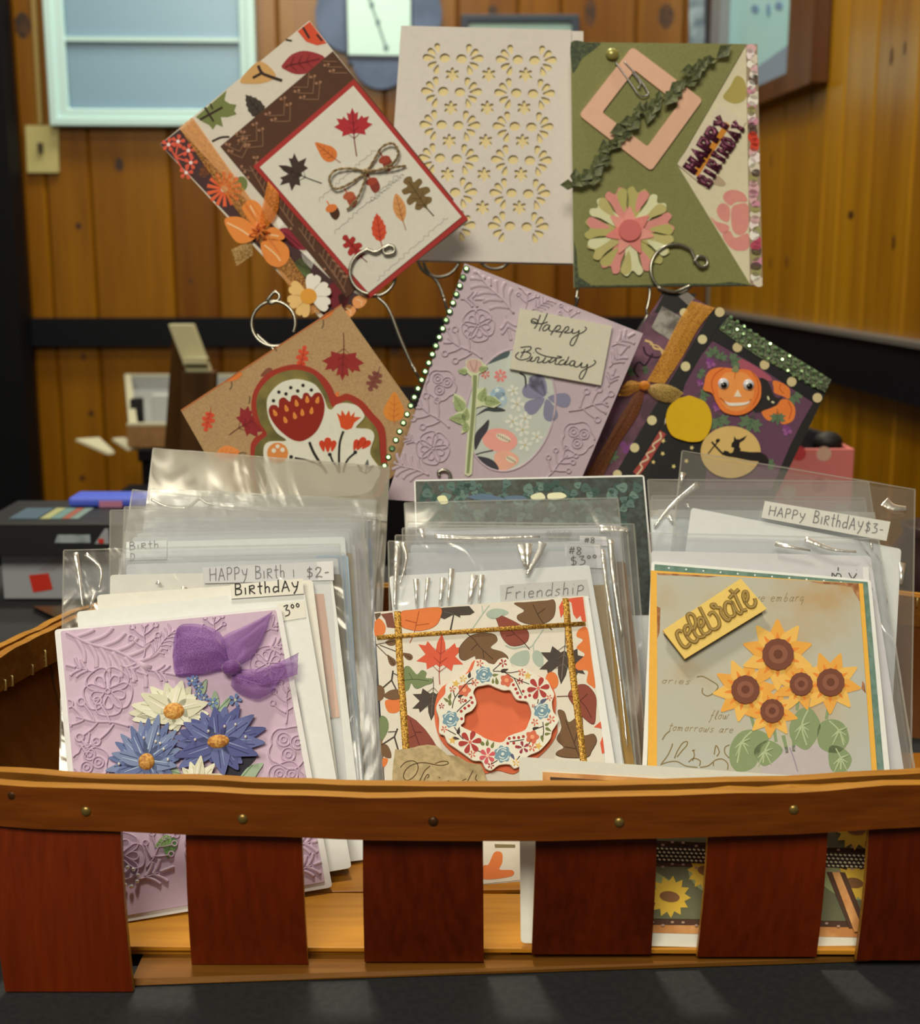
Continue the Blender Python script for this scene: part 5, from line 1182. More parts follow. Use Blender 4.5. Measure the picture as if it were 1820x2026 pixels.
# tag
tg = slab(cH5, 'message_tag', fH5, [(1027.7, 612.3), (1209.2, 647.7), (1187, 764), (1007.7, 731.4)], paper(200, 190, 160), .0012, .0042)
HB = [[(410, 330), (420, 290), (460, 275), (510, 300), (510, 345), (460, 352), (415, 335), (430, 315), (520, 350), (600, 355), (680, 325)], [(560, 210), (530, 300), (500, 380), (460, 438)], [(675, 185), (630, 290), (575, 390), (540, 475)],
      [(700, 375), (650, 380), (600, 440), (620, 472), (680, 440), (715, 380), (700, 450), (740, 480), (790, 470)], [(830, 390), (780, 460), (728, 540)], [(800, 440), (840, 390), (885, 395), (870, 450), (800, 480), (900, 490), (940, 470)], [(975, 415), (920, 490), (868, 578)], [(950, 450), (980, 410), (1020, 410), (1010, 460), (950, 500), (1050, 500), (1090, 440), (1080, 510), (1150, 500), (1190, 470)],
      [(1195, 460), (1170, 560), (1110, 690), (1070, 712), (1045, 680), (1080, 600), (1160, 540), (1260, 490), (1310, 440), (1285, 405)],
      [(235, 745), (340, 730), (405, 735), (395, 780), (320, 815), (240, 825)], [(310, 770), (270, 850), (238, 915)], [(330, 815), (395, 840), (395, 890), (340, 930), (240, 945), (170, 910), (160, 870), (210, 820)], [(445, 828), (455, 832)],
      [(335, 965), (380, 955), (430, 895), (400, 965), (460, 960), (500, 905), (540, 910), (510, 985), (570, 980), (630, 940)], [(650, 900), (600, 985), (660, 985), (700, 950)], [(770, 895), (700, 985), (760, 975), (820, 930), (800, 1010), (850, 1015)], [(575, 772), (520, 755), (480, 775), (510, 825), (600, 870), (720, 900), (850, 915), (910, 900), (830, 882)],
      [(950, 945), (900, 955), (860, 1000), (880, 1025), (940, 1010), (980, 960)], [(1025, 890), (985, 980), (950, 1020), (1010, 1020), (1050, 990)], [(1120, 960), (1060, 970), (1040, 1030), (1090, 1035), (1130, 970), (1110, 1045), (1170, 1055), (1240, 990), (1220, 1060), (1290, 1060), (1330, 1010)], [(1330, 1015), (1310, 1120), (1250, 1240), (1215, 1255), (1195, 1220), (1230, 1140), (1310, 1085), (1420, 1030), (1460, 980), (1430, 950)]]
m = MB(); Tt = Art(cH5, fH5, (1000, 600, .12088), .0043)
for q in HB: m.line(fH5, Tt.loc(cr(q, 5)), 21*Tt.unit(800, 800), .0042, .0043, INK())
o = m.build('handwriting', tg); o['kind'] = 'stuff'
# rhinestones
M_gem = plain('green_rhinestone', (88, 114, 74), .12, .7); M_set = plain('rhinestone_setting', (84, 86, 62), .35, .6)
for k in range(24):
    t = k/23; x, y = 592+(68-592)*t+10*sin(pi*t), 108+(1372-108)*t; c = A.pt(x, y, .0006); m = MB()
    rr = 21*A.unit(x, y); X, Y, Z = fH5.u, fH5.v, fH5.n; vs = []; ty = .13+.06*sin(k*2.3); tx = -.08+.10*sin(k*3.1)
    for h_, r_ in ((0, 1.1), (.0012, 1.05), (.0024, .55)): vs += [c+X*(rr*r_*cos(pi*j/4+.3))+Y*(rr*r_*sin(pi*j/4+.3))+Z*(h_-(rr*r_*(sin(pi*j/4+.3)*ty+cos(pi*j/4+.3)*tx) if h_ > .002 else 0)) for j in range(8)]
    m.add(vs, [[j, (j+1) % 8, 8+(j+1) % 8, 8+j] for j in range(8)]+[[8+j, 8+(j+1) % 8, 16+(j+1) % 8, 16+j] for j in range(8)]+[list(range(16, 24))], M_gem)
    m.build('rhinestone', cH5)

# ------------------------------------------------------------------ pumpkin card
A = Art(cH6, fH6, (1140, 560, .30769), .0005); PU = speck('purple_vine_print', (72, 42, 54), (116, 72, 88), 70, .5, .35, .65); GV = paper(92, 112, 78)
# orange and lilac left field
lf_ = A.piece('purple_panel', [('P', PU, [(560, 70), (380, 330), (-80, 1330), (240, 1330), (720, 560), (885, 170), (760, 100)])], h=.00045, th=.0003)
bl = A.piece('black_dot_strip', [('P', plain('black_strip', (22, 22, 24), .4), [(880, 165), (950, 205), (560, 890), (300, 1330), (190, 1330), (440, 900)])], h=.0008, th=.0003)
for x, y, r in ((808, 364, 30), (700, 538, 31), (484, 884, 31), (373, 1060, 30), (262, 1230, 28), (690, 192, 28)): A.piece('cream_dot', [('E', paper(206, 190, 136), x, y, r)], bl, h=.00112)
A.piece('black_corner', [('P', plain('black_strip', (22, 22, 24), .4), [(565, 65), (770, 70), (720, 165), (620, 200), (500, 190)])], h=.0008, th=.0003)
A.piece('silver_tape', [('P', speck('silver_tape', (120, 110, 96), (180, 170, 150), 120, .25, metal=.4), [(550, 150), (670, 220), (600, 370), (480, 290)])], h=.0009, th=.0003)
A.piece('grey_label', [('P', paper(126, 116, 104), [(700, 50), (760, 100), (720, 150), (655, 90)])], h=.0012, th=.0002)
for x, y, r in ((345, 570, 40), (440, 560, 34), (230, 1110, 48), (200, 1140, 40), (500, 930, 0)):
    if r: A.piece('printed_leaf', leaf(MAPLE2, x, y, r, x % 90, GV, paper(64, 84, 56), .2), lf_, h=.0008)
A.piece('printed_scroll', [('C', paper(52, 30, 40), [(430, 410), (450, 460), (520, 480), (580, 450)], 12), ('C', paper(52, 30, 40), [(490, 455), (440, 530), (400, 510), (370, 560), (400, 610)], 12)], lf_, h=.0008)
A.piece('printed_grapes', [('E', paper(120, 66, 110), 300+q*18, 1040+((q*37) % 50), 22) for q in range(5)], lf_, h=.0008)
A.piece('gold_lettering', [('C', paper(206, 170, 110), [(440, 370), (480, 385), (500, 420), (540, 430), (555, 460)], 14), ('C', paper(206, 170, 110), [(470, 395), (520, 405), (560, 440)], 8)], lf_, h=.00085)
# bright scene on the right
sc_ = A.piece('pumpkin_scene', [('P', paper(98, 64, 80), [(880, 370), (1180, 545), (1520, 770), (1440, 910), (1370, 1050), (1250, 1330), (520, 1330), (720, 560)])], h=.0007, th=.0003)
D = Art(cH6, fH6, (1380, 620, .16787), .00105)
for p in ([(480, 530), (700, 640), (860, 760), (850, 800), (720, 760), (600, 700), (500, 660)],): D.piece('pink_sky', [('S', paper(164, 82, 92), p)], sc_)
for x, y, s_, r in ((170, 470, 90, -30), (270, 520, 80, 20), (420, 560, 100, 75), (30, 710, 70, 120), (60, 960, 90, 100), (250, 1270, 130, 160), (1140, 990, 100, 140), (850, 1780, 70, 90), (100, 1310, 90, 200)): D.piece('printed_leaf', leaf(MAPLE2, x, y, s_, r, GV, paper(62, 84, 56), .2, 1.1), sc_, h=.0011)
for x, y, s_ in ((140, 590, 90), (215, 1110, 75), (1040, 1380, 90), (20, 820, 60)):
    D.piece('printed_grapes', [('E', paper(120, 62, 112) if (q % 2) else paper(142, 84, 126), x+s_*.5*cos(q*2.4)*(q/8), y+s_*.6*sin(q*2.4)*(q/8), s_*.28) for q in range(9)], sc_, h=.0011)
bk = D.piece('black_cat', [('S', paper(44, 38, 36), [(720, 780), (800, 785), (850, 860), (890, 960), (940, 1000), (995, 990), (950, 1040), (920, 1090), (830, 1120), (720, 1170), (650, 1150), (700, 1000)])], sc_, h=.0012)
D.piece('cat_eye', [('E', paper(206, 200, 150), 826, 1002, 12, 26, -20)], bk, h=.0013); D.piece('cat_eye', [('E', paper(206, 200, 150), 880, 1050, 20, 12, 20)], bk, h=.0013)
po = paper(222, 120, 52); pd = paper(176, 74, 26)
D.piece('small_pumpkin', [('S', po, [(880, 800), (960, 810), (1060, 870), (1085, 930), (1070, 1010), (1000, 980), (900, 940), (890, 880)]), ('C', pd, [(980, 830), (960, 890), (1010, 950)], 9)], sc_, h=.00115)
sp_ = D.piece('small_pumpkin', [('S', po, [(750, 1160), (830, 1130), (930, 1080), (980, 1020), (1060, 1020), (1130, 1090), (1145, 1180), (1110, 1270), (1020, 1310), (970, 1290), (980, 1230), (860, 1270), (790, 1240)]), ('C', pd, [(1060, 1040), (1100, 1130), (1070, 1250)], 11)], sc_, h=.0012)
D.piece('printed_leaf', leaf(MAPLE2, 935, 1225, 105, 180, GV, paper(62, 84, 56), .2), sc_, h=.0014)
pk_ = D.piece('smiling_pumpkin', [('S', paper(222, 118, 50), [(90, 740), (150, 670), (260, 645), (400, 660), (440, 690), (500, 665), (620, 690), (710, 790), (735, 890), (720, 1020), (640, 1130), (540, 1190), (420, 1205), (290, 1165), (210, 1060), (160, 950), (60, 910), (70, 830)]), ('S', paper(230, 142, 70), [(300, 720), (420, 700), (560, 720), (640, 840), (640, 1000), (560, 1120), (430, 1160), (310, 1110), (240, 980), (230, 840)]),
                                  ('C', pd, [(300, 650), (200, 720), (150, 830), (180, 960)], 9), ('C', pd, [(620, 690), (690, 800), (700, 950), (640, 1090)], 8), ('C', pd, [(430, 700), (420, 780)], 7), ('C', pd, [(250, 1000), (330, 1070), (440, 1090), (560, 1060), (620, 1020)], 12)], sc_, h=.0020, th=.0009)
D.piece('pumpkin_stalk', [('S', paper(126, 128, 84), [(390, 690), (405, 640), (440, 620), (465, 650), (460, 700)])], pk_, h=.0033)
D.piece('pumpkin_nose', [('P', paper(224, 204, 170), [(455, 905), (502, 992), (410, 990)])], pk_, h=.0034)
D.piece('pumpkin_mouth', [('S', paper(224, 214, 190), [(300, 1040), (350, 1060), (440, 1062), (540, 1056), (600, 1040), (560, 1080), (440, 1098), (350, 1092)])], pk_, h=.0034)
for x, y, px_, py_ in ((290, 838, 288, 858), (585, 850, 588, 870)):
    m = MB(); u = D.unit(x, y); m.ball(D.pt(x, y, .0032), (66*u, 66*u, .0022), plain('googly_white', (190, 184, 178), .15), (fH6.u, fH6.v, fH6.n), 16, 5, True); e = m.build('googly_eye', cH6)
    m = MB(); m.ball(D.pt(px_, py_, .0048), (38*u, 38*u, .0012), plain('googly_black', (16, 14, 14), .1), (fH6.u, fH6.v, fH6.n), 12, 4, True); m.build('pupil', e)
lv = D.piece('printed_leaf', leaf(MAPLE2, 620, 1290, 150, 200, GV, paper(62, 84, 56), .2, 1.1), sc_, h=.0014)
mn = D.piece('moon', [('S', paper(206, 170, 98), ell(375, 1640, 352, 305, 0, 24), 2)], h=.0022, th=.0010)
wk = paper(34, 28, 26)
D.piece('witch', [('P', wk, [(400, 1640), (415, 1590), (380, 1580), (385, 1540), (410, 1510), (415, 1450), (440, 1490), (480, 1490), (565, 1445), (530, 1500), (480, 1530), (475, 1580), (495, 1610), (480, 1625), (600, 1640), (720, 1640), (790, 1680), (825, 1740), (800, 1760), (600, 1740), (430, 1705), (330, 1690), (270, 1670), (300, 1620), (340, 1630), (370, 1655)])], mn, h=.0033)
D.piece('broom', [('L', wk, [(150, 1520), (240, 1620), (280, 1660)], 22), ('L', wk, [(240, 1500), (170, 1580), (110, 1660)], 14), ('S', wk, ell(222, 1505, 26, 20, -30))], mn, h=.0033)
A.piece('night_panel', [('P', plain('black_strip', (22, 22, 24), .4), [(430, 1330), (570, 900), (640, 1000), (860, 960), (850, 1080), (820, 1330)])], h=.0010, th=.0002)
# yellow gourd tag
gd = A.piece('yellow_pumpkin_tag', [('S', paper(206, 162, 24), [(570, 860), (590, 800), (640, 750), (690, 735), (720, 728), (770, 745), (820, 770), (855, 830), (862, 900), (840, 970), (800, 1015), (740, 1025), (680, 1015), (610, 985), (575, 920)])], h=.0026, th=.0010)
for x, y, s_ in ((555, 1015, 18), (740, 1060, 16), (553, 1098, 16), (493, 1152, 15), (624, 1180, 16), (705, 1145, 17)): A.piece('paper_star', [('P', paper(220, 196, 120), mo(STAR, x, y, s_, x % 40))], h=.0012)
A.piece('gold_lettering', [('C', paper(160, 70, 60), [(380, 1230), (440, 1150), (500, 1050), (555, 960)], 46), ('C', paper(206, 180, 140), [(385, 1235), (420, 1190), (410, 1160), (460, 1130), (450, 1100), (500, 1070), (490, 1040), (540, 1000), (535, 960)], 11)], h=.0012)
# dotted black band and green rhinestone strip
bd = A.piece('black_dot_band', [('P', plain('black_strip', (22, 22, 24), .4), [(945, 205), (1560, 715), (1520, 770), (1180, 545), (870, 370)])], h=.0012, th=.0003)
for x, y in ((1032, 416), (1206, 528), (1380, 637), (1545, 740), (918, 190)): A.piece('cream_dot', [('E', paper(200, 178, 126), x, y, 31)], bd, h=.00155)
M_strip = speck('green_glitter_strip', (52, 64, 40), (112, 116, 84), 600, .35, metal=.3, bumpk=.8)
gs = A.piece('glitter_strip', [('P', M_strip, [(968, 226), (1080, 290), (1300, 420), (1500, 540), (1632, 625), (1590, 708), (1400, 600), (1150, 470), (910, 300)])], h=.0016, th=.0008)
random.seed(5); M_gem2 = plain('pale_green_rhinestone', (140, 166, 112), .12, .6)
for r in range(3):
    for k in range(15):
        t = (k+.5*(r % 2))/15; x = 962+t*620+(r-1)*-26; y = 262+t*392+(r-1)*34+12*sin(t*3); m = MB(); u = A.unit(x, y)*15
        c = A.pt(x, y, .0024); vs = [c+fH6.u*u*cos(pi*j/3)+fH6.v*u*sin(pi*j/3) for j in range(6)]+[c+fH6.n*(.0016-u*.55*(sin(pi*j/3)*(.13+.12*sin(k*2.7+r))+cos(pi*j/3)*(-.1+.16*sin(k*1.9+r*2))))+(fH6.u*cos(pi*j/3)+fH6.v*sin(pi*j/3))*u*.55 for j in range(6)]
        m.add(vs, [[j, (j+1) % 6, 6+(j+1) % 6, 6+j] for j in range(6)]+[list(range(6, 12))], M_gem2); m.build('rhinestone', gs)
# side tag behind
A.piece('white_tag', [('P', paper(176, 160, 136), [(1490, 760), (1530, 775), (1450, 920), (1400, 900)])], h=-.0012, th=.0004)
# ribbon with a knot
M_am = organza('amber_ribbon', (220, 150, 40), .55, 1500); M_rust = organza('rust_ribbon', (126, 66, 18), .62, 1500); M_amd = organza('deep_amber_ribbon', (206, 120, 10), .85, 400)
R = Art(cH6, fH6, (1160, 600, .17766), .003)
loft(R, [(1160, -20), (1010, 220), (840, 560), (660, 880)], [(1420, 60), (1240, 280), (1060, 600), (860, 900)], .0030, .0008, M_am, wr=.0005).build('ribbon', cH6)
loft(R, [(560, 960), (380, 1250), (180, 1600), (-40, 1950)], [(640, 1000), (560, 1260), (360, 1560), (170, 1950)], .0024, .0010, M_rust, wr=.0006, seed=3).build('ribbon', cH6)
loft(R, [(640, 940), (800, 900), (960, 940), (1070, 1010)], [(640, 960), (740, 1060), (860, 1110), (960, 1110)], .0040, .0030, organza('gold_tail', (206, 166, 80), .45, 1500), wr=.0008, seed=5).build('ribbon_tail', cH6)
loft(R, [(620, 900), (540, 880), (470, 870), (400, 910)], [(620, 960), (540, 990), (450, 1040), (340, 1040)], .0040, .0025, M_am, wr=.0010, seed=8).build('ribbon_tail', cH6)
m = MB(); m.ball(R.pt(628, 930, .0052), (.0042, .0034, .0024), M_amd, (fH6.u, fH6.v, fH6.n), 12, 8); m.build('ribbon_knot', cH6)

# ------------------------------------------------------------------ lavender daisy card in the basket
A = Art(cL0, fL0, (90, 1160, .35714), .00165); ML = M_lav
A.clip = [(92, 262), (1270, 142), (1545, 1630), (235, 1855)]
for q in (('leaves', 330, 350, 230, 112), ('buds', 545, 290, 115, 0), ('flower', 345, 590, 135, 15), ('buds', 290, 760, 175, -82), ('three', 195, 465, 95, -75), ('buds', 930, 225, 85, 0), ('three', 1275, 225, 90, 60), ('three', 1275, 340, 90, 70), ('buds', 1330, 650, 120, 0), ('cluster', 1350, 900, 125, 10),
          ('cluster', 250, 985, 105, 40), ('three', 480, 470, 90, 110), ('three', 640, 485, 85, 100), ('leaves', 640, 330, 90, 40), ('flower', 1230, 440, 100, 40), ('cluster', 1330, 1080, 110, 0), ('three', 230, 900, 80, 10), ('flower', 420, 1500, 130, 0), ('three', 600, 1600, 120, 70), ('buds', 620, 1460, 120, 30), ('three', 1440, 1430, 110, 80), ('three', 1450, 1560, 110, 70), ('flower', 900, 1450, 130, 0), ('buds', 1200, 1500, 130, 30), ('three', 300, 1660, 100, 20)):
    emboss(A, pL0, *q, ML, .0016, .0012, .085)
# cut-out flowers
D = Art(cL0, fL0, (200, 1340, .18681), .0030)
def petals(name, c, rc, tips, cols, w, h, cen, cx_=None):
    for k, (x, y) in enumerate(tips):
        dx, dy = x-c[0], y-c[1]; L_ = sqrt(dx*dx+dy*dy); r = math.degrees(atan2(dx, -dy)); bx_, by_ = c[0]+dx*.52, c[1]+dy*.52
        D.piece(name, [('P', cols[0] if k % 2 else cols[1], mo(SPADE, bx_, by_, L_*.52, r, w/L_*1.9)), ('L', cols[2], mo([(.06, .5), (.1, -.55)], bx_, by_, L_*.52, r, 1), 9), ('L', cols[3], mo([(-.12, .5), (-.12, -.4)], bx_, by_, L_*.52, r, w/L_*2), 16, 6)], h=h+.0004*(k % 3), th=.0006)
    m = MB(); u = D.unit(*c); m.ball(D.pt(*c, h+.0012), (rc[0]*u, rc[1]*u, .0022), cen, (fL0.u, fL0.v, fL0.n), 18, 6, True); m.build('flower_centre', cL0)
gl_ = paper(150, 164, 130); gd_ = paper(98, 120, 84)
D.piece('dark_backing', [('S', paper(52, 50, 56), [(1300, 980), (1450, 850), (1640, 850), (1520, 1000), (1460, 1100), (1300, 1100)])], h=.0018, th=.0006)
for p in ([(1460, 1110), (1520, 1000), (1600, 945), (1712, 925), (1660, 1020), (1590, 1110)], [(1010, 130), (1060, 120), (1115, 40), (1105, 160), (1060, 210)], [(1150, 300), (1200, 160), (1240, 240), (1240, 330), (1190, 380)], [(1240, 360), (1300, 270), (1380, 220), (1330, 330), (1280, 390)], [(730, 1010), (790, 980), (840, 1040), (800, 1080)]): D.piece('paper_leaf', [('S', gl_, p), ('C', gd_, [p[0], ((p[0][0]+p[2][0])/2, (p[0][1]+p[2][1])/2), p[2]], 10)], h=.0022, th=.0006)
petals('daisy_petal', (768, 385), (112, 96), [(310, 400), (335, 320), (430, 205), (530, 130), (690, 92), (850, 72), (940, 130), (1000, 215), (1115, 300), (1125, 410), (1030, 475), (920, 520), (800, 590), (730, 575), (630, 510), (345, 470)], (paper(214, 206, 172), paper(202, 194, 160), paper(168, 160, 122), paper(226, 220, 192)), 190, .0024, speck('daisy_yellow', (178, 110, 44), (214, 158, 70), 700, .6, bumpk=.8))
for x, y, r in ((960, 62, 62), (1030, 120, 50), (1030, 200, 48), (1085, 245, 52), (1180, 290, 55), (1415, 265, 70), (990, 40, 40)): D.piece('forget_me_not', blossom(x, y, r, 5, paper(106, 124, 158), paper(190, 190, 150), x % 50, .6, .2), h=.0034, th=None)
blu = (paper(96, 106, 138), paper(116, 126, 150), paper(62, 66, 98), paper(156, 168, 176)); blu2 = (paper(80, 82, 122), paper(94, 98, 134), paper(52, 50, 86), paper(126, 134, 158))
petals('cornflower_petal', (480, 925), (86, 96), [(62, 1012), (90, 885), (125, 840), (160, 720), (215, 640), (320, 560), (420, 505), (500, 475), (605, 440), (705, 520), (785, 600), (800, 700), (825, 790), (815, 890), (790, 970), (740, 1040), (650, 1075), (560, 1100), (300, 1075), (150, 1050)], blu, 150, .0036, speck('cornflower_yellow', (160, 98, 40), (206, 150, 64), 700, .6, bumpk=.8))
petals('cornflower_petal', (1235, 712), (118, 76), [(780, 660), (840, 600), (880, 520), (960, 480), (1060, 410), (1200, 360), (1310, 350), (1450, 350), (1600, 440), (1722, 570), (1712, 720), (1640, 850), (1480, 930), (1440, 1000), (1290, 1060), (1160, 920), (830, 980), (790, 870), (800, 740)], blu2, 190, .0036, MATS['cornflower_yellow'])
petals('daisy_petal', (1010, 1160), (60, 50), [(860, 1000), (940, 940), (1050, 880), (1190, 955), (1265, 1070), (800, 1090)], (paper(214, 206, 172), paper(202, 194, 160), paper(168, 160, 122), paper(226, 220, 192)), 120, .0052, MATS['daisy_yellow'])
M_dew = plain('glitter_dew', (230, 232, 236), .1, .2)
for x, y in ((452, 680), (575, 720), (622, 738), (190, 955), (705, 910), (1130, 610), (1300, 560), (1415, 540), (1520, 670), (990, 700), (600, 640), (660, 800)):
    m = MB(); m.ball(D.pt(x, y, .0058), (.0007, .0009, .0007), M_dew, (fL0.u, fL0.v, fL0.n), 6, 4); m.build('dew_drop', cL0)
# rhinestone ring low on the card
J = Art(cL0, fL0, (0, 1500, .34066), .0018); M_rs = plain('clear_rhinestone', (210, 206, 196), .08, .5)
for x, y in ((703, 652), (740, 645), (775, 655), (802, 690), (796, 725), (764, 755), (727, 745), (715, 710), (672, 685), (655, 480), (687, 515), (640, 505)):
    m = MB(); u = J.unit(x, y)*14; m.ball(J.pt(x, y, .0030), (u, u, .0016), M_rs, (fL0.u, fL0.v, fL0.n), 8, 3, True); m.build('rhinestone', cL0)
J.piece('paper_leaf', leaf(SPADE, 985, 520, 70, 190, paper(96, 128, 72), paper(70, 96, 54), .2, 1.2), h=.0022)
J.piece('paper_leaf', leaf(SPADE, 950, 495, 60, 240, paper(120, 146, 84), paper(80, 104, 60), .2, 1.0), h=.0026)
# purple organza bow
M_pur = organza('purple_organza', (142, 92, 146), .50, 1600); M_purd = organza('deep_purple_organza', (116, 62, 124), .8, 1600)
loft(A, [(1010, 440), (980, 320), (940, 265), (850, 232), (760, 232), (722, 262)], [(1010, 475), (950, 482), (880, 502), (800, 508), (735, 512), (715, 500)], .0045, .0060, M_pur, wr=.0032, seed=2).build('bow_loop', cL0)
loft(A, [(1010, 440), (970, 340), (900, 262), (800, 235), (722, 260), (702, 400)], [(1010, 475), (950, 480), (860, 500), (760, 512), (718, 500), (705, 420)], .0030, .0020, M_pur, wr=.0012, seed=7).build('bow_loop', cL0)
loft(A, [(1005, 455), (985, 380), (975, 300), (1100, 235), (1252, 158)], [(1040, 470), (1100, 440), (1150, 400), (1200, 310), (1250, 165)], .0045, .0050, M_pur, wr=.0032, seed=4).build('bow_tail', cL0)
loft(A, [(1040, 480), (1140, 480), (1200, 470), (1300, 430), (1395, 390)], [(1030, 530), (1100, 560), (1200, 560), (1300, 540), (1390, 505)], .0045, .0040, M_pur, wr=.0034, seed=9).build('bow_tail', cL0)
loft(A, [(1030, 500), (1110, 520), (1200, 530), (1290, 540)], [(1022, 570), (1080, 615), (1170, 645), (1255, 600)], .0055, .0050, M_pur, wr=.0034, seed=12).build('bow_tail', cL0)
m = MB(); m.ball(A.pt(1025, 482, .0078), (.0052, .0044, .0036), M_purd, (fL0.u, fL0.v, fL0.n), 12, 8); m.build('bow_knot', cL0)

# ------------------------------------------------------------------ leaf-print card
A = Art(cM0, fM0, (740, 1180, .18018), .00135); sg_ = paper(158, 166, 142)
def pr_(items): A.piece('printed_leaf', items, pM0)
def Sx(fill, pts, vein, *lines): return [('S', vein, [(x+(x-sum(q[0] for q in pts)/len(pts))*.03, y+(y-sum(q[1] for q in pts)/len(pts))*.03) for x, y in pts]), ('S', fill, pts)]+[('C', vein, l, 9) if len(l) > 2 else ('L', vein, l, 7) for l in lines]
bo, bd_, br_, dk, gr_, rd = paper(206, 112, 56), paper(160, 72, 36), paper(110, 80, 52), paper(70, 60, 50), paper(112, 122, 78), paper(200, 84, 56)
dr_ = paper(130, 66, 50); bv = paper(70, 48, 34); rv = paper(92, 42, 34)
pr_(Sx(bo, [(296, 190), (420, 160), (720, 138), (712, 270), (640, 350), (500, 388), (380, 372), (300, 330)], bd_, [(390, 520), (440, 400), (490, 170)], [(450, 330), (600, 310)], [(460, 300), (340, 270)]))
pr_([('P', dk, [(640, 230), (700, 180), (740, 136), (900, 124), (1040, 116), (1100, 185), (1050, 215), (940, 220), (945, 245), (870, 210), (770, 262), (715, 240)]), ('L', dk, [(870, 210), (832, 400)], 14, 20), ('L', paper(110, 98, 84), [(870, 205), (760, 180)], 5)])
pr_([('C', sg_, [(1080, 360), (1190, 200), (1260, 110)], 12), ('L', sg_, [(1190, 200), (1180, 110)], 9), ('S', sg_, [(1225, 200), (1290, 160), (1400, 160), (1420, 200), (1340, 250), (1270, 240)])])
pr_([('P', paper(118, 70, 54), [(70, 205), (200, 186), (232, 360), (140, 350), (120, 270)])]); pr_([('P', paper(92, 74, 56), [(2, 200), (70, 190), (70, 220), (20, 275)])])
pr_([('S', bo, [(4, 300), (60, 255), (125, 340), (100, 430), (10, 445)])])
pr_(leaf(MAPLE2, 722, 690, 272, 4, rd, paper(150, 56, 40), .35, 1.0, .03))
pr_(Sx(br_, [(935, 640), (945, 560), (1050, 450), (1180, 416), (1310, 430), (1345, 500), (1275, 575), (1400, 620), (1462, 690), (1390, 760), (1240, 735), (1120, 700), (1100, 665), (1000, 712), (945, 690)], bv, [(1000, 410), (1090, 480), (1160, 570), (1300, 700)], [(1130, 530), (1060, 600)], [(1190, 600), (1200, 690)]))
pr_(Sx(gr_, [(330, 812), (380, 780), (430, 830), (470, 868), (520, 822), (570, 850), (562, 905), (630, 912), (630, 960), (560, 985), (480, 1020), (440, 1008), (405, 962), (380, 1030), (335, 1030)], paper(80, 90, 56), [(335, 930), (460, 920), (600, 940)], [(420, 920), (380, 850)]))
pr_(leaf(MAPLE2, 640, 1140, 235, 184, dk, paper(104, 92, 78), .35, 1.0, .035))
pr_([('P', dr_, [(350, 1300), (460, 1370), (560, 1470), (640, 1580), (705, 1690), (372, 1692)]), ('L', rv, [(390, 1360), (500, 1660)], 9), ('L', rv, [(450, 1530), (390, 1560)], 7), ('L', rv, [(440, 1500), (520, 1500)], 7)])
pr_([('S', bo, [(118, 1160), (200, 1140), (280, 1150), (285, 1250), (220, 1292), (145, 1270)])])
pr_(Sx(br_, [(108, 1105), (160, 1050), (240, 1030), (300, 1060), (280, 1130), (190, 1145)], bv)); pr_([('S', br_, [(42, 990), (100, 1010), (115, 1080), (90, 1140), (45, 1145)])])
pr_([('L', dk, [(98, 1010), (190, 930)], 17), ('L', dk, [(190, 930), (240, 1030)], 15), ('L', dk, [(190, 935), (205, 825)], 18), ('L', dk, [(205, 850), (270, 885)], 9)])
pr_(leaf(SPADE, 188, 715, 80, -35, br_, bv, .1, .9)); pr_(leaf(SPADE, 365, 665, 75, -62, br_, bv, .1, .9)); pr_([('S', br_, [(120, 515), (180, 480), (240, 490), (230, 540), (170, 552)])])
pr_([('L', bv, [(20, 540), (140, 660)], 9), ('L', bv, [(60, 545), (240, 615)], 9), ('L', bv, [(20, 540), (240, 495)], 7)])
pr_(Sx(gr_, [(62, 1345), (120, 1335), (155, 1400), (145, 1490), (75, 1585)], paper(80, 90, 56)))
pr_([('L', dk, [(80, 1640), (220, 1550)], 17), ('L', dk, [(220, 1550), (255, 1460)], 17), ('L', dk, [(220, 1550), (262, 1695)], 17), ('L', dk, [(150, 1498), (240, 1492)], 9)])
pr_([('S', br_, [(80, 1635), (140, 1640), (180, 1710), (185, 1780), (130, 1780), (85, 1740)])]); pr_([('S', bo, [(92, 1790), (150, 1795), (130, 1860), (96, 1880)])])
A.T = (960, 1160, .18997)
pr_(Sx(br_, [(300, 190), (420, 178), (560, 166), (640, 160), (700, 152), (722, 215), (700, 330), (600, 398), (450, 402), (345, 362), (335, 310), (402, 262)], bv, [(690, 465), (580, 370), (490, 200)], [(540, 300), (620, 240)]))
pr_([('S', sg_, [(5, 300), (60, 250), (160, 245), (240, 285), (160, 330), (60, 350)])]); pr_([('S', sg_, [(250, 780), (320, 700), (440, 680), (455, 770), (410, 835), (310, 830)])]); pr_([('S', sg_, [(485, 720), (530, 675), (590, 720), (600, 820), (560, 850), (500, 800)])])
pr_([('C', sg_, [(400, 640), (470, 640), (530, 560), (600, 460)], 11), ('L', sg_, [(495, 610), (500, 690)], 9), ('C', sg_, [(205, 625), (290, 655), (410, 630)], 14)])
pr_(Sx(dr_, [(106, 302), (240, 350), (370, 420), (442, 490), (430, 580), (350, 625), (250, 622), (170, 540), (135, 420)], rv, [(455, 665), (380, 580), (230, 440)], [(300, 510), (210, 530)]))
pr_([('P', rd, [(762, 225), (800, 150), (900, 132), (1012, 120), (1045, 380), (1000, 370), (985, 315), (945, 350), (910, 300), (890, 180), (870, 165), (835, 260), (780, 340)])])
pr_(leaf(MAPLE2, 810, 770, 262, 186, dk, paper(110, 98, 84), .5, 1.0, .035))
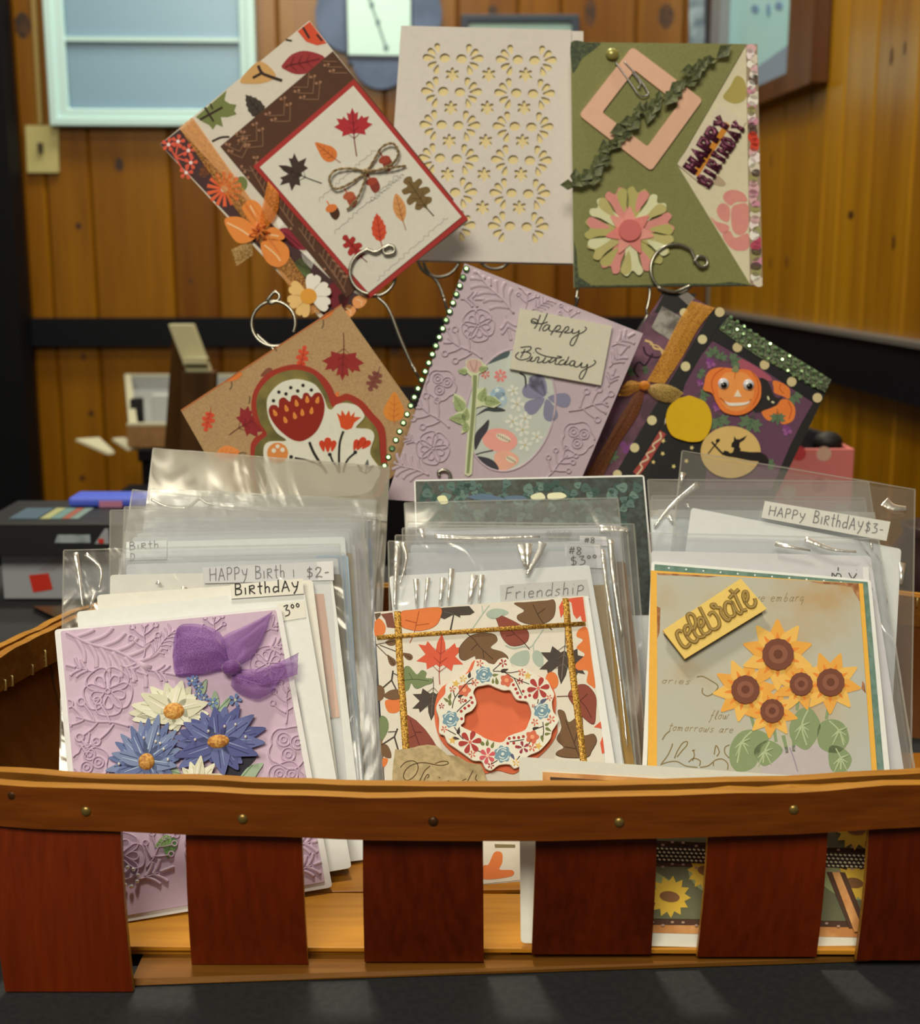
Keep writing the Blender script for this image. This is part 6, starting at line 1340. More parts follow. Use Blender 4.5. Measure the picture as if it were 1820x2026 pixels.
pr_([('S', bo, [(1058, 450), (970, 460), (945, 530), (1010, 570), (945, 650), (1030, 720), (935, 820), (960, 882), (1060, 890), (1050, 1000), (1100, 1048), (1140, 1050), (1100, 760)])])
pr_(Sx(bo, ell(690, 990, 64, 88, -10), bd_)); pr_(Sx(dr_, [(862, 1135), (940, 1048), (1050, 1042), (1140, 1150), (1145, 1300), (1120, 1442), (1000, 1360), (900, 1230)], rv, [(740, 1158), (900, 1160), (1020, 1240), (1100, 1380)], [(980, 1200), (1060, 1130)]))
pr_(Sx(br_, [(752, 1315), (820, 1320), (862, 1425), (940, 1380), (1000, 1372), (1010, 1480), (1022, 1560), (1115, 1545), (1150, 1620), (1100, 1720), (1050, 1785), (850, 1790), (742, 1765), (745, 1725), (810, 1682), (742, 1600), (790, 1480)], bv, [(970, 1780), (920, 1640), (830, 1400)], [(920, 1640), (980, 1450)], [(940, 1700), (820, 1680)]))
pr_([('P', rd, [(1125, 1475), (1195, 1415), (1205, 1490)])]); pr_([('P', rd, [(1190, 1640), (1215, 1570), (1235, 1740), (1210, 1755)])])
# lower part, seen only between the splints
A.T = (560, 1500, .34066)
pr_([('S', bo, [(1160, 630), (1190, 620), (1225, 550), (1268, 555), (1270, 610), (1255, 650), (1330, 655), (1320, 690), (1160, 705)])])
pr_([('P', paper(120, 104, 66), [(1225, 503), (1345, 506), (1345, 524), (1228, 524)])])
# gold glitter cords
M_gg = speck('gold_glitter', (120, 78, 22), (206, 156, 60), 1100, .3, metal=.45, bumpk=1.0)
for nm, p, w in (('glitter_cord', [(786, 1212), (790, 1300), (797, 1400), (804, 1500), (812, 1640)], 14), ('glitter_cord', [(1118, 1186), (1128, 1300), (1143, 1420), (1156, 1530), (1172, 1680)], 13.5)):
    m = MB(); u = px_len(fM0, *p[0]); m.line(fM0, fM0.pp(cr(p, 4)), w*u, .0013, .0020, M_gg, None, True); m.build(nm, cM0)
m = MB(); m.line(fM0, fM0.pp([(745, 1264), (840, 1257), (1000, 1246), (1156, 1236)]), 9*u, .0018, .0028, M_gg, None, True); m.build('glitter_cord', cM0)
# wreath
W = Art(cM0, fM0, (850, 1290, .14835), .002)
wo = [(590, 165), (650, 150), (720, 170), (780, 215), (840, 215), (900, 150), (990, 130), (1050, 190), (1080, 250), (1200, 260), (1330, 320), (1450, 390), (1540, 430), (1590, 530), (1630, 620), (1600, 720), (1620, 850), (1690, 940), (1650, 1030), (1600, 1110), (1580, 1200), (1500, 1300), (1420, 1370), (1300, 1420), (1240, 1480), (1180, 1560), (1100, 1592), (1040, 1540), (900, 1550), (800, 1620), (720, 1590), (670, 1500), (560, 1490), (430, 1400), (330, 1330), (220, 1250), (180, 1160), (110, 1120), (110, 940), (70, 800), (110, 700), (190, 600), (200, 490), (330, 410), (480, 340), (550, 280)]
wi = [(560, 590), (600, 520), (680, 500), (770, 485), (850, 520), (960, 560), (1050, 560), (1100, 640), (1150, 690), (1270, 710), (1310, 780), (1330, 880), (1290, 1000), (1240, 1090), (1100, 1140), (1010, 1180), (960, 1240), (880, 1250), (720, 1200), (620, 1140), (400, 1040), (440, 980), (450, 880), (540, 830), (600, 740), (580, 650)]
W.piece('orange_mat', [('S', paper(204, 100, 62), [(870+(x-870)*1.055, 880+(y-880)*1.05+12) for x, y in wo[::2]], 4)], h=.0016, th=.0008)
m = MB(); m.holes(fM0, W.loc(cr(wo, 3, True)), [W.loc(cr(wi, 3, True))], .0044, .0060, paper(214, 204, 176)); wr_ = m.build('wreath', cM0)
m = MB(); m.holes(fM0, W.loc(cr([(870+(x-870)*.975, 880+(y-880)*.975) for x, y in wo], 3, True)), [W.loc(cr([(870+(x-870)*1.05, 880+(y-880)*1.05) for x, y in wi], 3, True))], .0025, .0043, paper(90, 60, 44)); m.build('wreath_foam', cM0)
V = Art(cM0, fM0, W.T, .00602)
wb, ww, wor, wre, wg, wd, wy = paper(112, 138, 142), paper(204, 206, 186), paper(196, 100, 70), paper(160, 58, 50), paper(110, 112, 62), paper(66, 54, 48), paper(206, 164, 84)
for p in ([(560, 400), (480, 460), (320, 660), (280, 800)], [(820, 310), (960, 320), (1100, 400), (1300, 480)], [(960, 320), (1050, 330), (1160, 310)], [(1100, 400), (1150, 500), (1210, 630)], [(320, 660), (290, 560)], [(340, 850), (420, 770), (520, 690)], [(310, 1050), (380, 1160), (430, 1210)], [(220, 1090), (330, 1150)], [(1420, 680), (1410, 740)], [(1480, 980), (1490, 1100), (1480, 1180)], [(1480, 1040), (1350, 1090)], [(1290, 1280), (1350, 1180)], [(570, 1340), (680, 1390)], [(1040, 1245), (1230, 1215)], [(820, 300), (930, 200)], [(480, 480), (580, 460)], [(800, 1540), (880, 1490)], [(1140, 1480), (1175, 1430)]): V.piece('printed_twig', [('C', wd, p, 12)], wr_)
for x, y, s_, r, c in ((510, 360, 50, 10, wd), (970, 300, 60, 70, wd), (390, 640, 45, 70, wd), (365, 1100, 55, 10, wd), (1380, 1065, 48, 70, wd), (250, 640, 50, 20, wg), (200, 690, 45, -50, wg), (850, 360, 45, 80, wg), (870, 440, 55, -10, wg), (820, 440, 40, 0, wg), (1540, 1010, 45, 60, wg), (1550, 1080, 50, 120, wg), (1540, 1140, 45, 80, wg), (1470, 1200, 50, 170, wg), (670, 1260, 55, -50, wg), (745, 1260, 50, 5, wg), (815, 1290, 50, 20, wg), (330, 1200, 50, 100, wd), (250, 720, 55, 0, wg), (1490, 700, 60, 60, paper(84, 84, 100)), (1080, 1440, 50, 150, paper(84, 84, 100))): V.piece('printed_leaf', [('P', c, mo(SPADE, x, y, s_, r, .8))], wr_)
for x, y in ((1090, 490), (1122, 545), (1145, 598), (1180, 652), (1250, 652), (1220, 575), (530, 660), (545, 725), (500, 768), (447, 800), (400, 840), (405, 940), (1035, 1200), (1098, 1190), (1160, 1188), (1222, 1175), (1015, 1265), (1095, 1262), (1130, 1310), (455, 700), (1305, 630)): V.piece('printed_dot', [('E', wre, x, y, 20)], wr_)
for x, y, r, c in ((645, 205, 50, wor), (955, 200, 55, wre), (1200, 325, 52, wor), (425, 410, 50, wy), (580, 460, 50, wor), (285, 545, 45, wor), (140, 770, 40, wre), (175, 1075, 45, wor), (1590, 945, 55, wor), (1375, 985, 50, wor), (1565, 660, 42, wor), (545, 1410, 50, wor), (1125, 1520, 52, wy), (790, 1560, 45, wre), (1340, 1320, 55, wor), (400, 700, 40, wre), (1180, 440, 45, wre), (1355, 770, 26, wre)): V.piece('printed_blossom', blossom(x, y, r, 5, c, None, x % 70, .45), wr_)
for x, y in ((330, 475), (1280, 370), (285, 1225), (1420, 1300)): V.piece('printed_star_flower', [('P', wy, mo(STAR, x, y, 58, x % 40))], wr_)
for x, y, rr in ((1420, 535, 150), (515, 1250, 155)): V.piece('printed_lily', blossom(x, y, rr, 6, wre, paper(206, 110, 90), 20, .5, .14), wr_)
V.piece('printed_blossom', blossom(745, 1430, 110, 6, paper(192, 84, 84), paper(224, 170, 140), 10, .55, .2), wr_); V.piece('printed_blossom', blossom(1215, 1320, 85, 5, paper(140, 52, 60), None, 60, .5), wr_)
for x, y, r in ((440, 560, 92), (1000, 430, 92), (1340, 1180, 95)): V.piece('printed_rosette', [('S', wor, mo([((.86+.14*cos(5*t))*cos(t), (.86+.14*cos(5*t))*sin(t)) for t in [2*pi*k/20 for k in range(20)]], x, y, r), 2), ('E', paper(220, 146, 100), x, y, r*.3)], wr_)
for x, y, r in ((700, 355, 118), (1468, 835, 118), (258, 945, 118), (948, 1408, 122)):
    it = [('S', wb, mo([((.88+.1*cos(7*t))*cos(t), (.88+.1*cos(7*t))*sin(t)) for t in [2*pi*k/28 for k in range(28)]], x, y, r), 2)]
    for q, a0, n in ((.68, .3, 4.2), (.68, 3.4, 4.6), (.45, 1.2, 3.4), (.45, 4.4, 3.2)): it.append(('L', ww, [(x+r*q*cos(a0+k*n/14*.42), y+r*q*sin(a0+k*n/14*.42)) for k in range(15)], r*.11))
    V.piece('printed_rose', it+[('E', ww, x, y, r*.17)], wr_)
# torn kraft tag
K = Art(cM0, fM0, (760, 1460, .12088), .0032)
tt = K.piece('torn_kraft_tag', [('P', speck('torn_kraft', (158, 136, 92), (176, 152, 106), 300, .85), [(125, 760), (128, 600), (140, 440), (160, 300), (172, 212), (240, 226), (300, 210), (360, 216), (420, 192), (480, 186), (560, 158), (640, 150), (700, 140), (780, 152), (850, 158), (900, 205), (945, 240), (1020, 312), (1110, 318), (1200, 332), (1280, 380), (1350, 425), (1450, 450), (1560, 462), (1600, 540), (1625, 600), (1660, 720), (1700, 1150), (1200, 1160), (700, 1190), (150, 1200)])], h=.0026, th=.0007)
scr = [[(255, 515), (330, 435), (430, 405), (510, 430), (545, 510), (510, 620), (430, 700), (350, 725), (305, 660), (340, 560), (430, 480), (560, 440), (680, 440), (800, 465), (920, 480), (1030, 455), (1020, 420), (930, 415), (820, 450)], [(740, 490), (660, 560), (610, 650), (560, 760), (520, 900)], [(620, 800), (660, 680), (700, 628), (722, 655), (690, 690)], [(880, 672), (900, 686)], [(860, 740), (840, 800), (870, 850)], [(960, 760), (990, 830), (1010, 750), (1050, 740), (1060, 840)], [(1440, 565), (1400, 640), (1340, 760), (1300, 860)], [(1330, 700), (1260, 740), (1240, 820), (1310, 840)], [(1500, 630), (1480, 700), (1520, 760), (1470, 840)]]
m = MB()
for q in scr: m.line(fM0, K.loc(cr(q, 6)), 16*K.unit(700, 600), .0032, .00335, paper(84, 64, 36))
o = m.build('script_writing', tt); o['kind'] = 'stuff'

# ------------------------------------------------------------------ vintage sunflower card
A = Art(cR0, fR0, (1240, 1100, .31868), .0016)
def vintage():
    m, nt, pb = new_mat('vintage_paper'); N = nt.nodes; L = nt.links
    tc = N.new('ShaderNodeTexCoord'); n1 = N.new('ShaderNodeTexNoise'); n1.inputs['Scale'].default_value = 22; n1.inputs['Detail'].default_value = 8
    n2 = N.new('ShaderNodeTexNoise'); n2.inputs['Scale'].default_value = 7; rp = N.new('ShaderNodeValToRGB'); mx = N.new('ShaderNodeMix'); mx.inputs[0].default_value = .45
    e = rp.color_ramp.elements; e[0].position = .36; e[0].color = (*alb(168, 166, 148), 1); e[1].position = .66; e[1].color = (*alb(168, 134, 84), 1)
    k = e.new(.52); k.color = (*alb(170, 162, 136), 1)
    L.new(tc.outputs['Object'], n1.inputs['Vector']); L.new(tc.outputs['Object'], n2.inputs['Vector']); L.new(n1.outputs['Fac'], mx.inputs[2]); L.new(n2.outputs['Fac'], mx.inputs[3]); L.new(mx.outputs[0], rp.inputs[0]); L.new(rp.outputs[0], pb.inputs['Base Color']); pb.inputs['Roughness'].default_value = .7; return m
vp_ = A.piece('vintage_panel', [('P', vintage(), [(183, 112), (1432, 176), (1470, 700), (1512, 1320), (1545, 1960), (150, 1900), (184, 1300), (186, 700)])], h=.0011, th=.0005)
brn = speck('rust_wear', (130, 78, 40), (170, 120, 76), 240, .8)
for p in ([(184, 112), (420, 125), (560, 135), (500, 140), (330, 130), (190, 125)], [(1130, 165), (1432, 178), (1440, 290), (1410, 240), (1390, 200), (1300, 185), (1200, 180)], [(183, 320), (205, 330), (200, 480), (186, 520)], [(1455, 780), (1470, 800), (1478, 860), (1450, 830)]): A.piece('worn_edge', [('P', brn, p)], vp_, h=.00162)
pen = paper(140, 120, 84); rows_ = [('0ries', 1307, 1354, 1366, 1356, 13), ('t0m0rr0ws are', 1320, 1447, 1450, 1452, 15), ('fl0w', 1402, 1425, 1441, 1424, 16), ('we embarq', 1488, 1192, 1590, 1192, 17)]
for t_, x0, y0, x1, y1, hh in rows_: writing(vp_, fR0, hand(t_, x0, y0, x1, y1, hh, .35), 1.3, .00162, pen, 'script_line')
V = Art(cR0, fR0, (1290, 1300, .12637), .00162); sw = paper(124, 106, 66)
for p in ([(690, 330), (780, 320), (900, 380), (1020, 470), (960, 570), (860, 625), (780, 580), (780, 500)], [(270, 1170), (200, 1230), (150, 1310)], [(380, 1580), (460, 1480), (530, 1400), (540, 1340), (470, 1360), (390, 1480), (340, 1600)], [(140, 1680), (230, 1560), (290, 1440), (310, 1370)], [(620, 1640), (650, 1560), (640, 1490), (620, 1480), (660, 1470)], [(560, 1660), (640, 1600), (740, 1640), (730, 1720)], [(950, 1720), (960, 1640), (1080, 1610), (1170, 1680), (1170, 1780)], [(960, 1540), (990, 1400), (1040, 1500), (1000, 1570)], [(1200, 1390), (1130, 1430), (1130, 1520), (1200, 1600)], [(740, 1740), (860, 1720), (940, 1660)], [(120, 1700), (240, 1660), (380, 1650), (520, 1720), (700, 1740)]): V.piece('scroll_ornament', [('C', sw, p, 18)], vp_)
grn, grd, grl = paper(124, 136, 92), paper(92, 106, 70), paper(162, 170, 124)
for p in ([(745, 930), (770, 1010), (790, 1090)], [(905, 1050), (912, 1100), (922, 1160)], [(1052, 880), (1055, 920), (1050, 965)], [(1252, 880), (1245, 950), (1232, 1020)], [(965, 1120), (980, 1180), (990, 1230)], [(1020, 1100), (1030, 1160), (1030, 1220)], [(950, 700), (952, 740), (950, 790)]): A.piece('printed_stem', [('C', grn, p, 24, 18)], vp_)
pot = A.piece('printed_pot', [('S', paper(172, 160, 150), [(890, 1260), (980, 1190), (1240, 1185), (1275, 1280), (1250, 1400), (1180, 1460), (900, 1440), (820, 1360)]), ('C', paper(146, 130, 134), [(1005, 1195), (1030, 1260), (1055, 1345)], 9)], vp_)
for p, v in (([(640, 1180), (700, 1100), (800, 1085), (880, 1130), (830, 1200), (790, 1310), (690, 1345), (635, 1285)], [(770, 1095), (710, 1160), (680, 1290)]), ([(790, 1200), (870, 1150), (960, 1200), (930, 1260), (850, 1310), (795, 1260)], [(880, 1160), (850, 1220), (840, 1290)]), ([(1005, 1060), (1060, 965), (1130, 950), (1190, 1030), (1185, 1110), (1110, 1210), (1020, 1150)], [(1120, 960), (1080, 1060), (1110, 1180)]), ([(1185, 1060), (1260, 1020), (1340, 1050), (1372, 1150), (1300, 1230), (1190, 1190)], [(1250, 1030), (1310, 1090), (1340, 1180)]), ([(1250, 1195), (1330, 1195), (1390, 1265), (1345, 1345), (1260, 1330)], [(1290, 1200), (1320, 1260), (1320, 1330)])):
    c = (sum(q[0] for q in p)/len(p), sum(q[1] for q in p)/len(p))
    A.piece('printed_leaf', [('S', grn, p), ('C', grl, v, 9)]+[('L', grl, [v[1], (v[1][0]+dx, v[1][1]+dy)], 12, 4) for dx, dy in ((-45, 40), (45, 30), (-40, 90), (40, 80), (50, -20))], vp_, h=.00168)
for cx, cy, r, n, ro in ((930, 622, 96, 10, 0), (1255, 795, 84, 9, 20), (728, 840, 86, 10, 12), (1073, 806, 70, 9, 5), (893, 972, 72, 9, 25)):
    it = []
    for k in range(n):
        a = ro+360*k/n; R_ = r*1.42
        it.append(('P', paper(216, 166, 78) if k % 2 else paper(212, 150, 62), mo(SPADE, cx+R_*sin(radians(a)), cy-R_*cos(radians(a)), r*.92, a, 1.05)))
        it.append(('P', paper(212, 124, 48), mo(DROP, cx+r*1.05*sin(radians(a)), cy-r*1.05*cos(radians(a)), r*.9, a, .7)))
    fo_ = A.piece('printed_sunflower', it, vp_, h=.00172)
    A.piece('sunflower_disc', [('S', paper(110, 64, 46), [(cx+r*(1+.04*(j % 2))*cos(2*pi*j/28), cy+r*(1+.04*(j % 2))*sin(2*pi*j/28)) for j in range(28)], 1), ('E', paper(130, 80, 58), cx, cy, r*.62), ('E', paper(100, 56, 40), cx, cy, r*.3)], vp_, h=.0028)
bn = A.piece('celebrate_banner', [('P', paper(214, 178, 92), [(210, 488), (690, 168), (850, 355), (346, 664)])], h=.0050, th=.0012)
A.piece('banner_foam', [('P', paper(60, 52, 40), [(226, 496), (690, 188), (834, 360), (350, 650)])], h=.0018, th=.0031)
CL = [[(370, 985), (315, 965), (280, 1020), (320, 1130), (380, 1215), (440, 1235), (500, 1170)], [(430, 1060), (500, 960), (490, 890), (430, 890), (405, 950), (440, 1050), (510, 1130), (580, 1150), (625, 1090)], [(545, 970), (590, 850), (560, 730), (500, 690), (455, 720), (480, 820), (550, 960), (610, 1060), (690, 1070), (740, 1040)], [(650, 930), (710, 860), (710, 780), (650, 760), (630, 820), (660, 930), (720, 1020), (800, 1000), (830, 960)],
      [(650, 580), (700, 680), (770, 820), (830, 930), (910, 940), (970, 880), (960, 780), (900, 690), (840, 670), (800, 720)], [(905, 605), (850, 575), (850, 545), (900, 540), (930, 590), (990, 600), (1000, 680), (1050, 760), (1110, 800), (1150, 760)], [(1180, 520), (1100, 500), (1060, 560), (1080, 680), (1150, 740), (1220, 700), (1190, 560), (1180, 500), (1250, 640), (1310, 690), (1340, 650)], [(1140, 295), (1220, 380), (1290, 530), (1350, 630), (1420, 620)], [(1130, 440), (1210, 360), (1290, 290)], [(1380, 520), (1430, 430), (1420, 340), (1370, 340), (1360, 420), (1400, 510), (1460, 580), (1530, 570), (1560, 500), (1545, 440)]]
Cl = Art(cR0, fR0, (1300, 1140, .12088), .0062); m = MB(); m2_ = MB(); u = Cl.unit(800, 800)
for q in CL: m.line(fR0, Cl.loc(cr(q, 7)), 62*u, .0062, .0066, paper(122, 92, 30)); m2_.line(fR0, Cl.loc(cr(q, 7)), 34*u, .0066, .0068, paper(150, 122, 66))
o = m.build('celebrate_lettering', bn); o['kind'] = 'stuff'; o = m2_.build('celebrate_lettering', bn); o['kind'] = 'stuff'
for k in range(11):
    x = 1323+34*k; A2 = Art(cR0, fR0, (0, 0, 1), .00042); A2.piece('white_dot', [('E', paper(206, 206, 196), x, 1122.5+.083*(x-1300), 1.8)])

# ------------------------------------------------------------------ wide sunflower card at the front
P0 = Art(cF0, fF0, (0, 0, 1), .0009); kor = speck('orange_leaf_paper', (196, 128, 66), (222, 160, 92), 90, .7); kbr = paper(84, 58, 42)
kp = P0.piece('orange_panel', [('P', kor, [(1073, 1527), (1748, 1566), (1752, 1855), (1076, 1840)])], h=.0009, th=.0003)
P0.piece('brown_panel', [('P', kbr, [(1088, 1537), (1738, 1574), (1742, 1834), (1090, 1826)])], h=.00125, th=.0003)
gg1, gg2 = paper(106, 104, 72), paper(146, 150, 98)
for q, nm in (([(1098, 1548), (1730, 1584), (1733, 1680), (1100, 1655)], 'upper_green_panel'), ([(1100, 1708), (1733, 1726), (1735, 1822), (1102, 1814)], 'lower_green_panel')):
    gp = P0.piece(nm, [('P', gg1, q)], h=.0016, th=.0003)
    y0 = q[0][1]
    for k in range(5): x = 1110+126*k; P0.piece('printed_leaf', [('S', gg2, [(x, y0+12), (x+40, y0+8), (x+96, y0+40), (x+104, y0+70), (x+50, y0+66), (x+10, y0+40)])], gp, h=.00192)
SUNP = [(cos(2*pi*k/26)*(1 if k % 2 == 0 else .72), sin(2*pi*k/26)*(1 if k % 2 == 0 else .72)) for k in range(26)]
for x, y, r in ((1323, 1773, 42), (1397, 1722, 40), (1690, 1640, 42), (1686, 1746, 40), (1180, 1770, 42), (1250, 1740, 36), (1130, 1730, 30), (1500, 1775, 42), (1570, 1735, 36), (1160, 1600, 42), (1300, 1610, 42), (1450, 1612, 42), (1540, 1630, 36)):
    sf = P0.piece('printed_sunflower', [('P', paper(216, 174, 60), mo(SUNP, x, y, r, x % 30)), ('E', paper(130, 88, 52), x, y, r*.48, r*.26, 8)], h=.0020)
hb = P0.piece('houndstooth_ribbon', [('P', paper(56, 44, 32), [(1086, 1665), (1742, 1689), (1742, 1718), (1086, 1698)])], h=.0022, th=.0004)
m = MB()
for i in range(72):
    for j in range(4):
        x = 1092+i*9+(4 if j % 2 else 0); y = 1670+j*7.2+(x-1086)*.036
        if x < 1736: m.poly(fF0, fF0.pp([(x-3.4, y), (x-1, y-2.6), (x+3.4, y), (x+1, y+2.6)]), .0026, .0027, paper(206, 190, 150))
o = m.build('houndstooth_check', hb); o['kind'] = 'stuff'
for y0 in (1661, 1704, 1824):
    for k in range(27): P0.piece('printed_berry', [('E', paper(170, 134, 110), 1096+k*23.5+5*sin(k), y0+4*cos(k*2.1)+(k*23.5)*.028*(1 if y0 < 1800 else .2), 3.4, 2.4)], kp, h=.0023)
P0.piece('diagonal_brown_strip', [('P', kbr, [(1632, 1724), (1668, 1725), (1712, 1832), (1676, 1834)])], h=.0024, th=.0003)
P0.piece('diagonal_orange_strip', [('P', kor, [(1642, 1724), (1657, 1725), (1704, 1840), (1686, 1842)])], h=.0028, th=.0003)
# ivy leaves on the tall dark card
random.seed(21); fi = FM(8.2); I = Art(r, fi, (0, 0, 1), .00075)
r_ivy = [o for o in bpy.data.objects if o.name.startswith('ivy_greeting_card')][0]; I.root = r_ivy
ivc = [(84, 104, 90), (70, 88, 76), (96, 116, 100), (58, 78, 66)]
for k in range(200):
    x, y = random.uniform(832, 1262), random.uniform(958, 1050); s_ = random.uniform(7, 13)
    I.piece('ivy_leaf', [('P', paper(*ivc[k % 4]), mo(SPADE, x, y, s_, random.uniform(0, 360), 1.5)), ('L', paper(44, 60, 52), [(x-s_*.3, y), (x+s_*.3, y+2)], 1.2)], pnl, h=.00072+.00006*(k % 5))
for p, c in (([(865, 985), (880, 982), (886, 996), (872, 998)], (214, 206, 150)), ([(925, 985), (955, 978), (985, 984), (1000, 990), (960, 992)], (88, 104, 116)), ([(1000, 984), (1030, 982), (1042, 990), (1005, 992)], (88, 104, 116)), ([(1050, 982), (1070, 976), (1078, 988), (1055, 990)], (206, 200, 156)), ([(1085, 978), (1110, 976), (1120, 984), (1100, 990), (1084, 988)], (214, 206, 160))): I.piece('printed_petal', [('S', paper(*c), p)], pnl, h=.0012)

# ------------------------------------------------------------------ wire card stand
M_wire = plain('steel_wire', (140, 132, 112), .26, .95)
BASE = Vector((.03, .905, 0))
st = thing('wire_card_stand', BASE, 'steel wire card stand with round coil clips behind the basket', 'card stand')
m = MB(); n = 32
for z0, z1, r0, r1 in ((0, .006, .062, .060), (.006, .012, .060, .018)):
    vs = [BASE+Vector((r0*cos(2*pi*k/n), r0*sin(2*pi*k/n), z0)) for k in range(n)]+[BASE+Vector((r1*cos(2*pi*k/n), r1*sin(2*pi*k/n), z1)) for k in range(n)]
    m.add(vs, [[k, (k+1) % n, n+(k+1) % n, n+k] for k in range(n)]+[list(range(n, 2*n)), list(range(n))[::-1]], M_wire, False)
m.build('base_disc', st)
m = MB(); m.tube([BASE+Vector((0, 0, z)) for z in (.008, .06, .12)], .005, M_wire, 12); m.build('centre_post', st)
RW = .0012
def clip(fr, front, back, stem, hf=.0022, hb=-.0030, hs=None):
    """one bent wire: coil in front of the card, coil behind it, stem down to the post"""
    w = lambda p, h: fr.w(*fr.p(*p), h)
    m = MB()
    if front: m.tube([w(p, hf) for p in cr(front, 6)], RW, M_wire, 8)
    if front: m.ball(w(front[0], hf), RW*1.05, M_wire, None, 8, 6)
    c = m.build('coil_front', st) if front else None
    if back: m = MB(); m.tube([w(p, hb) for p in cr(back, 6)], RW, M_wire, 8); m.build('coil_back', st)
    if stem:
        P = [w(p, hb-.0005) for p in stem]; e = P[-1]; P += [e.lerp(BASE+Vector((0, 0, .12)), .5)+Vector((0, .012, 0)), BASE+Vector((0, 0, .115))]
        m = MB(); m.tube(cr(P, 8), RW, M_wire, 8); m.build('wire_stem', st)
ring = lambda cx, cy, r, a0, a1, k=12: [(cx+r*cos(radians(a0+(a1-a0)*i/k)), cy+r*sin(radians(a0+(a1-a0)*i/k))) for i in range(k+1)]
# autumn card clip (front coil with a small eye, ring shows below the card)
clip(fH1, [(771, 489), (760, 496), (764, 506), (780, 503), (780, 492), (765, 490), (745, 502), (728, 497)]+ring(738, 541, 44, 250, 100), ring(738, 541, 44, 110, -60), [(745, 586), (768, 610), (792, 670), (815, 722), (832, 752)], .0055, -.0025)
# kraft card clip: full ring upper left
clip(fH4, [(528, 592), (541, 577), (551, 582), (549, 592), (534, 599)]+ring(540, 638, 43, 262, 385), ring(540, 638, 45, -75, -300), [(505, 660), (540, 690), (600, 740)], -.0022, -.0045)
# white card clips peeping below
clip(fH2, None, ring(868, 504, 42, 175, 5), [(838, 516), (846, 534), (866, 556), (878, 585), (886, 615)], .003, -.0035)
clip(fH2, None, ring(980, 496, 34, 160, 15), None, .003, -.0035)
# green card clip
clip(fH3, [(1371, 519), (1379, 511), (1393, 514), (1396, 526), (1386, 532), (1376, 524), (1366, 502)]+ring(1333, 535, 48, 305, 110), ring(1333, 535, 46, 130, 0), [(1285, 560), (1287, 580), (1281, 610), (1266, 650)], .0045, -.0025)
clip(fH3, None, None, [(1146, 560), (1141, 590), (1139, 606)], .003, -.0035)
# birthday card clip: only the hook shows above the ivy card
clip(fH5, [(868, 941), (868, 934), (878, 931), (888, 936), (890, 948), (884, 975)], None, [(885, 960), (895, 990)], .0022, -.003)
clip(fH6, [(1300, 572), (1330, 580), (1355, 572), (1362, 568)], None, [(1330, 600), (1320, 700), (1300, 900)], .004, -.003)

# ------------------------------------------------------------------ things behind the basket, left
M_cardb = speck('cardboard', (126, 88, 46), (140, 100, 54), 60, .8); M_cut = paper(176, 164, 128); M_dim = plain('dull_white_box', (150, 148, 142), .6)
yb = 1.13
def face(x0, y0, x1, y1, Y): a = at_y(x0, y0, Y); b = at_y(x1, y1, Y); return a, b
a = at_y(8, 1188, yb); b = at_y(215, 1092, yb); zt_ = b.z
root = thing('white_box', (a.x+.05, yb, 0), 'white box with a red square on its front, behind the basket', 'box')
m = MB(); m.box((a.x, yb, .002), (b.x, yb+.10, zt_), M_dim); bo_ = m.build('box_body', root, bevel=.001)
q0, q1 = at_y(66, 1172, yb), at_y(103, 1138, yb); sh = .003
m = MB(); m.hexa([(q0.x, yb-.0006, q0.z), (q1.x, yb-.0006, q0.z+.003), (q1.x-sh, yb-.0006, q1.z+.002), (q0.x-sh, yb-.0006, q1.z), (q0.x, yb-.0002, q0.z), (q1.x, yb-.0002, q0.z+.003), (q1.x-sh, yb-.0002, q1.z+.002), (q0.x-sh, yb-.0002, q1.z)], plain('red_print', (190, 40, 22), .5)); m.build('red_square', root)
for k in range(3):
    m = MB(); x = q0.x+.006+.005*k; m.hexa([(x, yb-.0005, q1.z+.004), (x+.002, yb-.0005, q1.z+.004), (x+.022, yb-.0005, q1.z+.018), (x+.020, yb-.0005, q1.z+.018), (x, yb-.0002, q1.z+.004), (x+.002, yb-.0002, q1.z+.004), (x+.022, yb-.0002, q1.z+.018), (x+.020, yb-.0002, q1.z+.018)], plain('faint_pink_print', (150, 128, 124), .6)); m.build('printed_stripe', root)
a2 = at_y(0, 1092, yb-.02); b2_ = at_y(262, 1036, yb-.02)
root = thing('black_box', (a2.x+.08, yb, zt_), 'black box with pale print lying on the white box', 'box')
m = MB(); m.box((a2.x-.02, yb-.02, zt_+.0008), (b2_.x, yb+.09, b2_.z), plain('black_carton', (24, 24, 26), .5)); m.build('box_body', root, bevel=.001)
M_grp = speck('grey_green_print', (120, 130, 122), (150, 158, 150), 90, .6)
Y = yb-.0206; c0, c1 = at_y(108, 1074, Y), at_y(178, 1058, Y)
m = MB(); m.hexa([(c0.x, Y, c0.z), (c1.x, Y, c0.z), (c1.x, Y, c1.z), (c0.x+.003, Y, c1.z), (c0.x, Y+.0004, c0.z), (c1.x, Y+.0004, c0.z), (c1.x, Y+.0004, c1.z), (c0.x+.003, Y+.0004, c1.z)], M_grp); m.build('printed_name', root)
c0, c1 = at_y(187, 1076, Y), at_y(214, 1046, Y)
m = MB(); m.hexa([(c0.x, Y, c0.z), (c1.x, Y, c0.z), (c1.x, Y, c1.z), (c0.x+.010, Y, c1.z), (c0.x, Y+.0004, c0.z), (c1.x, Y+.0004, c0.z), (c1.x, Y+.0004, c1.z), (c0.x+.010, Y+.0004, c1.z)], M_dim); m.build('printed_badge', root)
